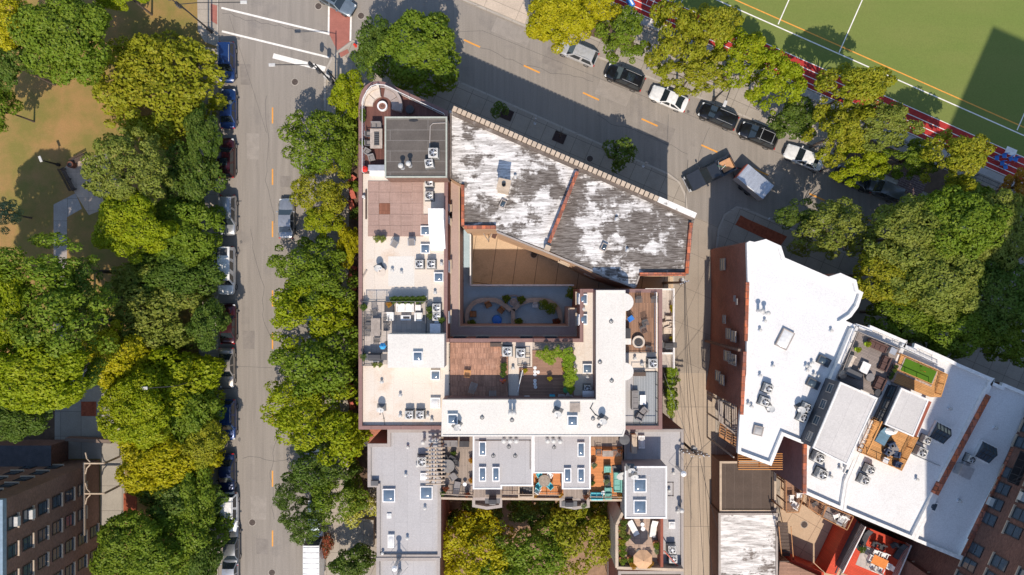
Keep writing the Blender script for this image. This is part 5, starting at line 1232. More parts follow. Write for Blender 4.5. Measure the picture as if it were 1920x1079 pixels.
Gm={'ac':'air conditioner condensers on the roofs','sky':'skylights on the flat roofs','vent':'small vents on the flat roofs','flue':'flue pipes on the roofs','dish':'satellite dishes on the roofs','chair':'outdoor chairs on the decks','pot':'potted plants on the decks'}
SK=mk_sky
def put(kind,mk,cat,z,items,group=None,rz=0,sc_=1):
    for it in items:
        px,py,lb=it[:3]; a=it[3] if len(it)>3 else rz; s=it[4] if len(it)>4 else sc_
        place(kind,mk,lb,cat,px,py,z,R(a),group,s)
z1=ZD; zt=ZD+.13; zu=ZU; zp=15.2
# ---- air conditioners
put('ac',mk_ac,'air conditioner',z1,[(806,344,'condenser just below the dark penthouse roof, above the square dark framed one'),(806,369,'condenser on a black frame right of the wood tile deck'),
 (788,496,'left condenser of the pair below the two skylights'),(810,496,'right condenser of the pair below the two skylights'),(820,577,'upper condenser of the pair right of the white terrace sofa'),(820,593,'lower condenser of the pair right of the white terrace sofa'),
 (769,776,'left condenser of the pair near the south west roof edge'),(789,776,'right condenser of the pair near the south west roof edge'),(951,658,'condenser at the upper right corner of the brown tile deck',0,1.15),(976,661,'condenser right of the brown tile deck, by the small stairs',0,1.1),
 (1100,727,'condenser at the end of the narrow cream roof, above the grey cabinet',0,.8),(1221,680,'condenser between the two timber and metal decks on the east side',0,1.1)],Gm['ac'])
put('ac',mk_ac,'air conditioner',zp,[(814,290,'upper condenser on the dark penthouse roof',0,1.1),(806,309,'lower condenser on a white pad on the dark penthouse roof',8,.95)],Gm['ac'])
put('ac',mk_ac,'air conditioner',ZG-.3,[(793,862,'lone condenser beside the louvred pergola on the grey row house',0,1.15)],Gm['ac'])
put('ac',mk_ac,'air conditioner',ZS-.3,[(1257,1026,'upper condenser on the alley side roof beside the patio with parasol'),(1259,1043,'lower condenser on the alley side roof beside the patio with parasol')],Gm['ac'])
zw=ZW-.4
put('ac',mk_ac,'air conditioner',zw,[(1436,727,'upper condenser near the brick edge of the big white roof',-20),(1429,751,'lower condenser near the brick edge of the big white roof',-20),(1508,763,'upper condenser beside the dark gravel strip',-25),(1501,781,'lower condenser beside the dark gravel strip',-25),
 (1529,855,'upper condenser right of the long tile coping',-25,1.2),(1535,886,'lower condenser right of the long tile coping',-25,1.15),(1625,878,'upper condenser below the orange furniture deck',-25),(1615,897,'lower condenser below the orange furniture deck',-25),
 (1720,845,'round fan condenser right of the orange furniture deck',-25,1.1),(1731,823,'condenser at the foot of the small penthouse, beside the furniture deck',-25,.9),(1814,859,'condenser between the red coping wall and the big black skylight',-25,.9)],Gm['ac'])
put('acbox',mk_acbox,'air handler',z1,[(818,616,'pale metal cabinet beside the terrace, below two condensers'),(1101,741,'grey metal cabinet in the shade at the end of the narrow cream roof',0,1.1)],'metal equipment cabinets')
put('acbox',mk_acbox,'air handler',zw,[(1799,880,'grey green metal cabinet standing by the red coping wall',-25,1.15)],'metal equipment cabinets')
# ---- skylights
put('sk1',SK(.95,.95,skyg,frame_w),'skylight',z1,[(798,433,'square skylight at the corner of the wood tile deck'),(798,467,'square skylight just below the one touching the tile deck'),(823,520,'square skylight near the courtyard edge, below two condensers'),(817,703,'square skylight right below the white penthouse roof'),
 (1093,561,'top skylight on the narrow cream roof east of the courtyard',0,(.9,1.1,1)),(1093,599,'second skylight on the narrow cream roof east of the courtyard',0,(.9,1.1,1)),(1101,691,'skylight on the narrow cream roof right of the vine covered deck')],Gm['sky'])
put('sk1',SK(.95,.95,skyg,frame_w),'skylight',14.39,[(784,668,'skylight on the white penthouse roof in the west wing')],Gm['sky'])
put('sk1',SK(.95,.95,skyg,frame_w),'skylight',zu,[(849,785,'skylight at the left end of the long white roof strip',0,1.05),(1073,788,'skylight towards the right end of the long white roof strip',0,1.08)],Gm['sky'])
put('sk2',SK(.95,.95,milky,frame_w),'skylight',z1,[(817,755,'milky white skylight beside the sunken brown deck corner',0,(1.05,1.1,1))],Gm['sky'])
put('sk2',SK(.95,.95,milky,frame_w),'skylight',ZG-.3,[(795,893,'small milky skylight below the condenser on the grey row house',0,.75),(730,967,'smallest white skylight on the grey row house',0,.5),(734,1013,'long white skylight near the bottom of the grey row house',0,(.7,1.4,1))],Gm['sky'])
put('sk2',SK(.95,.95,milky,frame_w),'skylight',ZS-.3,[(1202,828,'long milky skylight at the top of the alley side grey roof',0,(.7,1.4,1)),(1259,984,'small milky skylight on the alley edge right of the patio',0,.72)],Gm['sky'])
put('sk3',SK(1.3,1.35,skyg,frame_w),'skylight',ZG-.3,[(730,928,'large dark skylight at the left on the grey row house'),(800,923,'large dark skylight at the lower end of the louvred pergola')],Gm['sky'])
put('sk3',SK(1.3,1.35,skyg,frame_w),'skylight',12.6,[(1199,909,'upper large skylight on the raised grey roof by the patio'),(1199,949,'lower large skylight on the raised grey roof by the patio')],Gm['sky'])
put('sk4',SK(.72,1.4,skyg,frame_w),'skylight',13.0,[(905,840,'tall narrow skylight at the upper left of the grey double penthouse'),(905,888,'lower left narrow skylight on the left grey penthouse'),(930,888,'lower right narrow skylight on the left grey penthouse'),
 (1089,842,'single narrow skylight at the upper right of the grey double penthouse'),(1064,890,'narrow skylight right beside the small orange terrace'),(1089,890,'lowest narrow skylight at the right of the grey double penthouse')],Gm['sky'])
put('sk5',SK(1.25,1.9,milky,cop_grey),'skylight',zw,[(1470,636,'big milky skylight tilted in the middle of the large white roof',-27)],Gm['sky'])
put('sk6',SK(1.25,.85,glassd,darkgrey),'skylight',zw,[(1543,677,'upper dark skylight near the edge of the grey timber deck',-27),(1523,719,'lower dark skylight near the top of the gravel strip',-27)],Gm['sky'])
put('sk7',SK(.95,.95,mat('hatch_grey',(.4,.39,.38)),cop_grey),'roof hatch',zw,[(1420,807,'flat grey hatch near the pointed lower corner of the big white roof',-14)])
put('sk8',SK(.9,.9,glassd,cop_white),'skylight',zw,[(1746,948,'small dark skylight beyond the lower end of the red coping wall',-22),(1589,883,'small square skylight at the seam below the long grey penthouse',-27,.8)],Gm['sky'])
put('sk9',mk_peak(1.7,1.9),'skylight',zw,[(1759,811,'large black framed glass skylight left of the red coping wall',-27),(1844,847,'large black framed glass skylight right of the red coping wall',-27)],Gm['sky'])
# ---- vents, stubs, flues
V='small vent '
def vs_(z,L_,mk='vent'):
    for i,(px,py,w_) in enumerate(L_): place(mk,mk_vent if mk=='vent' else mk_stub,w_,'vent',px,py,z,0,Gm['vent'])
vs_(z1,[(683,370,'vent left of the wood tile deck'),(828,495,'vent right of the two condensers below the skylights'),(736,507,'pale vent on the bright patch of the west roof'),(753,511,'dark vent at the right of the bright patch on the west roof'),(751,741,'blue tinted vent on the stained lower west roof'),(716,716,'tiny vent on the lower west roof below the terrace'),
 (751,779,'slim vent left of the south west condenser pair'),(802,779,'slim vent right of the south west condenser pair'),(810,787,'short vent nearest the long white roof on the lower west roof'),(816,549,'slim red topped vent above the terrace condensers'),(962,690,'tall vent on the cream strip between the two sunken decks'),(1094,580,'vent between the top two skylights of the narrow cream roof'),(1101,708,'vent below the third skylight of the narrow cream roof')])
vs_(zu,[(904,783,'stub vent left of centre on the long white roof strip'),(960,788,'stub vent at the centre of the long white roof strip'),(1112,785,'stub vent near the elbow of the long white roof'),(1146,603,'upper stub vent on the white east roof'),(1125,679,'stub vent at the left edge of the white east roof'),(1147,714,'stub vent level with the lower round bay'),(1123,799,'stub vent at the bottom of the white east roof'),(945,822,'x')][:-1],'stub')
vs_(13.0,[(925,855,'left domed vent on the grey double penthouse'),(966,855,'right domed vent on the grey double penthouse'),(954,838,'stub between the domed vents on the grey double penthouse'),(1039,839,'stub on the right half of the grey double penthouse')],'stub')
vs_(ZG-.3,[(765,838,'vent in the upper part of the grey row house roof'),(761,890,'vent left of the small milky skylight on the row house'),(764,1008,'vent right of the long white skylight'),(718,1036,'vent at the lower left corner of the grey row house roof'),(797,952,'yellow tipped cone vent below the large right skylight'),(783,872,'tiny vent beside the lone condenser')])
vs_(ZS-.3,[(1262,886,'vent on the alley roof above the framed cone vent'),(1254,919,'framed cone vent on the alley side roof'),(1269,958,'vent right of the raised roof, beside the capped flue')])
vs_(zw,[(1433,602,'vent just above the left of the big milky skylight'),(1424,619,'vent left of the big milky skylight'),(1448,686,'vent below the big milky skylight'),(1424,704,'vent above the upper condenser on the big white roof'),(1557,620,'vent near the second bay of the big white roof'),(1510,686,'first vent of the cluster left of the dark skylights'),(1516,688,'second vent of the cluster left of the dark skylights'),(1521,680,'top vent of the cluster left of the dark skylights'),
 (1512,694,'small dark stub in the cluster left of the dark skylights'),(1525,702,'lower left vent of the cluster between the dark skylights'),(1533,705,'lower right vent of the cluster between the dark skylights'),(1402,757,'first vent in the row by the alley brick edge'),(1408,762,'second vent in the row by the alley brick edge'),(1797,939,'vent low on the rightmost white roof'),(1717,898,'vent in the middle of the white roof below the furniture deck'),(1779,766,'vent right of the putting green deck'),(1864,802,'vent high on the rightmost white roof'),(1573,877,'vent above the seam below the long grey penthouse'),(1556,893,'lower vent near the seam below the long grey penthouse')])
def fl_(z,L_,mk='flue'):
    for px,py,w_ in L_: place(mk,mk_flue if mk=='flue' else mk_tall,w_,'flue',px,py,z,0,Gm['flue'])
fl_(zp,[(755,315,'small left flue on the dark penthouse roof'),(769,311,'larger right flue on the dark penthouse roof')])
fl_(zu,[(957,771,'left flue of the pair on the long white roof strip'),(964,771,'right flue of the pair on the long white roof strip')])
fl_(13.0,[(945,822,'first flue from the left along the grey penthouse'),(957,822,'second flue along the grey penthouse'),(968,822,'third flue along the grey penthouse'),(1026,822,'fourth flue along the grey penthouse'),(1037,822,'fifth flue along the grey penthouse'),(1049,823,'last flue on the right along the grey penthouse')])
fl_(ZG-.3,[(796,825,'leftmost round capped flue above the louvred pergola'),(812,821,'middle round capped flue above the louvred pergola'),(821,821,'right round capped flue above the louvred pergola')])
fl_(ZG-.3,[(748,1047,'tall braced flue on the wall between the two lower row houses'),(749,1072,'tall flue at the bottom edge of the lower row house')],'tall')
fl_(ZS-.3,[(1270,876,'tall flue leaning over the alley edge of the grey roof')],'tall')
fl_(ZS-.3,[(1273,951,'capped flue at the alley edge right of the raised roof')])
fl_(zw,[(1421,583,'left flue of the pair high on the big white roof'),(1432,587,'right flue of the pair high on the big white roof')])
fl_(z1,[(821,402,'flue at the top of the sloping stair house')])
for z,px,py,a,w_ in ((z1,711,502,30,'dish beside the round table on the west roof'),(z1,716,764,0,'dish on a square frame at the lower west roof'),(zu,857,797,50,'dish at the left end skylight of the long white roof'),(zu,1046,771,-25,'dish on a pallet frame on the long white roof'),(zu,1130,785,-35,'dish at the elbow of the white roof with a cable'),(12.6,1181,876,0,'left dish at the corner of the raised grey roof'),(12.6,1187,888,0,'lower dish at the corner of the raised grey roof'),(zw,1441,763,-60,'dish right of the lower condenser on the big white roof'),(zw,1498,765,-60,'dish between the condensers beside the gravel strip'),(ZT+.1,1162,882,10,'large white dish above the teal sofa')):
    place('dish',mk_dish,w_,'satellite dish',px,py,z,R(a),Gm['dish'],1.6 if px==1162 else 1)
# ---- chimney on the old roof
x,y=P(945,352,ZO+.6); t=T('chimney','tall square brick chimney on the peeling silver roof','chimney',(x,y,ZO-.5),R(-12)); MB().box((0,0,1.4),(1.1,1.0,2.8)).build('stack',cop_stone,t); MB().box((0,0,2.85),(1.25,1.15,.14)).build('cap',cop_stone,t); MB().lathe((0,0,2.9),[(.2,0),(.2,.3),(.15,.3),(.15,.05),(0,.05)],14).build('flue_liner',blackm,t)
zo=ZO-.5
vs_(zo,[(966,332,'vent right of the chimney on the silver roof'),(1156,411,'dark vent in the middle of the blotchy roof half'),(1176,470,'dark vent near the lower edge of the blotchy roof half')])
put('sk11',SK(.6,.8,glassd,cop_grey),'skylight',zo,[(1132,464,'small skylight on a light patch of the blotchy roof',-25),(943,383,'small hatch skylight below the chimney',-25)],Gm['sky'])
# ---- furniture: corner deck
def arcsofa(a0,a1,fm,label,px=718,py=201):
    x,y=P(px,py,zt); t=T('curved_sofa',label,'sofa',(x,y,zt),0,'curved sofas around the fire pit')
    def arc_(r0,r1,z0,z1_,nm,m_,n=12,b0=a0,b1=a1):
        o=[(r1*math.cos(R(b0+(b1-b0)*i/n)),r1*math.sin(R(b0+(b1-b0)*i/n))) for i in range(n+1)]; q=[(r0*math.cos(R(b0+(b1-b0)*i/n)),r0*math.sin(R(b0+(b1-b0)*i/n))) for i in range(n,-1,-1)]
        return MB().prism(o+q,z0,z1_).build(nm,m_,t,bevel=.02)
    arc_(.98,2.0,0,.25,'base',fm); n=2
    for i in range(n):
        w_=(a1-a0)/n; arc_(.95,1.72,.25,.42,'cushion',fm,6,a0+w_*i+1,a0+w_*(i+1)-1)
    arc_(1.73,2.02,.25,.72,'backrest',fm)
    return t
arcsofa(98,178,beige,'pale curved sofa left of the round fire pit'); arcsofa(-18,82,plain('taupe',(.36,.3,.27),.9),'taupe curved sofa right of the round fire pit')
place('fp1',mk_firepit(.5,frame_w,mat('lava',(.25,.12,.09),var=.4,scale=6)),'white ringed round fire pit between the curved sofas','fire pit',718,201,zt)
place('ot1',mk_ott(.42,charf),'dark round ottoman in the shade on the corner deck','ottoman',769,207,zt)
t=place('tb1',mk_table(1.2,1.95,mat('stone_table',(.42,.36,.31),var=.2,scale=3),wood_d,.72),'stone topped table with a dark slatted middle on the corner deck','table',708,263,zt)
x,y=P(709,263,zt); m=MB()
g=T('table_grille','dark slatted burner tray set on the stone table','tray',(x,y,zt+.721)); MB().box((0,0,.01),(.5,1.35,.02)).build('tray',blackm,g)
for i in range(7): m.box((0,-.58+i*.19,.04),(.44,.09,.03))
m.build('slat',darkgrey,g)
put('ch1',mk_chair(greyf,darkgrey,.5,thin=True),'chair',zt,[(703,238,'left grey chair at the top end of the stone table'),(712,238,'right grey chair at the top end of the stone table'),(693,254,'upper grey chair on the left side of the stone table',90),(693,271,'lower grey chair on the left side of the stone table',90)],Gm['chair'])
put('club1',mk_club(greyf,.62,.62),'armchair',zt,[(690,286,'grey lounge chair turned aside below the stone table',60),(698,297,'grey lounge chair nearest the red kettle grill',15)],Gm['chair'])
place('ke1',mk_kettle(redm),'red kettle grill in the corner of the roof deck','grill',687,320,zt)
t=place('kit',mk_box(1.55,.55,.88,acm,steel,'outdoor_kitchen'),'stainless outdoor kitchen right of the red kettle grill','grill',709,318,zt)
place('bench_w',mk_box(1.5,.4,.4,frame_w,frame_w,'bench'),'white box bench below the outdoor kitchen','bench',709,327,z1)
put('pot1',mk_pot('dark',charf),'potted plant',zt,[(682,212,'first pot on the rail of the corner deck'),(682,219,'second pot on the rail of the corner deck'),(682,227,'third pot on the rail of the corner deck'),(681,271,'pot low on the left rail of the corner deck')],Gm['pot'])
# ---- railings
def railing(label,pts,z,h,m_,step=1.4,pick=0,name='railing',top=.05,panel=None):
    """guard rail along px points"""
    w3=[Vector((*P(a,b,z+h),z)) for a,b in pts]; o=w3[0]
    t=T(name,label,'railing',tuple(o),0,world=True); r=MB()
    for i in range(len(w3)-1):
        a,b=w3[i],w3[i+1]; d=b-a; L_=d.length; n=max(1,round(L_/step))
        line_box(r,a,b,z+h-top,z+h,top); line_box(r,a,b,z+.1,z+.14,.03)
        for k in range(n+(1 if i==len(w3)-2 else 0)):
            p=a+d*(k/n); MB().box((p.x,p.y,z+h/2),(.06,.06,h+.02)).build('post',m_,t)
        if pick:
            q=MB(); c=int(L_/pick)
            for k in range(c): p=a+d*((k+.5)/c); q.box((p.x,p.y,z+h/2),(.022,.022,h-.12))
            q.build('balusters',m_,t)
        if panel: q=MB(); line_box(q,a,b,z+.16,z+h-.08,.015); q.build('panel',panel,t)
    r.build('rail',m_,t); return t
railing('light slatted railing round the curved edge of the corner deck',[(679,322),(679,200),(681,186),(687,171),(695,162),(706,158),(722,160),(832,213)],zt,1.05,frame_w,1.3,.12)
railing('dark railing on the left side of the stone paved terrace',[(679,566),(679,686),(697,686)],zt,1.0,darkgrey,1.2,.13)
railing('grey mesh wind screen along the top of the paved terrace',[(681,566),(799,566)],zt,1.35,acd,1.1,.07)
railing('dark railing at the right side of the paved terrace',[(798,568),(798,624)],zt,1.0,darkgrey,1.2,.13)
railing('thin dark railing left of the brown tile deck',[(842,646),(842,747)],z1,1.0,blackm,1.5)
railing('thin dark railing right of the brown tile deck',[(953,668),(953,747)],z1,1.0,blackm,1.3)
railing('timber railing with pickets above the vine covered deck',[(1000,642),(1074,642)],z1,1.0,wood_d,1.4,.12)
railing('low timber railing at the inner top edge of the vine deck',[(1000,655),(1074,655)],z1,.9,wood_g,1.6)
railing('stair railing with pickets beside the vine covered deck',[(971,665),(994,665),(994,686),(971,686)],z1,.95,wood_d,1,.1)
railing('pale balustrade at the right side of the timber deck with the fire table',[(1231,549),(1231,663)],zt,1.0,frame_w,1.4,.13)
railing('railing between the timber deck and the rooftop condensers',[(1174,662),(1231,662)],zt,1.0,darkgrey,1.2)
railing('dark railing round the grey metal deck',[(1188,698),(1233,698),(1233,798),(1172,798)],zt,1.0,blackm,1.3)
railing('pale balustrade at the bottom of the left terrace',[(828,927),(886,930)],ZT,1.0,cop_stone,1.2,.16)
railing('pale balustrade at the middle of the terrace row',[(942,927),(999,928)],ZT,1.0,cop_stone,1.2,.16)
railing('pale balustrade below the small orange terrace',[(1001,928),(1050,929)],ZT,1.0,cop_stone,1.2,.16)
railing('pale balustrade at the bottom of the right orange terrace',[(1106,932),(1167,933)],ZT,1.0,cop_stone,1.2,.16)
railing('dark rail along the shaded edge above the long white roof',[(839,748),(1117,748)],z1+1.6,1.0,darkgrey,2.2)
railing('white picket railing at the top of the putting green deck',[(1688,649),(1760,683)],zw,1.1,frame_w,1.2,.12)
railing('orange timber railing round the putting green',[(1690,664),(1776,702),(1765,740)],ZW+.2,1.0,wood_o,1.2,.14)
railing('orange timber rail between the green and the lower half of its deck',[(1683,693),(1751,722)],ZW+.2,.95,wood_o,1.2)
railing('railing at the upper edge of the grey timber deck',[(1576,706),(1609,622),(1688,655)],zw+.4,1.0,wood_g,1.3,.14)
railing('orange timber railing round the lower furniture deck',[(1646,786),(1616,850),(1691,883),(1722,821)],ZW+.15,1.0,wood_o,1.2,.13)
# white fence round the dark courtyard
railing('white fence with posts between the two courtyards',[(882,440),(882,535),(1076,535)],z3,1.2,frame_w,1.05,0,'fence',.14,cop_grey)
# ---- west roof
place('tbw',mk_box(.12,2.9,.12,wood_d,wood_d,'timber_board'),'long dark board lying left of the wood tile deck','board',687,384,z1)
place('tbs',mk_box(.12,.8,.08,wood_g,wood_g,'timber_board'),'short loose board near the west edge of the cream roof','board',684,514,z1,R(-28))
put('pot2',mk_pot('muted',beige,s=1.25),'planter',z1,[(709,449,'left tall planter below the wood tile deck'),(719,449,'right tall planter below the wood tile deck')],Gm['pot'])
put('ch2',mk_chair(greyf,steel,.62),'chair',z1,[(741,459,'tilted grey chair below the wood tile deck',-30),(773,456,'straight grey chair below the wood tile deck',2)],Gm['chair'])
place('rt1',mk_round(.45,beige,steel,.7),'small tan round table on the west roof beside a dish','table',717,511,z1)
MB().prism(rect(728,481,777,537,z1),z1-.02,z1+.012).build('roof_patch',whiteroof,B1)
MB().prism(PP([(766,225),(774,223),(783,224),(784,227),(777,229),(768,228)],zp),zp-.02,zp+.012).build('roof_patch',blackm,B1)
def pipe(label,pts,z,r,m_,name='pipe_run'):
    w3=[(*P(a,b,z),z+r+.03) for a,b in pts]; t=T(name,label,'pipe',w3[0],0,world=True); MB().tube(w3,r,6).build('tube',m_,t); m=MB()
    for a in w3[1:-1] or w3[:1]: m.box((a[0],a[1],z+.02),(.12,.12,.04))
    m.build('clip',darkgrey,t); return t
pipe('curved grey conduit crossing the dark penthouse roof',[(837,231),(812,232),(807,237),(805,300)],zp,.05,cop_grey)
pipe('thin conduit along the grey double penthouse roof',[(891,826),(940,826),(994,826),(994,880)],13.0,.03,wood_d)
pipe('pipe run on blocks across the white roof below the furniture deck',[(1712,853),(1735,863),(1762,874)],zw,.05,steel)
pipe('black cable at the elbow of the white roof',[(1112,756),(1107,766),(1116,778),(1132,787)],zu,.035,blackm)
pipe('cable running to the dish at the lower west roof',[(716,768),(720,785),(722,800)],z1,.02,blackm)
pipe('red brown pipe along the raised grey roof edge',[(1251,905),(1262,905),(1262,930),(1252,930)],ZS-.3,.03,wood_d)
# ---- paved terrace
put('so1',mk_club(whitef,1.75,.85,'sofa'),'sofa',zt,[(761,577,'white cushioned sofa at the top of the paved terrace')])
put('club2',mk_club(whitef,.85,.75),'armchair',zt,[(733,593,'white armchair facing the fire table from the left',-90),(786,594,'white armchair facing the fire table from the right',90)],Gm['chair'])
place('ft1',mk_table(1.0,.5,frame_w,frame_w,.45),'low white fire table between the armchairs','table',762,596,zt)
place('ftb',mk_box(.6,.14,.03,wood_d,blackm,'burner_tray'),'dark burner strip on the low white fire table','tray',762,596,zt+.45)
place('st1',mk_box(.5,.5,.45,frame_w,whitef,'side_table'),'white side table right of the white sofa','side table',785,577,zt)
place('st2',mk_box(.85,.95,.5,darkgrey,charf,'side_table'),'dark side table left of the white sofa','side table',731,575,zt)
put('pot3',mk_pot('autumn',terr,s=1.0),'potted plant',zt+.53,[(731,571,'pot of orange flowers on the dark side table')],Gm['pot'])
place('tb2',mk_table(.92,1.75,wood_g,wood_d,.74,True),'long slatted dining table on the paved terrace','table',707,613,zt)
put('fc1',mk_slat(darkgrey),'chair',zt,[(703,587,'dark wire chair at the head of the slatted dining table',10),(692,600,'upper left wire chair at the slatted dining table',90),(691,612,'middle left wire chair at the slatted dining table',90),(691,624,'lower left wire chair at the slatted dining table',90),(724,600,'upper right wire chair at the slatted dining table',-90),(725,614,'lower right wire chair at the slatted dining table',-90),(708,636,'wire chair at the foot of the slatted dining table',180)],Gm['chair'])
place('gr1',mk_grill,'big covered barbecue at the bottom of the paved terrace','barbecue',706,668,zt,0,'barbecues on the terraces',(1.6,1.2,1.1))
put('pot4',mk_pot('muted',beige,s=.95),'planter',zt,[(704,683,'left beige pot below the big covered barbecue'),(714,683,'right beige pot below the big covered barbecue')],Gm['pot'])
put('pot1',mk_pot('dark',charf),'potted plant',zt,[(684,576,'black pot at the upper left corner of the paved terrace'),(685,668,'black pot at the lower left of the paved terrace')],Gm['pot'],0,1.3)
put('pot5',mk_pot('dark',darkgrey,s=1.4),'planter',zt,[(741,562,'first dark planter behind the white sofa'),(752,562,'second dark planter behind the white sofa'),(763,562,'third dark planter behind the white sofa'),(774,562,'fourth dark planter behind the white sofa'),(785,562,'fifth dark planter behind the white sofa'),(794,561,'last dark planter behind the white sofa')],Gm['pot'])
place('bu1',mk_umb(.35,plain('blue_cloth',(.05,.35,.7),.8),6),'folded blue parasol at the corner of the white penthouse','parasol',725,646,zt)
put('pot1',mk_pot('dark',charf),'potted plant',z1,[(808,592,'dark potted plant in the clutter left of the terrace condensers'),(806,580,'upper dark potted plant left of the terrace condensers'),(829,600,'leafy pot right of the terrace condensers')],Gm['pot'],0,1.2)
# ---- sunken decks
put('fc2',mk_slat(wood_o),'chair',z1+.1,[(877,698,'sunlit orange timber chair on the brown tile deck',175)],Gm['chair'])
put('fc3',mk_slat(wood_g),'chair',z1+.1,[(888,724,'weathered reclining chair in the shade of the brown tile deck',160,(1.1,1.5,1)),(924,738,'weathered chair in the lower corner of the brown tile deck',180,(1.1,1.3,1))],Gm['chair'])
put('pot1',mk_pot('dark',charf),'potted plant',z1+.1,[(944,684,'first pot from the top along the brown tile deck'),(944,692,'second pot along the brown tile deck'),(943,701,'third pot along the brown tile deck')],Gm['pot'],0,1.1)
put('pot6',mk_pot('redflower',bluef,s=1),'potted plant',z1+.1,[(943,713,'blue pot with orange plant along the brown tile deck')],Gm['pot'])
place('bx1',mk_box(1.1,.35,.5,wood,wood_d,'planter_box'),'empty timber planter at the top right of the brown tile deck','planter box',930,646,z1)
def vine(label,px,py,z,s,leaf='vine',group='climbing vines',kind=0):
    x,y=P(px,py,z); t=T('climbing_vine',label,'vine',(x,y,z),random.uniform(0,6),group); me=CR['S',kind][0][0]; c=bpy.data.objects.new('foliage',me); COL.objects.link(c); c.parent=t; c.scale=(s*1.0,s*1.2,s*.7); c.location=(0,0,.25); c.material_slots[0].link='OBJECT'; c.material_slots[0].material=LEAF[leaf]
    m=MB(); m.tube([(0,0,-.1),(.1,.1,.2),(-.1,.2,.5)],.03); m.tube([(0,0,-.1),(-.3,.1,.3)],.02); m.build('stem',bark,t)
for i,(px,py,s,w_) in enumerate(((1013,664,.3,'at the top left of'),(1027,664,.42,'at the top left centre of'),(1031,674,.34,'hanging into the top of'),(1045,660,.35,'at the top centre of'),(1062,664,.5,'in the top right corner of'),(1066,680,.4,'high on the right side of'),(1069,697,.42,'midway on the right side of'),(1071,705,.4,'overhanging the right edge of'),(1066,716,.35,'below the middle right of'),(1069,729,.28,'low on the right side of'))):
    vine('bright green vine %s the vine covered deck'%w_,px,py,z1+.9,s)
put('pot7',mk_pot('yellow',terr,s=.9),'potted plant',z1+.1,[(1057,691,'yellow flowering pot on the vine covered deck'),(984,694,'brown pot at the stair corner of the vine deck'),(1030,709,'small pot in the middle of the vine covered deck')],Gm['pot'])
def mk_stone():
    t=A('stepping_stone'); MB().lathe((0,0,0),[(.17,0),(.18,.03),(.15,.05),(0,.055)],10).build('disc',frame_w,t); MB().lathe((0,0,.05),[(.05,0),(.04,.01),(0,.012)],8).build('centre',acm,t); return t
put('stn',mk_stone,'light disc',z1+.1,[(1003,690,'topmost white disc in the row on the vine deck'),(1003,697,'second white disc in the row on the vine deck'),(1003,703,'third white disc in the row on the vine deck'),(1009,698,'white disc standing beside the row on the vine deck'),(1003,714,'upper shaded disc in the row on the vine deck'),(1003,720,'middle shaded disc in the row on the vine deck'),(1004,726,'lowest shaded disc in the row on the vine deck')],'white discs on the vine deck')
place('wf1',mk_box(.35,.5,.08,frame_w,darkgrey,'framed_panel'),'small white framed panel at the left of the vine deck','panel',978,702,z1+.1)
place('bn1',mk_box(.5,.4,.55,bluef,turqf,'storage_box'),'bright blue bin in the shade at the bottom of the vine deck','bin',1035,743,z1+.1)
place('bn2',mk_box(.5,.3,.4,frame_w,frame_w,'storage_box'),'white box in the shade at the bottom left of the vine deck','box',988,745,z1+.1)
put('fc4',mk_slat(steel),'chair',z1+.1,[(1052,743,'metal chair in the shade at the bottom of the vine deck',180),(1066,742,'metal chair in the lower right corner of the vine deck',150)],Gm['chair'])
place('tr1',mk_ott(.3,plain('green_pot',(.05,.3,.12),.5)),'green round pouf low on the right of the vine deck','pouf',1061,731,z1+.1)
pipe('pale hose hanging down the left edge of the vine deck',[(980,694),(975,715),(971,735)],z1+1.0,.04,frame_w)
pipe('yellow pole leaning in the corner of the vine deck',[(976,747),(986,744)],z1+.4,.04,orange_p)
place('pal',mk_table(1.0,.9,wood_g,wood_d,.12,True),'timber pallet on the long white roof by a skylight','pallet',1078,764,zu)
# ---- fire table deck
place('fp2',mk_firepit(.62,beige,charf),'large pale round fire bowl on the east timber deck','fire pit',1196,641,zt)
put('fc1',mk_slat(darkgrey),'chair',zt,[(1208,606,'upper dark slatted chair in the middle of the east timber deck',20),(1204,616,'lower dark slatted chair in the middle of the east timber deck',200),(1215,653,'dark slatted chair in the shade right of the fire bowl',170),(1196,563,'dark slatted chair at the top left of the east timber deck',0),(1225,563,'dark slatted chair at the top right of the east timber deck',0)],Gm['chair'])
put('ch4',mk_chair(bluef,bluef,.5,thin=True),'chair',zt,[(1181,598,'bright blue chair at the left of the east timber deck',35)],Gm['chair'])
place('st1',mk_box(.5,.5,.45,frame_w,whitef,'side_table'),'white cube table left of the large fire bowl','side table',1176,640,zt,0,None,1.1)
place('bx2',mk_box(.45,.9,.9,darkgrey,charf,'grill_cabinet'),'dark cabinet against the white wall on the east timber deck','cabinet',1175,624,zt)
vs_(z1,[(1203,683,'left drum vent among the east rooftop equipment'),(1214,684,'right drum vent among the east rooftop equipment'),(1190,672,'small vent at the left among the east rooftop equipment')])
place('bx3',mk_box(1.2,.35,.35,wood,wood_d,'planter_box'),'timber planter box at the top of the grey metal deck','planter box',1198,701,zt)
place('so2',mk_club(greyf,1.9,.72,'sofa'),'grey sofa with pale cushions on the grey metal deck','sofa',1189,749,zt,PI/2)
place('tb3',mk_table(.6,.95,frame_w,steel,.42),'low white table in front of the grey sofa','table',1204,749,zt)
put('club1',mk_club(greyf,.62,.62),'armchair',zt,[(1206,769,'grey armchair turned diagonally near the low white table',-40,1.15),(1198,781,'lower grey armchair on the grey metal deck',150,1.15)],Gm['chair'])
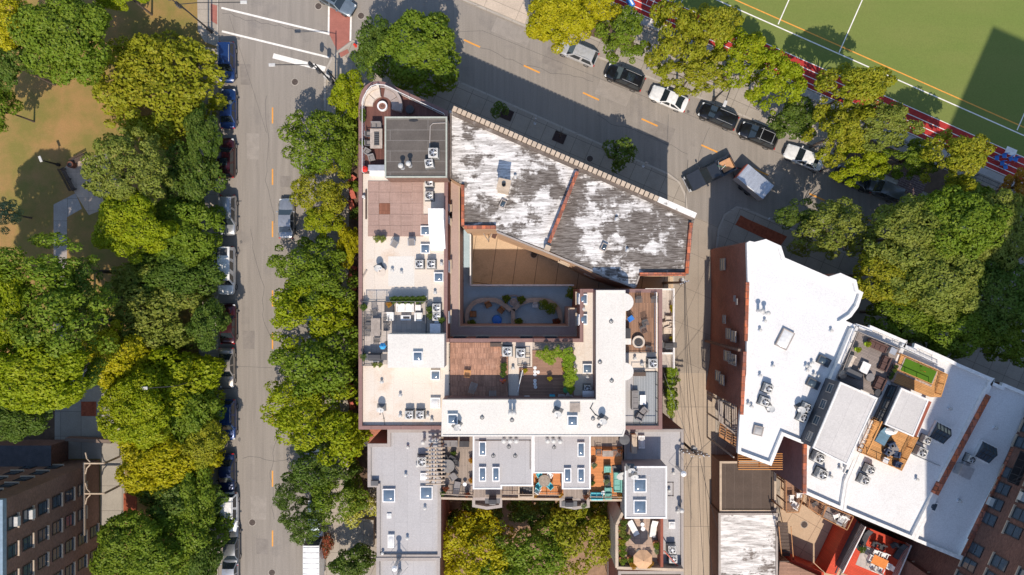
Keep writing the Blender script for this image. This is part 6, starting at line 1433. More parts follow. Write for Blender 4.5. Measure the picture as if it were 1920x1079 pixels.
# ---- east yards
zy=z35-1
put('club3',mk_club(beige,.75,.75),'armchair',zy,[(1252,598,'upper beige armchair in the narrow east yard',180),(1247,608,'middle beige armchair in the narrow east yard',200),(1256,613,'right beige armchair in the narrow east yard',-90)],Gm['chair'])
place('so3',mk_club(beige,1.3,.7,'sofa'),'beige loveseat at the lower end of the furniture in the east yard','sofa',1253,620,zy)
place('gr1',mk_grill,'dark covered barbecue at the end of the east yard','barbecue',1250,646,zy,0,'barbecues on the terraces',1.2)
put('pot7',mk_pot('green',terr,s=.9),'potted plant',zy,[(1258,575,'upper brown pot in the east yard'),(1258,581,'lower brown pot in the east yard'),(1257,634,'pot beside the dark barbecue in the east yard')],Gm['pot'])
for i,py in enumerate((693,703,714,724,735,746,757,768)): vine('yellow green climber on the white yard wall, number %s from the top'%('one two three four five six seven eight'.split()[i]),1257+(i%3)*2,py,1.9,.42+.08*(i%2),'vine','climbers on the white yard wall',i%2)
# ---- left terrace of the double house
place('rt2',mk_round(.68,mat('grey_top',(.22,.21,.2),var=.15),darkgrey,.74),'large grey round table on the left terrace','table',841,871,ZT)
put('ch5',mk_chair(charf,blackm,.58),'chair',ZT,[(834,856,'black chair above left of the grey round table',20),(848,858,'black chair above right of the grey round table',-30),(829,878,'black chair at the left of the grey round table',120),(831,886,'black chair at the lower left of the round table',140),(855,866,'black chair at the right of the grey round table',-90)],Gm['chair'])
put('ch6',mk_chair(greyf,blackm,.7),'chair',ZT,[(851,892,'grey cushioned chair set diagonally below the round table',35)],Gm['chair'])
place('cha1',mk_chaise(greyf,blackm),'black and grey lounger at the bottom of the left terrace','lounger',857,913,ZT,R(170),None,(1,.75,1))
place('ot2',mk_round(.2,steel,steel,.5),'small pale side table right of the black lounger','side table',872,906,ZT)
put('pot8',mk_pot('redflower',darkgrey,s=1.1),'potted plant',ZT,[(837,913,'pot of red flowers left of the black lounger'),(876,924,'pot of red flowers near the left barbecue bay'),(1097,928,'pot of red flowers right of the small orange terrace')],Gm['pot'])
put('pot3',mk_pot('autumn',terr,s=1.0),'potted plant',ZT,[(884,861,'upper orange flower pot against the grey penthouse'),(884,898,'lower orange flower pot against the grey penthouse'),(1003,925,'orange flower pot at the left end of the small orange terrace'),(1050,925,'orange flower pot at the right end of the small orange terrace'),(1160,927,'orange flower pot at the lower right terrace corner')],Gm['pot'])
put('pot1',mk_pot('dark',charf),'potted plant',ZT,[(831,922,'black pot in the lower left corner of the left terrace'),(851,848,'black pot at the top of the left terrace'),(1109,903,'dark pot at the left of the right orange terrace')],Gm['pot'])
place('so4',mk_club(greyf,1.5,.75,'sofa'),'grey sofa in the dark recess above the left terrace','sofa',845,830,ZT)
place('tb4',mk_table(1.0,.6,charf,blackm,.5),'dark low table in the dark recess above the left terrace','table',871,831,ZT)
pg=T('louvred_pergola','pale louvred pergola between the grey row house roof and the left terrace','pergola',(*P(816,875,12.4),ZG-.3),0,world=True)
a,b=P(803,840,12.6),P(830,908,12.6)
for i in range(10):
    y=a[1]+(b[1]-a[1])*i/9; MB().box(((a[0]+b[0])/2,y,12.6),(b[0]-a[0]+.5,.09,.16)).build('slat',cop_stone,pg)
for x in (a[0]+.15,(a[0]+b[0])/2,b[0]-.1): MB().box((x,(a[1]+b[1])/2,12.46),(.12,a[1]-b[1],.12)).build('beam',cop_stone,pg)
for x in (a[0]+.15,b[0]-.1):
    for y in (a[1],b[1]): MB().box((x,y,(12.4+ZT)/2),(.14,.14,12.4-ZT)).build('post',cop_stone,pg)
hx=T('stair_opening','white framed dark stair opening between the terraces','stair opening',(*P(986,917,ZT),ZT),0); MB().ring([(-.8,-.65),(.8,-.65),(.8,.65),(-.8,.65)],[(-.66,-.5),(.66,-.5),(.66,.5),(-.66,.5)],0,.95).build('frame',cop_stone,hx); MB().box((0,0,.02),(1.3,1.0,.03)).build('floor',blackm,hx)
for i in range(4): MB().box((-.45+i*.3,0,.12+.1*i),(.28,.95,.05)).build('step',darkgrey,hx)
# ---- small orange terrace
place('rt3',mk_round(.6,mat('stone_top',(.3,.25,.2),var=.3,scale=3),blackm,.74),'mottled round table on the small orange terrace','table',1020,898,ZT+.06)
put('ch7',mk_chair(turqf,turqf,.5,thin=True),'chair',ZT+.06,[(1011,888,'turquoise chair at the upper left of the mottled round table',30),(1030,908,'turquoise chair at the lower right of the mottled round table',-135),(1010,908,'turquoise chair at the lower left of the mottled round table',140)],Gm['chair'])
put('ch8',mk_chair(whitef,frame_w,.5,thin=True),'chair',ZT+.06,[(1030,889,'white chair at the upper right of the mottled round table',-30),(1008,916,'white chair at the bottom left of the small orange terrace',150)],Gm['chair'])
place('gr1',mk_grill,'barbecue on the left bay above the garden','barbecue',924,935,ZT,0,'barbecues on the terraces',1.0)
place('gr1',mk_grill,'barbecue on the right bay above the garden','barbecue',1066,940,ZT-.6,0,'barbecues on the terraces',1.05)
put('pot9',mk_pot('pale',beige,s=1.1),'potted plant',ZT-.8,[(1093,945,'pale leafy pot on the right barbecue bay')],Gm['pot'])
# ---- right orange terrace
zr=ZT+.062
place('tb5',mk_table(1.1,.6,wood_g,blackm,.7),'grey plank table at the top of the right orange terrace','table',1138,848,zr)
put('fc1',mk_slat(darkgrey),'chair',zr,[(1122,846,'wire chair left of the grey plank table',90),(1153,847,'dark chair right of the grey plank table',-90)],Gm['chair'])
put('club4',mk_club(tealf,.72,.72),'armchair',zr,[(1138,878,'mint green armchair on the right orange terrace'),(1139,918,'lower mint green armchair on the right orange terrace',180),(1139,927,'lowest mint green seat at the balustrade',180)],Gm['chair'])
place('so5',mk_club(tealf,2.0,.8,'sofa'),'mint green sofa along the right wall of the orange terrace','sofa',1157,902,zr,-PI/2)
place('tb6',mk_table(.6,1.1,charf,blackm,.45),'dark low table in front of the mint green sofa','table',1138,899,zr)
put('ch9',mk_chair(turqf,turqf,.58,'garden_chair'),'chair',zr,[(1112,926,'left turquoise garden chair by the balustrade',180),(1123,926,'right turquoise garden chair by the balustrade',180)],Gm['chair'])
place('ot3',mk_round(.22,frame_w,steel,.5),'small white side table right of the turquoise garden chairs','side table',1130,922,zr)
put('pot8',mk_pot('redflower',darkgrey,s=1.1),'potted plant',zr,[(1161,843,'pot with pink flowers in the upper corner of the orange terrace')],Gm['pot'])
put('pot9',mk_pot('pale',beige,s=1.1),'potted plant',zr,[(1135,900,'yellow green plant beside the dark low table'),(1112,870,'dry bushy plant at the left of the orange terrace')],Gm['pot'])
place('tub',mk_ott(.55,darkgrey),'dark round tub at the corner above the orange terrace','tub',1169,822,ZT+1,0,None,(1,1,1.6))
place('bx4',mk_box(.5,1.9,1.0,cop_stone,cop_stone,'planter_box'),'tall pale planter box on the upper left of the alley side roof','planter box',1186,829,ZS-.3)
# ---- parasol patio
zq=ZS+.02
put('cha2',mk_chaise(whitef,wood_d),'lounger',zq,[(1186,988,'left cream lounger on the tiled patio',28),(1224,990,'right cream lounger on the tiled patio',-8)],'cream loungers on the patio')
place('ot2',mk_round(.2,steel,steel,.5),'upper round side table between the cream loungers','side table',1203,981,zq)
place('ot3',mk_round(.22,frame_w,steel,.5),'lower round side table between the cream loungers','side table',1204,989,zq)
place('um1',mk_umb(1.0,umb,8),'tan octagonal parasol on the tiled patio','parasol',1198,1034,zq,R(22))
for i,(px,py,k,w_) in enumerate(((1167,975,'dark','top'),(1164,985,'muted','second'),(1164,995,'muted','third'),(1172,1002,'dark','fourth'),(1164,1010,'olive','fifth'),(1164,1021,'green','sixth'),(1165,1032,'green','seventh'),(1165,1046,'green','bottom'))):
    put('potA_'+k,mk_pot(k,terr,s=1.4),'potted plant',zq,[(px,py,'%s pot in the row of plants at the left of the patio'%w_)],Gm['pot'])
put('potB',mk_pot('autumn',terr,s=1.6),'potted plant',zq,[(1185,1052,'rust coloured plant left below the parasol'),(1213,1050,'rust coloured plant right below the parasol')],Gm['pot'])
put('potA_green',mk_pot('green',terr,s=1.4),'potted plant',zq,[(1180,1045,'round green plant left of the parasol'),(1228,1017,'green plant at the right wall of the patio')],Gm['pot'])
put('pot9',mk_pot('pale',beige,s=1.1),'potted plant',zq,[(1229,1029,'pale plant at the right wall of the patio')],Gm['pot'])
an=T('roof_antenna','thin comb antenna on the raised grey roof','antenna',(*P(1191,878,12.7),12.6),0); MB().tube([(0,0,0),(0,0,1.6)],.025).build('mast',steel,an); m=MB(); m.tube([(-1.0,.3,1.55),(1.3,-.4,1.55)],.02)
for i in range(6): m.tube([(-.9+i*.4,.27-i*.12-.4,1.55),(-.75+i*.4,.27-i*.12+.4,1.55)],.012)
m.build('elements',steel,an)
MB().prism(rect(1174,813,1187,870,ZS-.29),ZS-.29,ZS-.2).build('roof_patch',greyroof,B5)
place('bx5',mk_box(.7,.45,.5,darkgrey,darkgrey,'roof_hatch'),'dark box at the corner of the grey row house roof','roof hatch',704,904,ZG-.3)
# ---- slanted row decks
zd=zw+.5
place('tb7',mk_table(.85,1.05,frame_w,frame_w,.45),'low white table on the grey timber deck','table',1618,689,zd,R(-25))
place('ot4',mk_ott(.42,greyf),'round grey ottoman on the grey timber deck','ottoman',1628,707,zd)
put('club5',mk_club(brownf,.75,.7),'armchair',zd,[(1657,675,'upper brown armchair on the grey timber deck',-115),(1652,687,'second brown armchair on the grey timber deck',-115)],Gm['chair'])
place('so6',mk_club(brownf,1.25,.85,'sofa'),'brown loveseat at the lower right of the grey timber deck','sofa',1645,718,zd,R(-115))
place('so7',mk_club(brownf,1.9,.75,'sofa'),'brown sofa along the top edge of the grey timber deck','sofa',1641,648,zd,STREET)
place('bn3',mk_club(beige,1.4,.5,'bench'),'tan bench at the left of the grey timber deck','bench',1592,679,zd,R(65))
place('bx6',mk_box(1.5,.6,.8,greyf,darkgrey,'storage_box'),'dark sideboard at the left bottom of the grey timber deck','cabinet',1594,700,zd,R(-25))
place('um2',mk_umb(.42,plain('straw',(.45,.36,.28),.9),10),'round straw parasol at the left corner of the timber deck','parasol',1571,700,zw,0,None,(1,1,.5))
put('potG',mk_pot('bright',plain('lime',(.35,.5,.03),.6),s=1.0),'potted plant',zd,[(1622,645,'lime green pot beside the brown sofa'),(1604,655,'lime green pot near the tan bench')],Gm['pot'])
place('acbox',mk_acbox,'grey utility box at the top right of the grey timber deck','box',1669,658,zd,R(-25),None,.6)
place('bx7',mk_box(.75,1.8,.6,stucco,mat('planter_top',(.42,.28,.22)),'planter_box'),'terracotta planter ledge with four dark pots between the decks','planter box',1669,697,zw,R(-25))
for i,(px,py) in enumerate(((1675,687),(1672,694),(1668,701),(1665,707))): put('pot1',mk_pot('dark',charf),'potted plant',zw+.63,[(px,py,'%s dark pot on the terracotta planter ledge'%('top','second','third','bottom')[i])],Gm['pot'],0,.8)
place('rt5',mk_round(.35,charf,blackm,.6),'dark wire side table at the bottom of the grey timber deck','side table',1641,735,zd)
gg=T('putting_green','small putting green framed by pebbles and timber on the upper orange deck','putting green',(*P(1722,696,ZW+.25),ZW+.2),STREET)
MB().box((0,0,.03),(3.55,1.9,.06)).build('pebble_border',mat('pebbles',(.4,.32,.27),var=.6,scale=9),gg); MB().box((0,0,.07),(3.3,1.35,.05)).build('turf',mat('green_turf',(.07,.16,.01),rough=1,var=.1,bump=.2),gg); MB().tube([(.1,.1,.1),(.1,.1,.8)],.015).build('flag_pole',redm,gg); MB().box((.2,.1,.7),(.2,.02,.14)).build('flag',redm,gg)
put('club6',mk_club(plain('navy_fabric',(.03,.05,.1),.9),.6,.6),'armchair',ZW+.15,[(1668,833,'navy chair at the top of the cluster on the furniture deck',20),(1660,846,'navy chair left in the cluster on the furniture deck',60),(1676,850,'navy chair right in the cluster on the furniture deck',-100),(1679,869,'navy chair at the bottom corner of the furniture deck',-20)],Gm['chair'])
place('tb8',mk_table(.8,1.3,greyf,blackm,.5),'grey table amid the navy chairs on the furniture deck','table',1667,842,ZW+.15,R(-60))
place('cha3',mk_chaise(plain('denim',(.12,.22,.3),.9),darkgrey),'pale blue padded lounger on the furniture deck','lounger',1653,817,ZW+.15,R(-30),None,(1.7,.9,1))
place('um3',mk_umb(.65,whitef,8),'cream parasol at the top of the furniture deck','parasol',1654,802,ZW+.15,0,None,(1,.6,.8))
place('st3',mk_box(.5,.5,.4,steel,frame_w,'side_table'),'pale side table at the bottom of the furniture deck','side table',1657,862,ZW+.15,R(-25))
pg=T('timber_screen','orange timber trellis at the left of the furniture deck','trellis',(*P(1634,818,zw+1.9),ZW+.15),R(65)); 
MB().box((0,0,1.9),(3.4,.12,.14)).build('beam',wood_o,pg)
for i in range(2): MB().box((-1.5+3*i,0,.95),(.12,.12,1.9)).build('post',wood_o,pg)
for i in range(7): MB().box((-1.5+i*.5,.3,1.75),(.07,.8,.1)).build('slat',wood_o,pg)
# ---- trellis, stair and lower decks behind the white roofs
zz=9.2
for nm,pts,zc,lb in (('timber_joists',((1384,852),(1462,872)),9.6,'row of bare orange joists beyond the pointed corner of the white roof'),):
    (a0,b0),(a1,b1)=pts; t=T(nm,lb,'joists',(*P(1424,866,zc),zc),0,world=True)
    for i in range(8): xa,ya=P(1384,851+i*4.2,zc); xb,yb=P(1467,851+i*4.2,zc); MB().box(((xa+xb)/2,ya,zc),(xb-xa,.06,.16)).build('joist',wood_o,t)
    x,y=P(1467,864,zc)
    for s_ in (1385,1425,1466): x,y=P(s_,864,zc); MB().box((x,y,zc-.2),(.12,1.5,.2)).build('beam',wood,t)
st=T('timber_stair','grey timber back stairs squeezed between the brick building and the alley','stairs',(*P(1362,800,6),.13),0,world=True)
zL=6.6; q=PP([(1347,750),(1387,757),(1387,822),(1349,790)],zL)
for i in range(13):
    f=i/12; a_=Vector(q[0]).lerp(Vector(q[1]),f); b_=Vector(q[3]).lerp(Vector(q[2]),f)
    if i%4==3: continue
    m=MB(); line_box(m,a_,b_,zL-.06,zL,.13); m.build('grating_bar',wood_g,st)
for a_,b_ in ((q[0],q[1]),(q[1],q[2]),(q[2],q[3]),(q[3],q[0])):
    m=MB(); line_box(m,a_,b_,zL+.9,zL+1.0,.08); line_box(m,a_,b_,zL-.2,zL-.07,.1); m.build('handrail',wood_g,st)
for j in range(3):
    MB().prism(PP([(1351+j*12,792+j*9),(1361+j*12,798+j*9),(1357+j*12,824+j*8),(1347+j*12,818+j*7)],4.5-j*.6),4.3-j*.6,4.5-j*.6,bot=True).build('tread',wood,st)
    for i in range(5):
        x,y=P(1352+j*12,797+j*9+i*5,4.6-j*.6); MB().box((x+.3,y,4.55-j*.6),(.75,.1,.1),R(-30)).build('tread_edge',wood_d,st)
for px,py in ((1350,752),(1384,758),(1350,838),(1384,842),(1350,790)): x,y=P(px,py,5); MB().box((x,y,4.9),(.15,.15,9.6)).build('post',wood_g,st)
def porch(label,pts,z,m_,chairs=()):
    t=T('timber_porch',label,'porch',(*P(*pts[0],z),z),0,world=True); MB().prism(PP(pts,z),z-.15,z,bot=True).build('floor',m_,t)
    w3=PP(pts,z+.5); n=len(w3)
    for i in range(n):
        a,b=w3[i],w3[(i+1)%n]; r=MB(); line_box(r,a,b,z+.95,z+1.03,.09); L_=(Vector(b)-Vector(a)).length; k_=int(L_/.16)
        for k in range(k_): q=Vector(a)+(Vector(b)-Vector(a))*(k+.5)/k_; r.box((q.x,q.y,z+.48),(.03,.03,.95))
        r.build('balustrade',wood,t); MB().box((a[0],a[1],z/2),(.13,.13,z)).build('post',wood,t)
    return t
porch('small timber balcony with white chairs behind the purple brick wall',[(1471,892),(1478,897),(1502,922),(1503,928),(1494,958),(1471,958)],6.5,deck_brown)
put('ch8',mk_chair(whitef,frame_w,.5,thin=True),'chair',6.5,[(1495,926,'upper white chair on the small balcony'),(1486,943,'lower white chair on the small balcony',150),(1480,931,'left white chair on the small balcony',90)],Gm['chair'],0,1.2)
porch('timber balcony left half beneath the white roof edge',[(1515,930),(1545,945),(1538,966),(1512,950)],6.5,deck_brown)
porch('timber balcony with grey floor beneath the white roof edge',[(1547,946),(1596,966),(1584,991),(1538,968)],6.5,deck_greyd)
put('ch8',mk_chair(whitef,frame_w,.5,thin=True),'chair',6.5,[(1563,964,'pale chair on the grey floored balcony',20),(1576,970,'second pale chair on the grey floored balcony',-40)],Gm['chair'],0,1.2)
put('fc1',mk_slat(darkgrey),'chair',6.5,[(1524,943,'dark chair on the left half balcony',30)],Gm['chair'])
place('tb9',mk_table(.6,.9,steel,darkgrey,.6),'grey table on the grey floored balcony','table',1570,976,6.5,R(-25))
sx=T('timber_stair','dark timber stairs left of the sunny patio','stairs',(*P(1470,1020,3),.15),0,world=True)
for i in range(12): x,y=P(1469+i*.4,985+i*6.2,6-i*.45); MB().box((x,y,5.6-i*.42),(1.2,.34,.06)).build('tread',wood_d,sx)
for s_ in (-.65,.65): x,y=P(1469,985,6); x1_,y1_=P(1474,1056,1); MB().tube([(x+s_,y,6.4),(x1_+s_,y1_,1.6)],.05).build('handrail',wood,sx)
# red painted walk and terrace
zr5=5.2
rt_=T('red_terrace','bright red painted roof terrace with an orange dining table at the bottom','terrace',(*P(1640,1040,zr5),0),0,world=True)
MB().prism(PP([(1623,988),(1709,1023),(1672,1110),(1580,1075)],zr5),zr5-.2,zr5).build('floor',deck_redpaint,rt_); MB().prism(inset(PP([(1623,988),(1709,1023),(1672,1110),(1580,1075)],zr5),.15),0,zr5-.2,top=False).build('base',darkgrey,rt_)
for a,b in (((1623,988),(1580,1075)),((1709,1023),(1672,1110))):
    r=MB(); A_,B_=P(*a,zr5+1),P(*b,zr5+1); line_box(r,A_,B_,zr5+.95,zr5+1.03,.1); d=Vector(B_)-Vector(A_)
    for k in range(40): q=Vector(A_)+d*(k+.5)/40; r.box((q.x,q.y,zr5+.48),(.03,.03,.95))
    r.build('balustrade',frame_w,rt_)
MB().prism(PP([(1619,1022),(1664,1040),(1650,1078),(1604,1059)],zr5),zr5,zr5+.012).build('rug',pavers,rt_)
place('tb10',mk_table(1.0,1.7,mat('orange_table',(.7,.24,.06),var=.15),wood_d,.74),'orange wooden dining table on the red terrace','table',1643,1049,zr5+.015,R(65))
put('ch8',mk_chair(whitef,frame_w,.5,thin=True),'chair',zr5+.015,[(1627,1042,'pale chair at the left end of the orange table',65),(1638,1033,'upper left pale chair at the orange table',-25),(1653,1038,'upper right pale chair at the orange table',-25),(1631,1059,'lower left pale chair at the orange table',155),(1646,1065,'lower middle pale chair at the orange table',155),(1661,1058,'pale chair at the right end of the orange table',-115)],Gm['chair'],0,1.15)
put('ch5',mk_chair(charf,blackm,.58),'chair',zr5,[(1649,1023,'black chair at the top of the red terrace',-25),(1636,1018,'second black chair at the top of the red terrace',-25),(1671,1020,'black chair near the upper right of the red terrace',-60)],Gm['chair'])
put('cha4',mk_chaise(charf,blackm),'lounger',zr5,[(1620,1006,'black lounger in the upper left of the red terrace',-25),(1684,1032,'black lounger along the right of the red terrace',-30)],'black loungers on the red terrace')
place('pot1',mk_pot('dark',charf),'black pot at the left of the red terrace','potted plant',1608,1024,zr5,0,Gm['pot'],1.5)
wk=T('red_walkway','red painted walkway between the sunny patio and the terrace','walkway',(*P(1560,1020,2),0),0,world=True)
MB().prism(PP([(1598,968),(1612,980),(1568,1079),(1548,1075)],3),0,3).build('floor',deck_redpaint,wk); MB().prism(PP([(1484,1050),(1545,1074),(1545,1084),(1478,1062)],3),0,3).build('landing',deck_redpaint,wk)
r=MB(); A_,B_=P(1616,982,4),P(1574,1082,4); line_box(r,A_,B_,3.9,4.0,.1); line_box(r,A_,B_,3,3.1,.1); r.build('rail',darkgrey,wk)
dk_=T('timber_shed_roof','brown plank roof at the bottom edge below the sunny patio','shed',(*P(1500,1070,3.5),0),0,world=True); MB().prism(PP([(1462,1052),(1480,1056),(1545,1085),(1545,1120),(1458,1120)],3.6),0,3.6).build('roof',deck_brownh,dk_)
MB().box((*P(1470,1052,3.6),3.7),(1,.1,.15)).build('ridge_cap',wood_d,dk_)
# ================= STREET AND PARK OBJECTS
def lamp(label,px,py,armdx,armdy,h=8.5,name='street_lamp',hd=.35):
    x,y=P(px,py,0); t=T(name,label,'street lamp',(x,y,.13),0,'street lamps')
    MB().lathe((0,0,0),[(.2,0),(.2,.35),(.11,.5),(.06,h)],10).build('pole',blackm,t); k=1
    MB().tube([(0,0,h-.4),(armdx*.3,armdy*.3,h),(armdx,armdy,h+.12)],.045,6).build('arm',blackm,t); a=math.atan2(armdy,armdx)
    MB().box((armdx,armdy,h+.1),(.7,hd,.16),a).build('lamp_head',acm,t,bevel=.05); MB().box((armdx,armdy,h+.01),(.5,hd*.7,.04),a).build('lens',milky,t); return t
lamp('black street lamp with a long arm at the traffic signal corner',630,165,-4.5,-.1,8.4)
lamp('black street lamp arm reaching over the road at the top edge',398,61,7.0,0,8.3)
lamp('thin grey lamp arm among the park trees beside the beige sedan',392,706,-3.2,-.2,8.0)
lamp('grey lamp on the pavement behind the black wagon',1338,187,-.9,-2.4,7.0)
lamp('park lamp post on the sunny lawn beside the bench',112,310,-.05,.12,3.0,'park_lamp',.3)
# traffic signals
def signal(px,py,dx,dy,label):
    x,y=P(px,py,0); t=T('traffic_signal',label,'traffic signal',(x,y,.13),0,'traffic signals'); MB().lathe((0,0,0),[(.18,0),(.18,.3),(.08,.4),(.07,4.6)],10).build('pole',blackm,t)
    MB().tube([(0,0,4.4),(dx,dy,4.7)],.06,6).build('arm',blackm,t); a=math.atan2(dy,dx)
    for k in (.55,1.0):
        h=MB(); h.box((dx*k,dy*k,4.3),(.36,.36,1.05),a).build('signal_head',blackm,t,bevel=.03)
        m=MB()
        for i in range(3): m.box((dx*k,dy*k-.22,4.0+i*.33),(.26,.14,.05))
        m.build('visor',darkgrey,t)
    return t
signal(634,168,-1.9,1.5,'black traffic signal with two heads on the corner by the street lamp'); signal(636,158,.5,-1.7,'second black traffic signal right of the crosswalk corner')
signal(392,56,-2.6,2.0,'black traffic signal at the top left corner of the crossing')
sb=T('signal_cabinet','grey cabinet at the foot of the corner signals','cabinet',(*P(618,150,0),.13),R(-30)); MB().box((0,0,.55),(.6,.4,1.1)).build('body',acm,sb,bevel=.02); MB().box((0,0,1.12),(.66,.46,.05)).build('lid',acm,sb)
sg=T('street_sign','green street name sign on a post left of the rounded deck corner','sign',(*P(680,148,0),.13),R(40)); MB().cyl((0,0,0),.04,3,8).build('post',steel,sg); MB().box((0,0,2.95),(1.0,.04,.22)).build('sign_plate',plain('sign_green',(.01,.15,.08),.5),sg)
# benches, bin in the park plaza
def bench(px,py,a,l,label):
    t=T('park_bench',label,'bench',(*P(px,py,.2),.15),R(a),'park benches round the plaza'); m=MB()
    for i in range(5): m.box((0,-.2+i*.1,.45),(l,.075,.035))
    m.build('seat',wood_d,t); m=MB()
    for i in range(3): m.box((0,.3+i*.02,.55+i*.13),(l,.03,.09))
    m.build('backrest',wood_d,t)
    for s_ in (-1,0,1): MB().box((s_*l*.46,.05,.22),(.06,.5,.44)).build('leg',blackm,t)
    for s_ in (-1,1): MB().box((s_*l*.46,0,.65),(.06,.45,.04)).build('armrest',blackm,t)
bench(131,337,118,2.9,'long dark bench on the left side of the park plaza'); bench(151,300,28,1.7,'dark bench at the top of the park plaza')
bn=T('litter_bin','round rusty litter bin between the two plaza benches','litter bin',(*P(136,310,.5),.15)); MB().lathe((0,0,0),[(.3,0),(.36,.1),(.38,.85),(.3,.9),(.24,.86)],16).build('body',mat('rusty',(.2,.08,.05),var=.3,scale=5),bn); MB().lathe((0,0,.85),[(.25,0),(.1,.02),(0,.02)],12).build('liner',blackm,bn)
# curvy red concrete planters along the west wall
def strip(pts,wd,z0,z1_,name,label,cat,m_,parts='coping'):
    w3=[Vector(P(a,b,z1_)) for a,b in pts]; sm=[]
    for i in range(len(w3)-1):
        p0,p1,p2,p3=w3[max(i-1,0)],w3[i],w3[i+1],w3[min(i+2,len(w3)-1)]
        for k in range(6): u=k/6; sm.append(.5*((2*p1)+(p2-p0)*u+(2*p0-5*p1+4*p2-p3)*u*u+(3*p1-p0-3*p2+p3)*u**3))
    sm.append(w3[-1]); L1=[];L2=[]
    for i,p in enumerate(sm):
        d=(sm[min(i+1,len(sm)-1)]-sm[max(i-1,0)]).normalized(); n=Vector((-d.y,d.x))*wd/2; L1.append(p+n); L2.append(p-n)
    poly=[tuple(p) for p in L1]+[tuple(p) for p in reversed(L2)]
    o=w3[0]; t=T(name,label,cat,(o.x,o.y,z0),0,'red concrete planter walls' if m_ is redc else None,world=True); n=len(L1)
    def solid(z0_,zz_,s_,nm,mm):
        a=[p.lerp(q,-s_) for p,q in zip(L1,L2)]; b=[q.lerp(p,-s_) for p,q in zip(L1,L2)]; vs=[];fs=[]
        for p,q in zip(a,b): vs+=[(p.x,p.y,z0_),(p.x,p.y,zz_),(q.x,q.y,zz_),(q.x,q.y,z0_)]
        for i in range(n-1):
            for j in range(4): k=(j+1)%4; fs.append((i*4+j,i*4+k,i*4+4+k,i*4+4+j))
        fs+= [(3,2,1,0),((n-1)*4,(n-1)*4+1,(n-1)*4+2,(n-1)*4+3)]; MB().add(vs,fs).build(nm,mm,t)
    solid(z0,z1_-.06,0,'base',m_); solid(z1_-.07,z1_,.06,parts,m_); return t
for i,(pts,w_) in enumerate(((((668,222),(663,232),(668,246)),'beside the small bright tree'),(((664,330),(656,345),(663,372)),'below the roof deck corner'),(((655,376),(662,395),(664,410)),'level with the stair house'),(((664,500),(656,525),(664,545)),'below the narrow yellow shrub'),(((660,600),(655,622),(660,642)),'at the middle of the west wall'),(((664,660),(655,690),(662,720)),'right of the hidden cars'),(((664,710),(654,740),(662,768)),'near the south west roof corner'))):
    strip(pts,.5,.13,.75,'planter_wall','curved red concrete planter wall %s'%w_,'planter wall',redc)
for i,(px,py,k,s,w_) in enumerate(((672,240,'dark',.8,'top'),(668,350,'green',.7,'second'),(670,400,'dark',.8,'third'),(666,520,'dark',.8,'fourth'),(664,568,'muted',1.1,'fifth'),(666,590,'muted',.9,'sixth'),(668,640,'bright',.9,'seventh'),(667,665,'green',1.0,'eighth'),(665,700,'dark',.8,'ninth'),(668,745,'dark',.7,'tenth'),(660,790,'olive',1.0,'eleventh'),(662,820,'bright',.9,'twelfth'),(661,850,'autumn',.8,'lowest'))):
    x,y=P(px,py,1); t=T('garden_shrub','%s shrub in the planting strip along the west wall'%w_,'shrub',(x,y,.17),i*1.3,'shrubs along the west wall'); c=bpy.data.objects.new('foliage',CR['S',i%2][0][0]); COL.objects.link(c); c.parent=t; c.scale=(s*.6,s*.9,s*.6); c.location=(0,0,.8*s); c.material_slots[0].link='OBJECT'; c.material_slots[0].material=LEAF[k]; MB().tube([(0,0,0),(0,.05,.8*s)],.05).build('stem',bark,t)
x,y=P(612,1020,.8); t=T('flower_bush','red and pink flower bush right of the white box van','bush',(x,y,.15)); c=bpy.data.objects.new('foliage',CR['S',0][0][0]); COL.objects.link(c); c.parent=t; c.scale=(.55,1.0,.5); c.location=(0,0,.7); c.material_slots[0].link='OBJECT'; c.material_slots[0].material=LEAF['redflower']; MB().tube([(0,0,0),(0,0,.7)],.05).build('stem',bark,t)
# steps by the row house
sp=T('entrance_steps','shaded concrete steps with a railing beside the flowering shrub','steps',(*P(683,1000,0),.13),0,world=True)
for i in range(5): MB().prism(rect(672+i*6,972,678.5+i*6,1022,.3),.13,.3+.17*i).build('step',concrete,sp)
x,y=P(664,1024,1); MB().tube([(x,y,1.0),(x+2.0,y+.2,1.8)],.04).build('handrail',steel,sp)
# inner courtyard planters and furniture
strip([(877,612),(877,585),(893,566),(925,563),(942,570),(958,582)],.45,z3,z3+.75,'curved_planter','left curved stone planter wall in the dark courtyard','planter wall',stonem)
strip([(962,582),(975,570),(998,563),(1030,566),(1048,583),(1051,612)],.45,z3,z3+.75,'curved_planter','right curved stone planter wall in the dark courtyard','planter wall',stonem)
strip([(962,580),(962,598),(962,616)],.4,z3,z3+.75,'divider_wall','straight stone divider between the two curved planters','planter wall',stonem)
fo=T('fountain','tiered round stone fountain between the curved planters','fountain',(*P(963,567,z3+.3),z3)); MB().lathe((0,0,0),[(.75,0),(.85,.45),(.7,.45),(.65,.2),(0,.2)],24).build('basin',cop_grey,fo); MB().lathe((0,0,.2),[(.12,0),(.1,.5),(.45,.62),(.4,.64),(.08,.6),(.06,.9),(.2,.98),(0,1.05)],20).build('tiers',cop_grey,fo); MB().lathe((0,0,.36),[(.66,0),(0,.001)],20).build('water',skyg,fo)
zc=z3
def rd(label,px,py,r,m_): 
    t=T('paddling_pool',label,'pool',(*P(px,py,zc),zc)); MB().lathe((0,0,0),[(r,0),(r*1.05,.12),(r,.25),(r*.9,.25),(r*.88,.05)],24).build('rim',m_,t); MB().lathe((0,0,.15),[(r*.9,0),(0,.001)],24).build('water',plain('pool_water',(.02,.2,.75),.1),t)
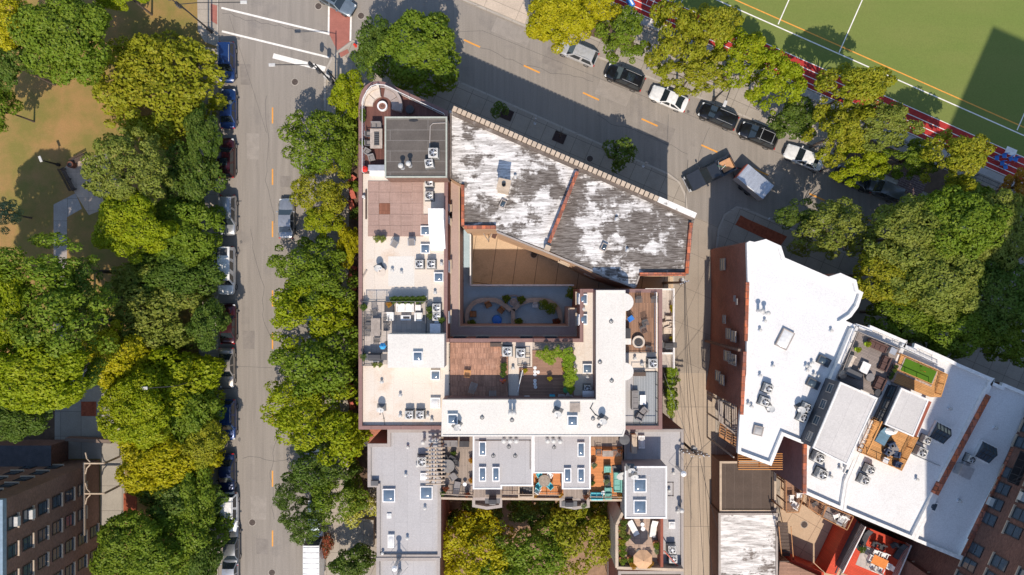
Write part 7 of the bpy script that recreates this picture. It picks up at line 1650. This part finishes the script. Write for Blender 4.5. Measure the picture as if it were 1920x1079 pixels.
rd('round bright blue paddling pool in the dark courtyard',932,600,.55,bluef)
put('ch10',mk_chair(wood,wood_d,.62),'chair',zc,[(916,572,'brown chair by the top of the left curved planter',25),(889,589,'brown chair at the left inside the left curved planter',90),(939,582,'brown chair right of the blue pool',-40)],Gm['chair'])
put('ch8',mk_chair(whitef,frame_w,.5,thin=True),'chair',zc,[(1003,573,'white chair in the right curved enclosure')],Gm['chair'])
put('potC',mk_pot('green',charf,s=1.6),'potted plant',zc,[(949,560,'leafy pot left of the stone fountain'),(977,562,'leafy pot right of the stone fountain'),(885,606,'dark plant in the lower left of the courtyard'),(972,603,'plant beside the divider in the right enclosure')],Gm['pot'])
put('pot8',mk_pot('redflower',darkgrey,s=1.1),'potted plant',zc,[(1042,603,'red flowering pot at the right of the courtyard'),(1040,611,'second red flowering pot at the right of the courtyard'),(985,616,'red pot in the lower middle of the courtyard')],Gm['pot'],0,1.4)
for px,py,s,w_ in ((1020,573,.4,'left bush inside the right curved planter'),(1032,577,.45,'right bush inside the right curved planter'),(1070,548,.4,'bush in the upper right corner of the dark courtyard'),(1072,556,.3,'smaller bush in the upper right corner of the dark courtyard')): vine('green '+w_,px,py,zc+.8,s,'green','courtyard bushes')
# timber trap in the sunny courtyard corner and car trace
tp=T('timber_hoist','leaning timber frame under the roof edge in the sunny courtyard corner','timber frame',(*P(915,436,3),.15)); m=MB()
MB().tube([(-1.4,1.2,3),(0,-.9,3)],.06).build('beam',wood_g,tp); MB().tube([(1.2,1.2,3),(0,-.9,3)],.06).build('beam',wood_g,tp); MB().box((.9,.1,2.6),(.5,1.6,.08),-.4).build('flap',brownf,tp); MB().tube([(0,-.9,0),(0,-.9,3)],.06).build('post',wood_g,tp)
# utility pole, transformer, wires in the alley
def pole(px,py,z,label,arms=((0,2.6),(.9,2.6)),ang=0):
    x,y=P(px,py,z); t=T('utility_pole',label,'utility pole',(x,y,.01),R(ang),'utility poles in the alley'); MB().lathe((0,0,0),[(.17,0),(.12,z)],10).build('pole',bark,t)
    for d,l in arms:
        c=MB().box((0,0,z-.15-d),(l,.12,.14)).build('crossarm',wood_d,t); m=MB()
        for k in (-.45,-.25,.25,.45): m.cyl((l*k,0,z-.08-d),.06,.2,8)
        m.build('insulator',steel,c)
    MB().lathe((.35,.15,z-2.6),[(0,0),(.25,.02),(.25,.85),(0,.9)],12).build('transformer',acm,t); return t
pole(1305,852,11,'utility pole with crowded crossarms midway down the alley',((0,2.9),(.8,2.9),(1.5,2.2)),-8)
pole(1283,530,10,'slim utility pole by the top of the alley beside the white wall',((0,1.0),),20)
def wire(a,b,za,zb,sag,label,r=.022,group='overhead cables along the alley'):
    A_=Vector((*P(*a,za),za)); B_=Vector((*P(*b,zb),zb)); t=T('overhead_cable',label,'cable',tuple(A_),0,group,world=True); pts=[]
    for i in range(15): u=i/14; p=A_.lerp(B_,u); p.z-=sag*4*u*(1-u); pts.append(p)
    MB().tube(pts,r,5).build('strand',blackm,t); MB().cyl((A_.x,A_.y,A_.z-.06),.05,.12,8).build('clamp',steel,t)
for i,(a,b,za,zb,s,w_) in enumerate((((1283,528),(1296,846),10,11,.6,'leftmost cable from the slim pole to the crossarms'),((1284,528),(1305,852),10,10.9,.9,'second cable from the slim pole to the crossarms'),((1285,527),(1318,854),10,10.9,1.2,'third cable from the slim pole to the crossarms'),
 ((1296,856),(1300,1200),11,11,.5,'leftmost cable running down from the crossarms'),((1309,852),(1330,1200),11,11,.7,'middle cable running down from the crossarms'),((1320,856),(1350,1200),11,11,.9,'rightmost cable running down from the crossarms'),
 ((1305,852),(1400,770),10.5,12,.3,'cable from the crossarms up to the brick building'),((1300,848),(1245,700),10.5,12,.3,'cable from the crossarms to the cream building'),((1312,858),(1345,990),10,8.5,.4,'service cable to the silver roofed garage'),((1283,528),(1262,560),9.5,4,.2,'short drop cable at the slim pole'),((1300,856),(1278,900),10,9.8,.2,'drop cable to the alley side grey roof'),((1283,530),(1290,300),10,9,.6,'cable running up from the slim pole over the pavement'))):
    wire(a,b,za,zb,s,w_)
# bike rack and track furniture
br=T('bike_rack','small black hoop bike rack on the pavement above the black wagon','bike rack',(*P(1219,126,.5),.13),R(20)); MB().tube([(-.35,0,0),(-.35,0,.85),(.35,0,.85),(.35,0,0)],.035).build('hoop',blackm,br); MB().box((0,0,.01),(.9,.2,.02)).build('base',steel,br)
def mk_bc():
    t=A('chair'); MB().box((0,0,.42),(.45,.45,.05)).build('seat',bluef,t,bevel=.02); MB().box((0,.22,.7),(.45,.05,.42)).build('backrest',bluef,t,bevel=.02)
    for a in (-1,1):
        for b in (-1,1): MB().tube([(a*.2,b*.2,0),(a*.2,b*.2,.42)],.015,5).build('leg',steel,t)
    return t
put('bc',mk_bc,'chair',.18,[(1864,298,'leftmost blue chair on the red track'),(1878,294,'top blue chair on the red track'),(1874,308,'blue chair below the leftmost pair on the track'),(1890,299,'blue chair right of the top one on the track',30),(1899,301,'rightmost blue chair on the red track',-20),(1880,315,'lowest blue chair on the red track',10)],'blue chairs on the running track',0,1.1)
tb=T('blue_mat_box','blue and white box at the left of the lane numbers','box',(*P(1182,6,.5),.18),R(-60)); MB().box((0,0,.4),(1.1,.5,.8)).build('body',bluef,tb,bevel=.02); MB().box((0,0,.81),(.9,.2,.02)).build('stripe',frame_w,tb)
railing('black metal fence between the pavement and the running track',[lp(1150,c0+68),lp(1400,c0+68),lp(1650,c0+68),lp(1930,c0+68)],.17,1.3,blackm,3.2,.25,'fence')
mat_pl=mat('dark_paving',(.12,.07,.07),brick=(.8,.25,.03,.5,(.25,.2,.18),.2),angle=STREET)
slab('dark_paving',[(1690,322),(1738,342),(1722,372),(1680,352)],mat_pl,.178)
# back garden pieces
put('potA_green',mk_pot('green',terr,s=1.4),'potted plant',.15,[(845,966,'dark plant with yellow flowers at the left of the garden')],Gm['pot'],0,2.0)
railing('grey garden fence right of the golden trees',[(1140,945),(1140,1079)],.15,2.2,cop_grey,2.0,.2,'fence')
# chairs on the street cafe patio below the cream roof corner
zp0=.18
put('fc1',mk_slat(darkgrey),'chair',.17,[(682,818,'wire chair on the red brick corner patio',20),(688,830,'second wire chair on the red brick corner patio',100)],Gm['chair'])
slab('corner_patio',[(690,790),(732,790),(722,832),(690,832)],mat('red_brick_paving',(.42,.14,.08),brick=(.2,.1,.01,.5,(.3,.2,.15),.2)),.19)
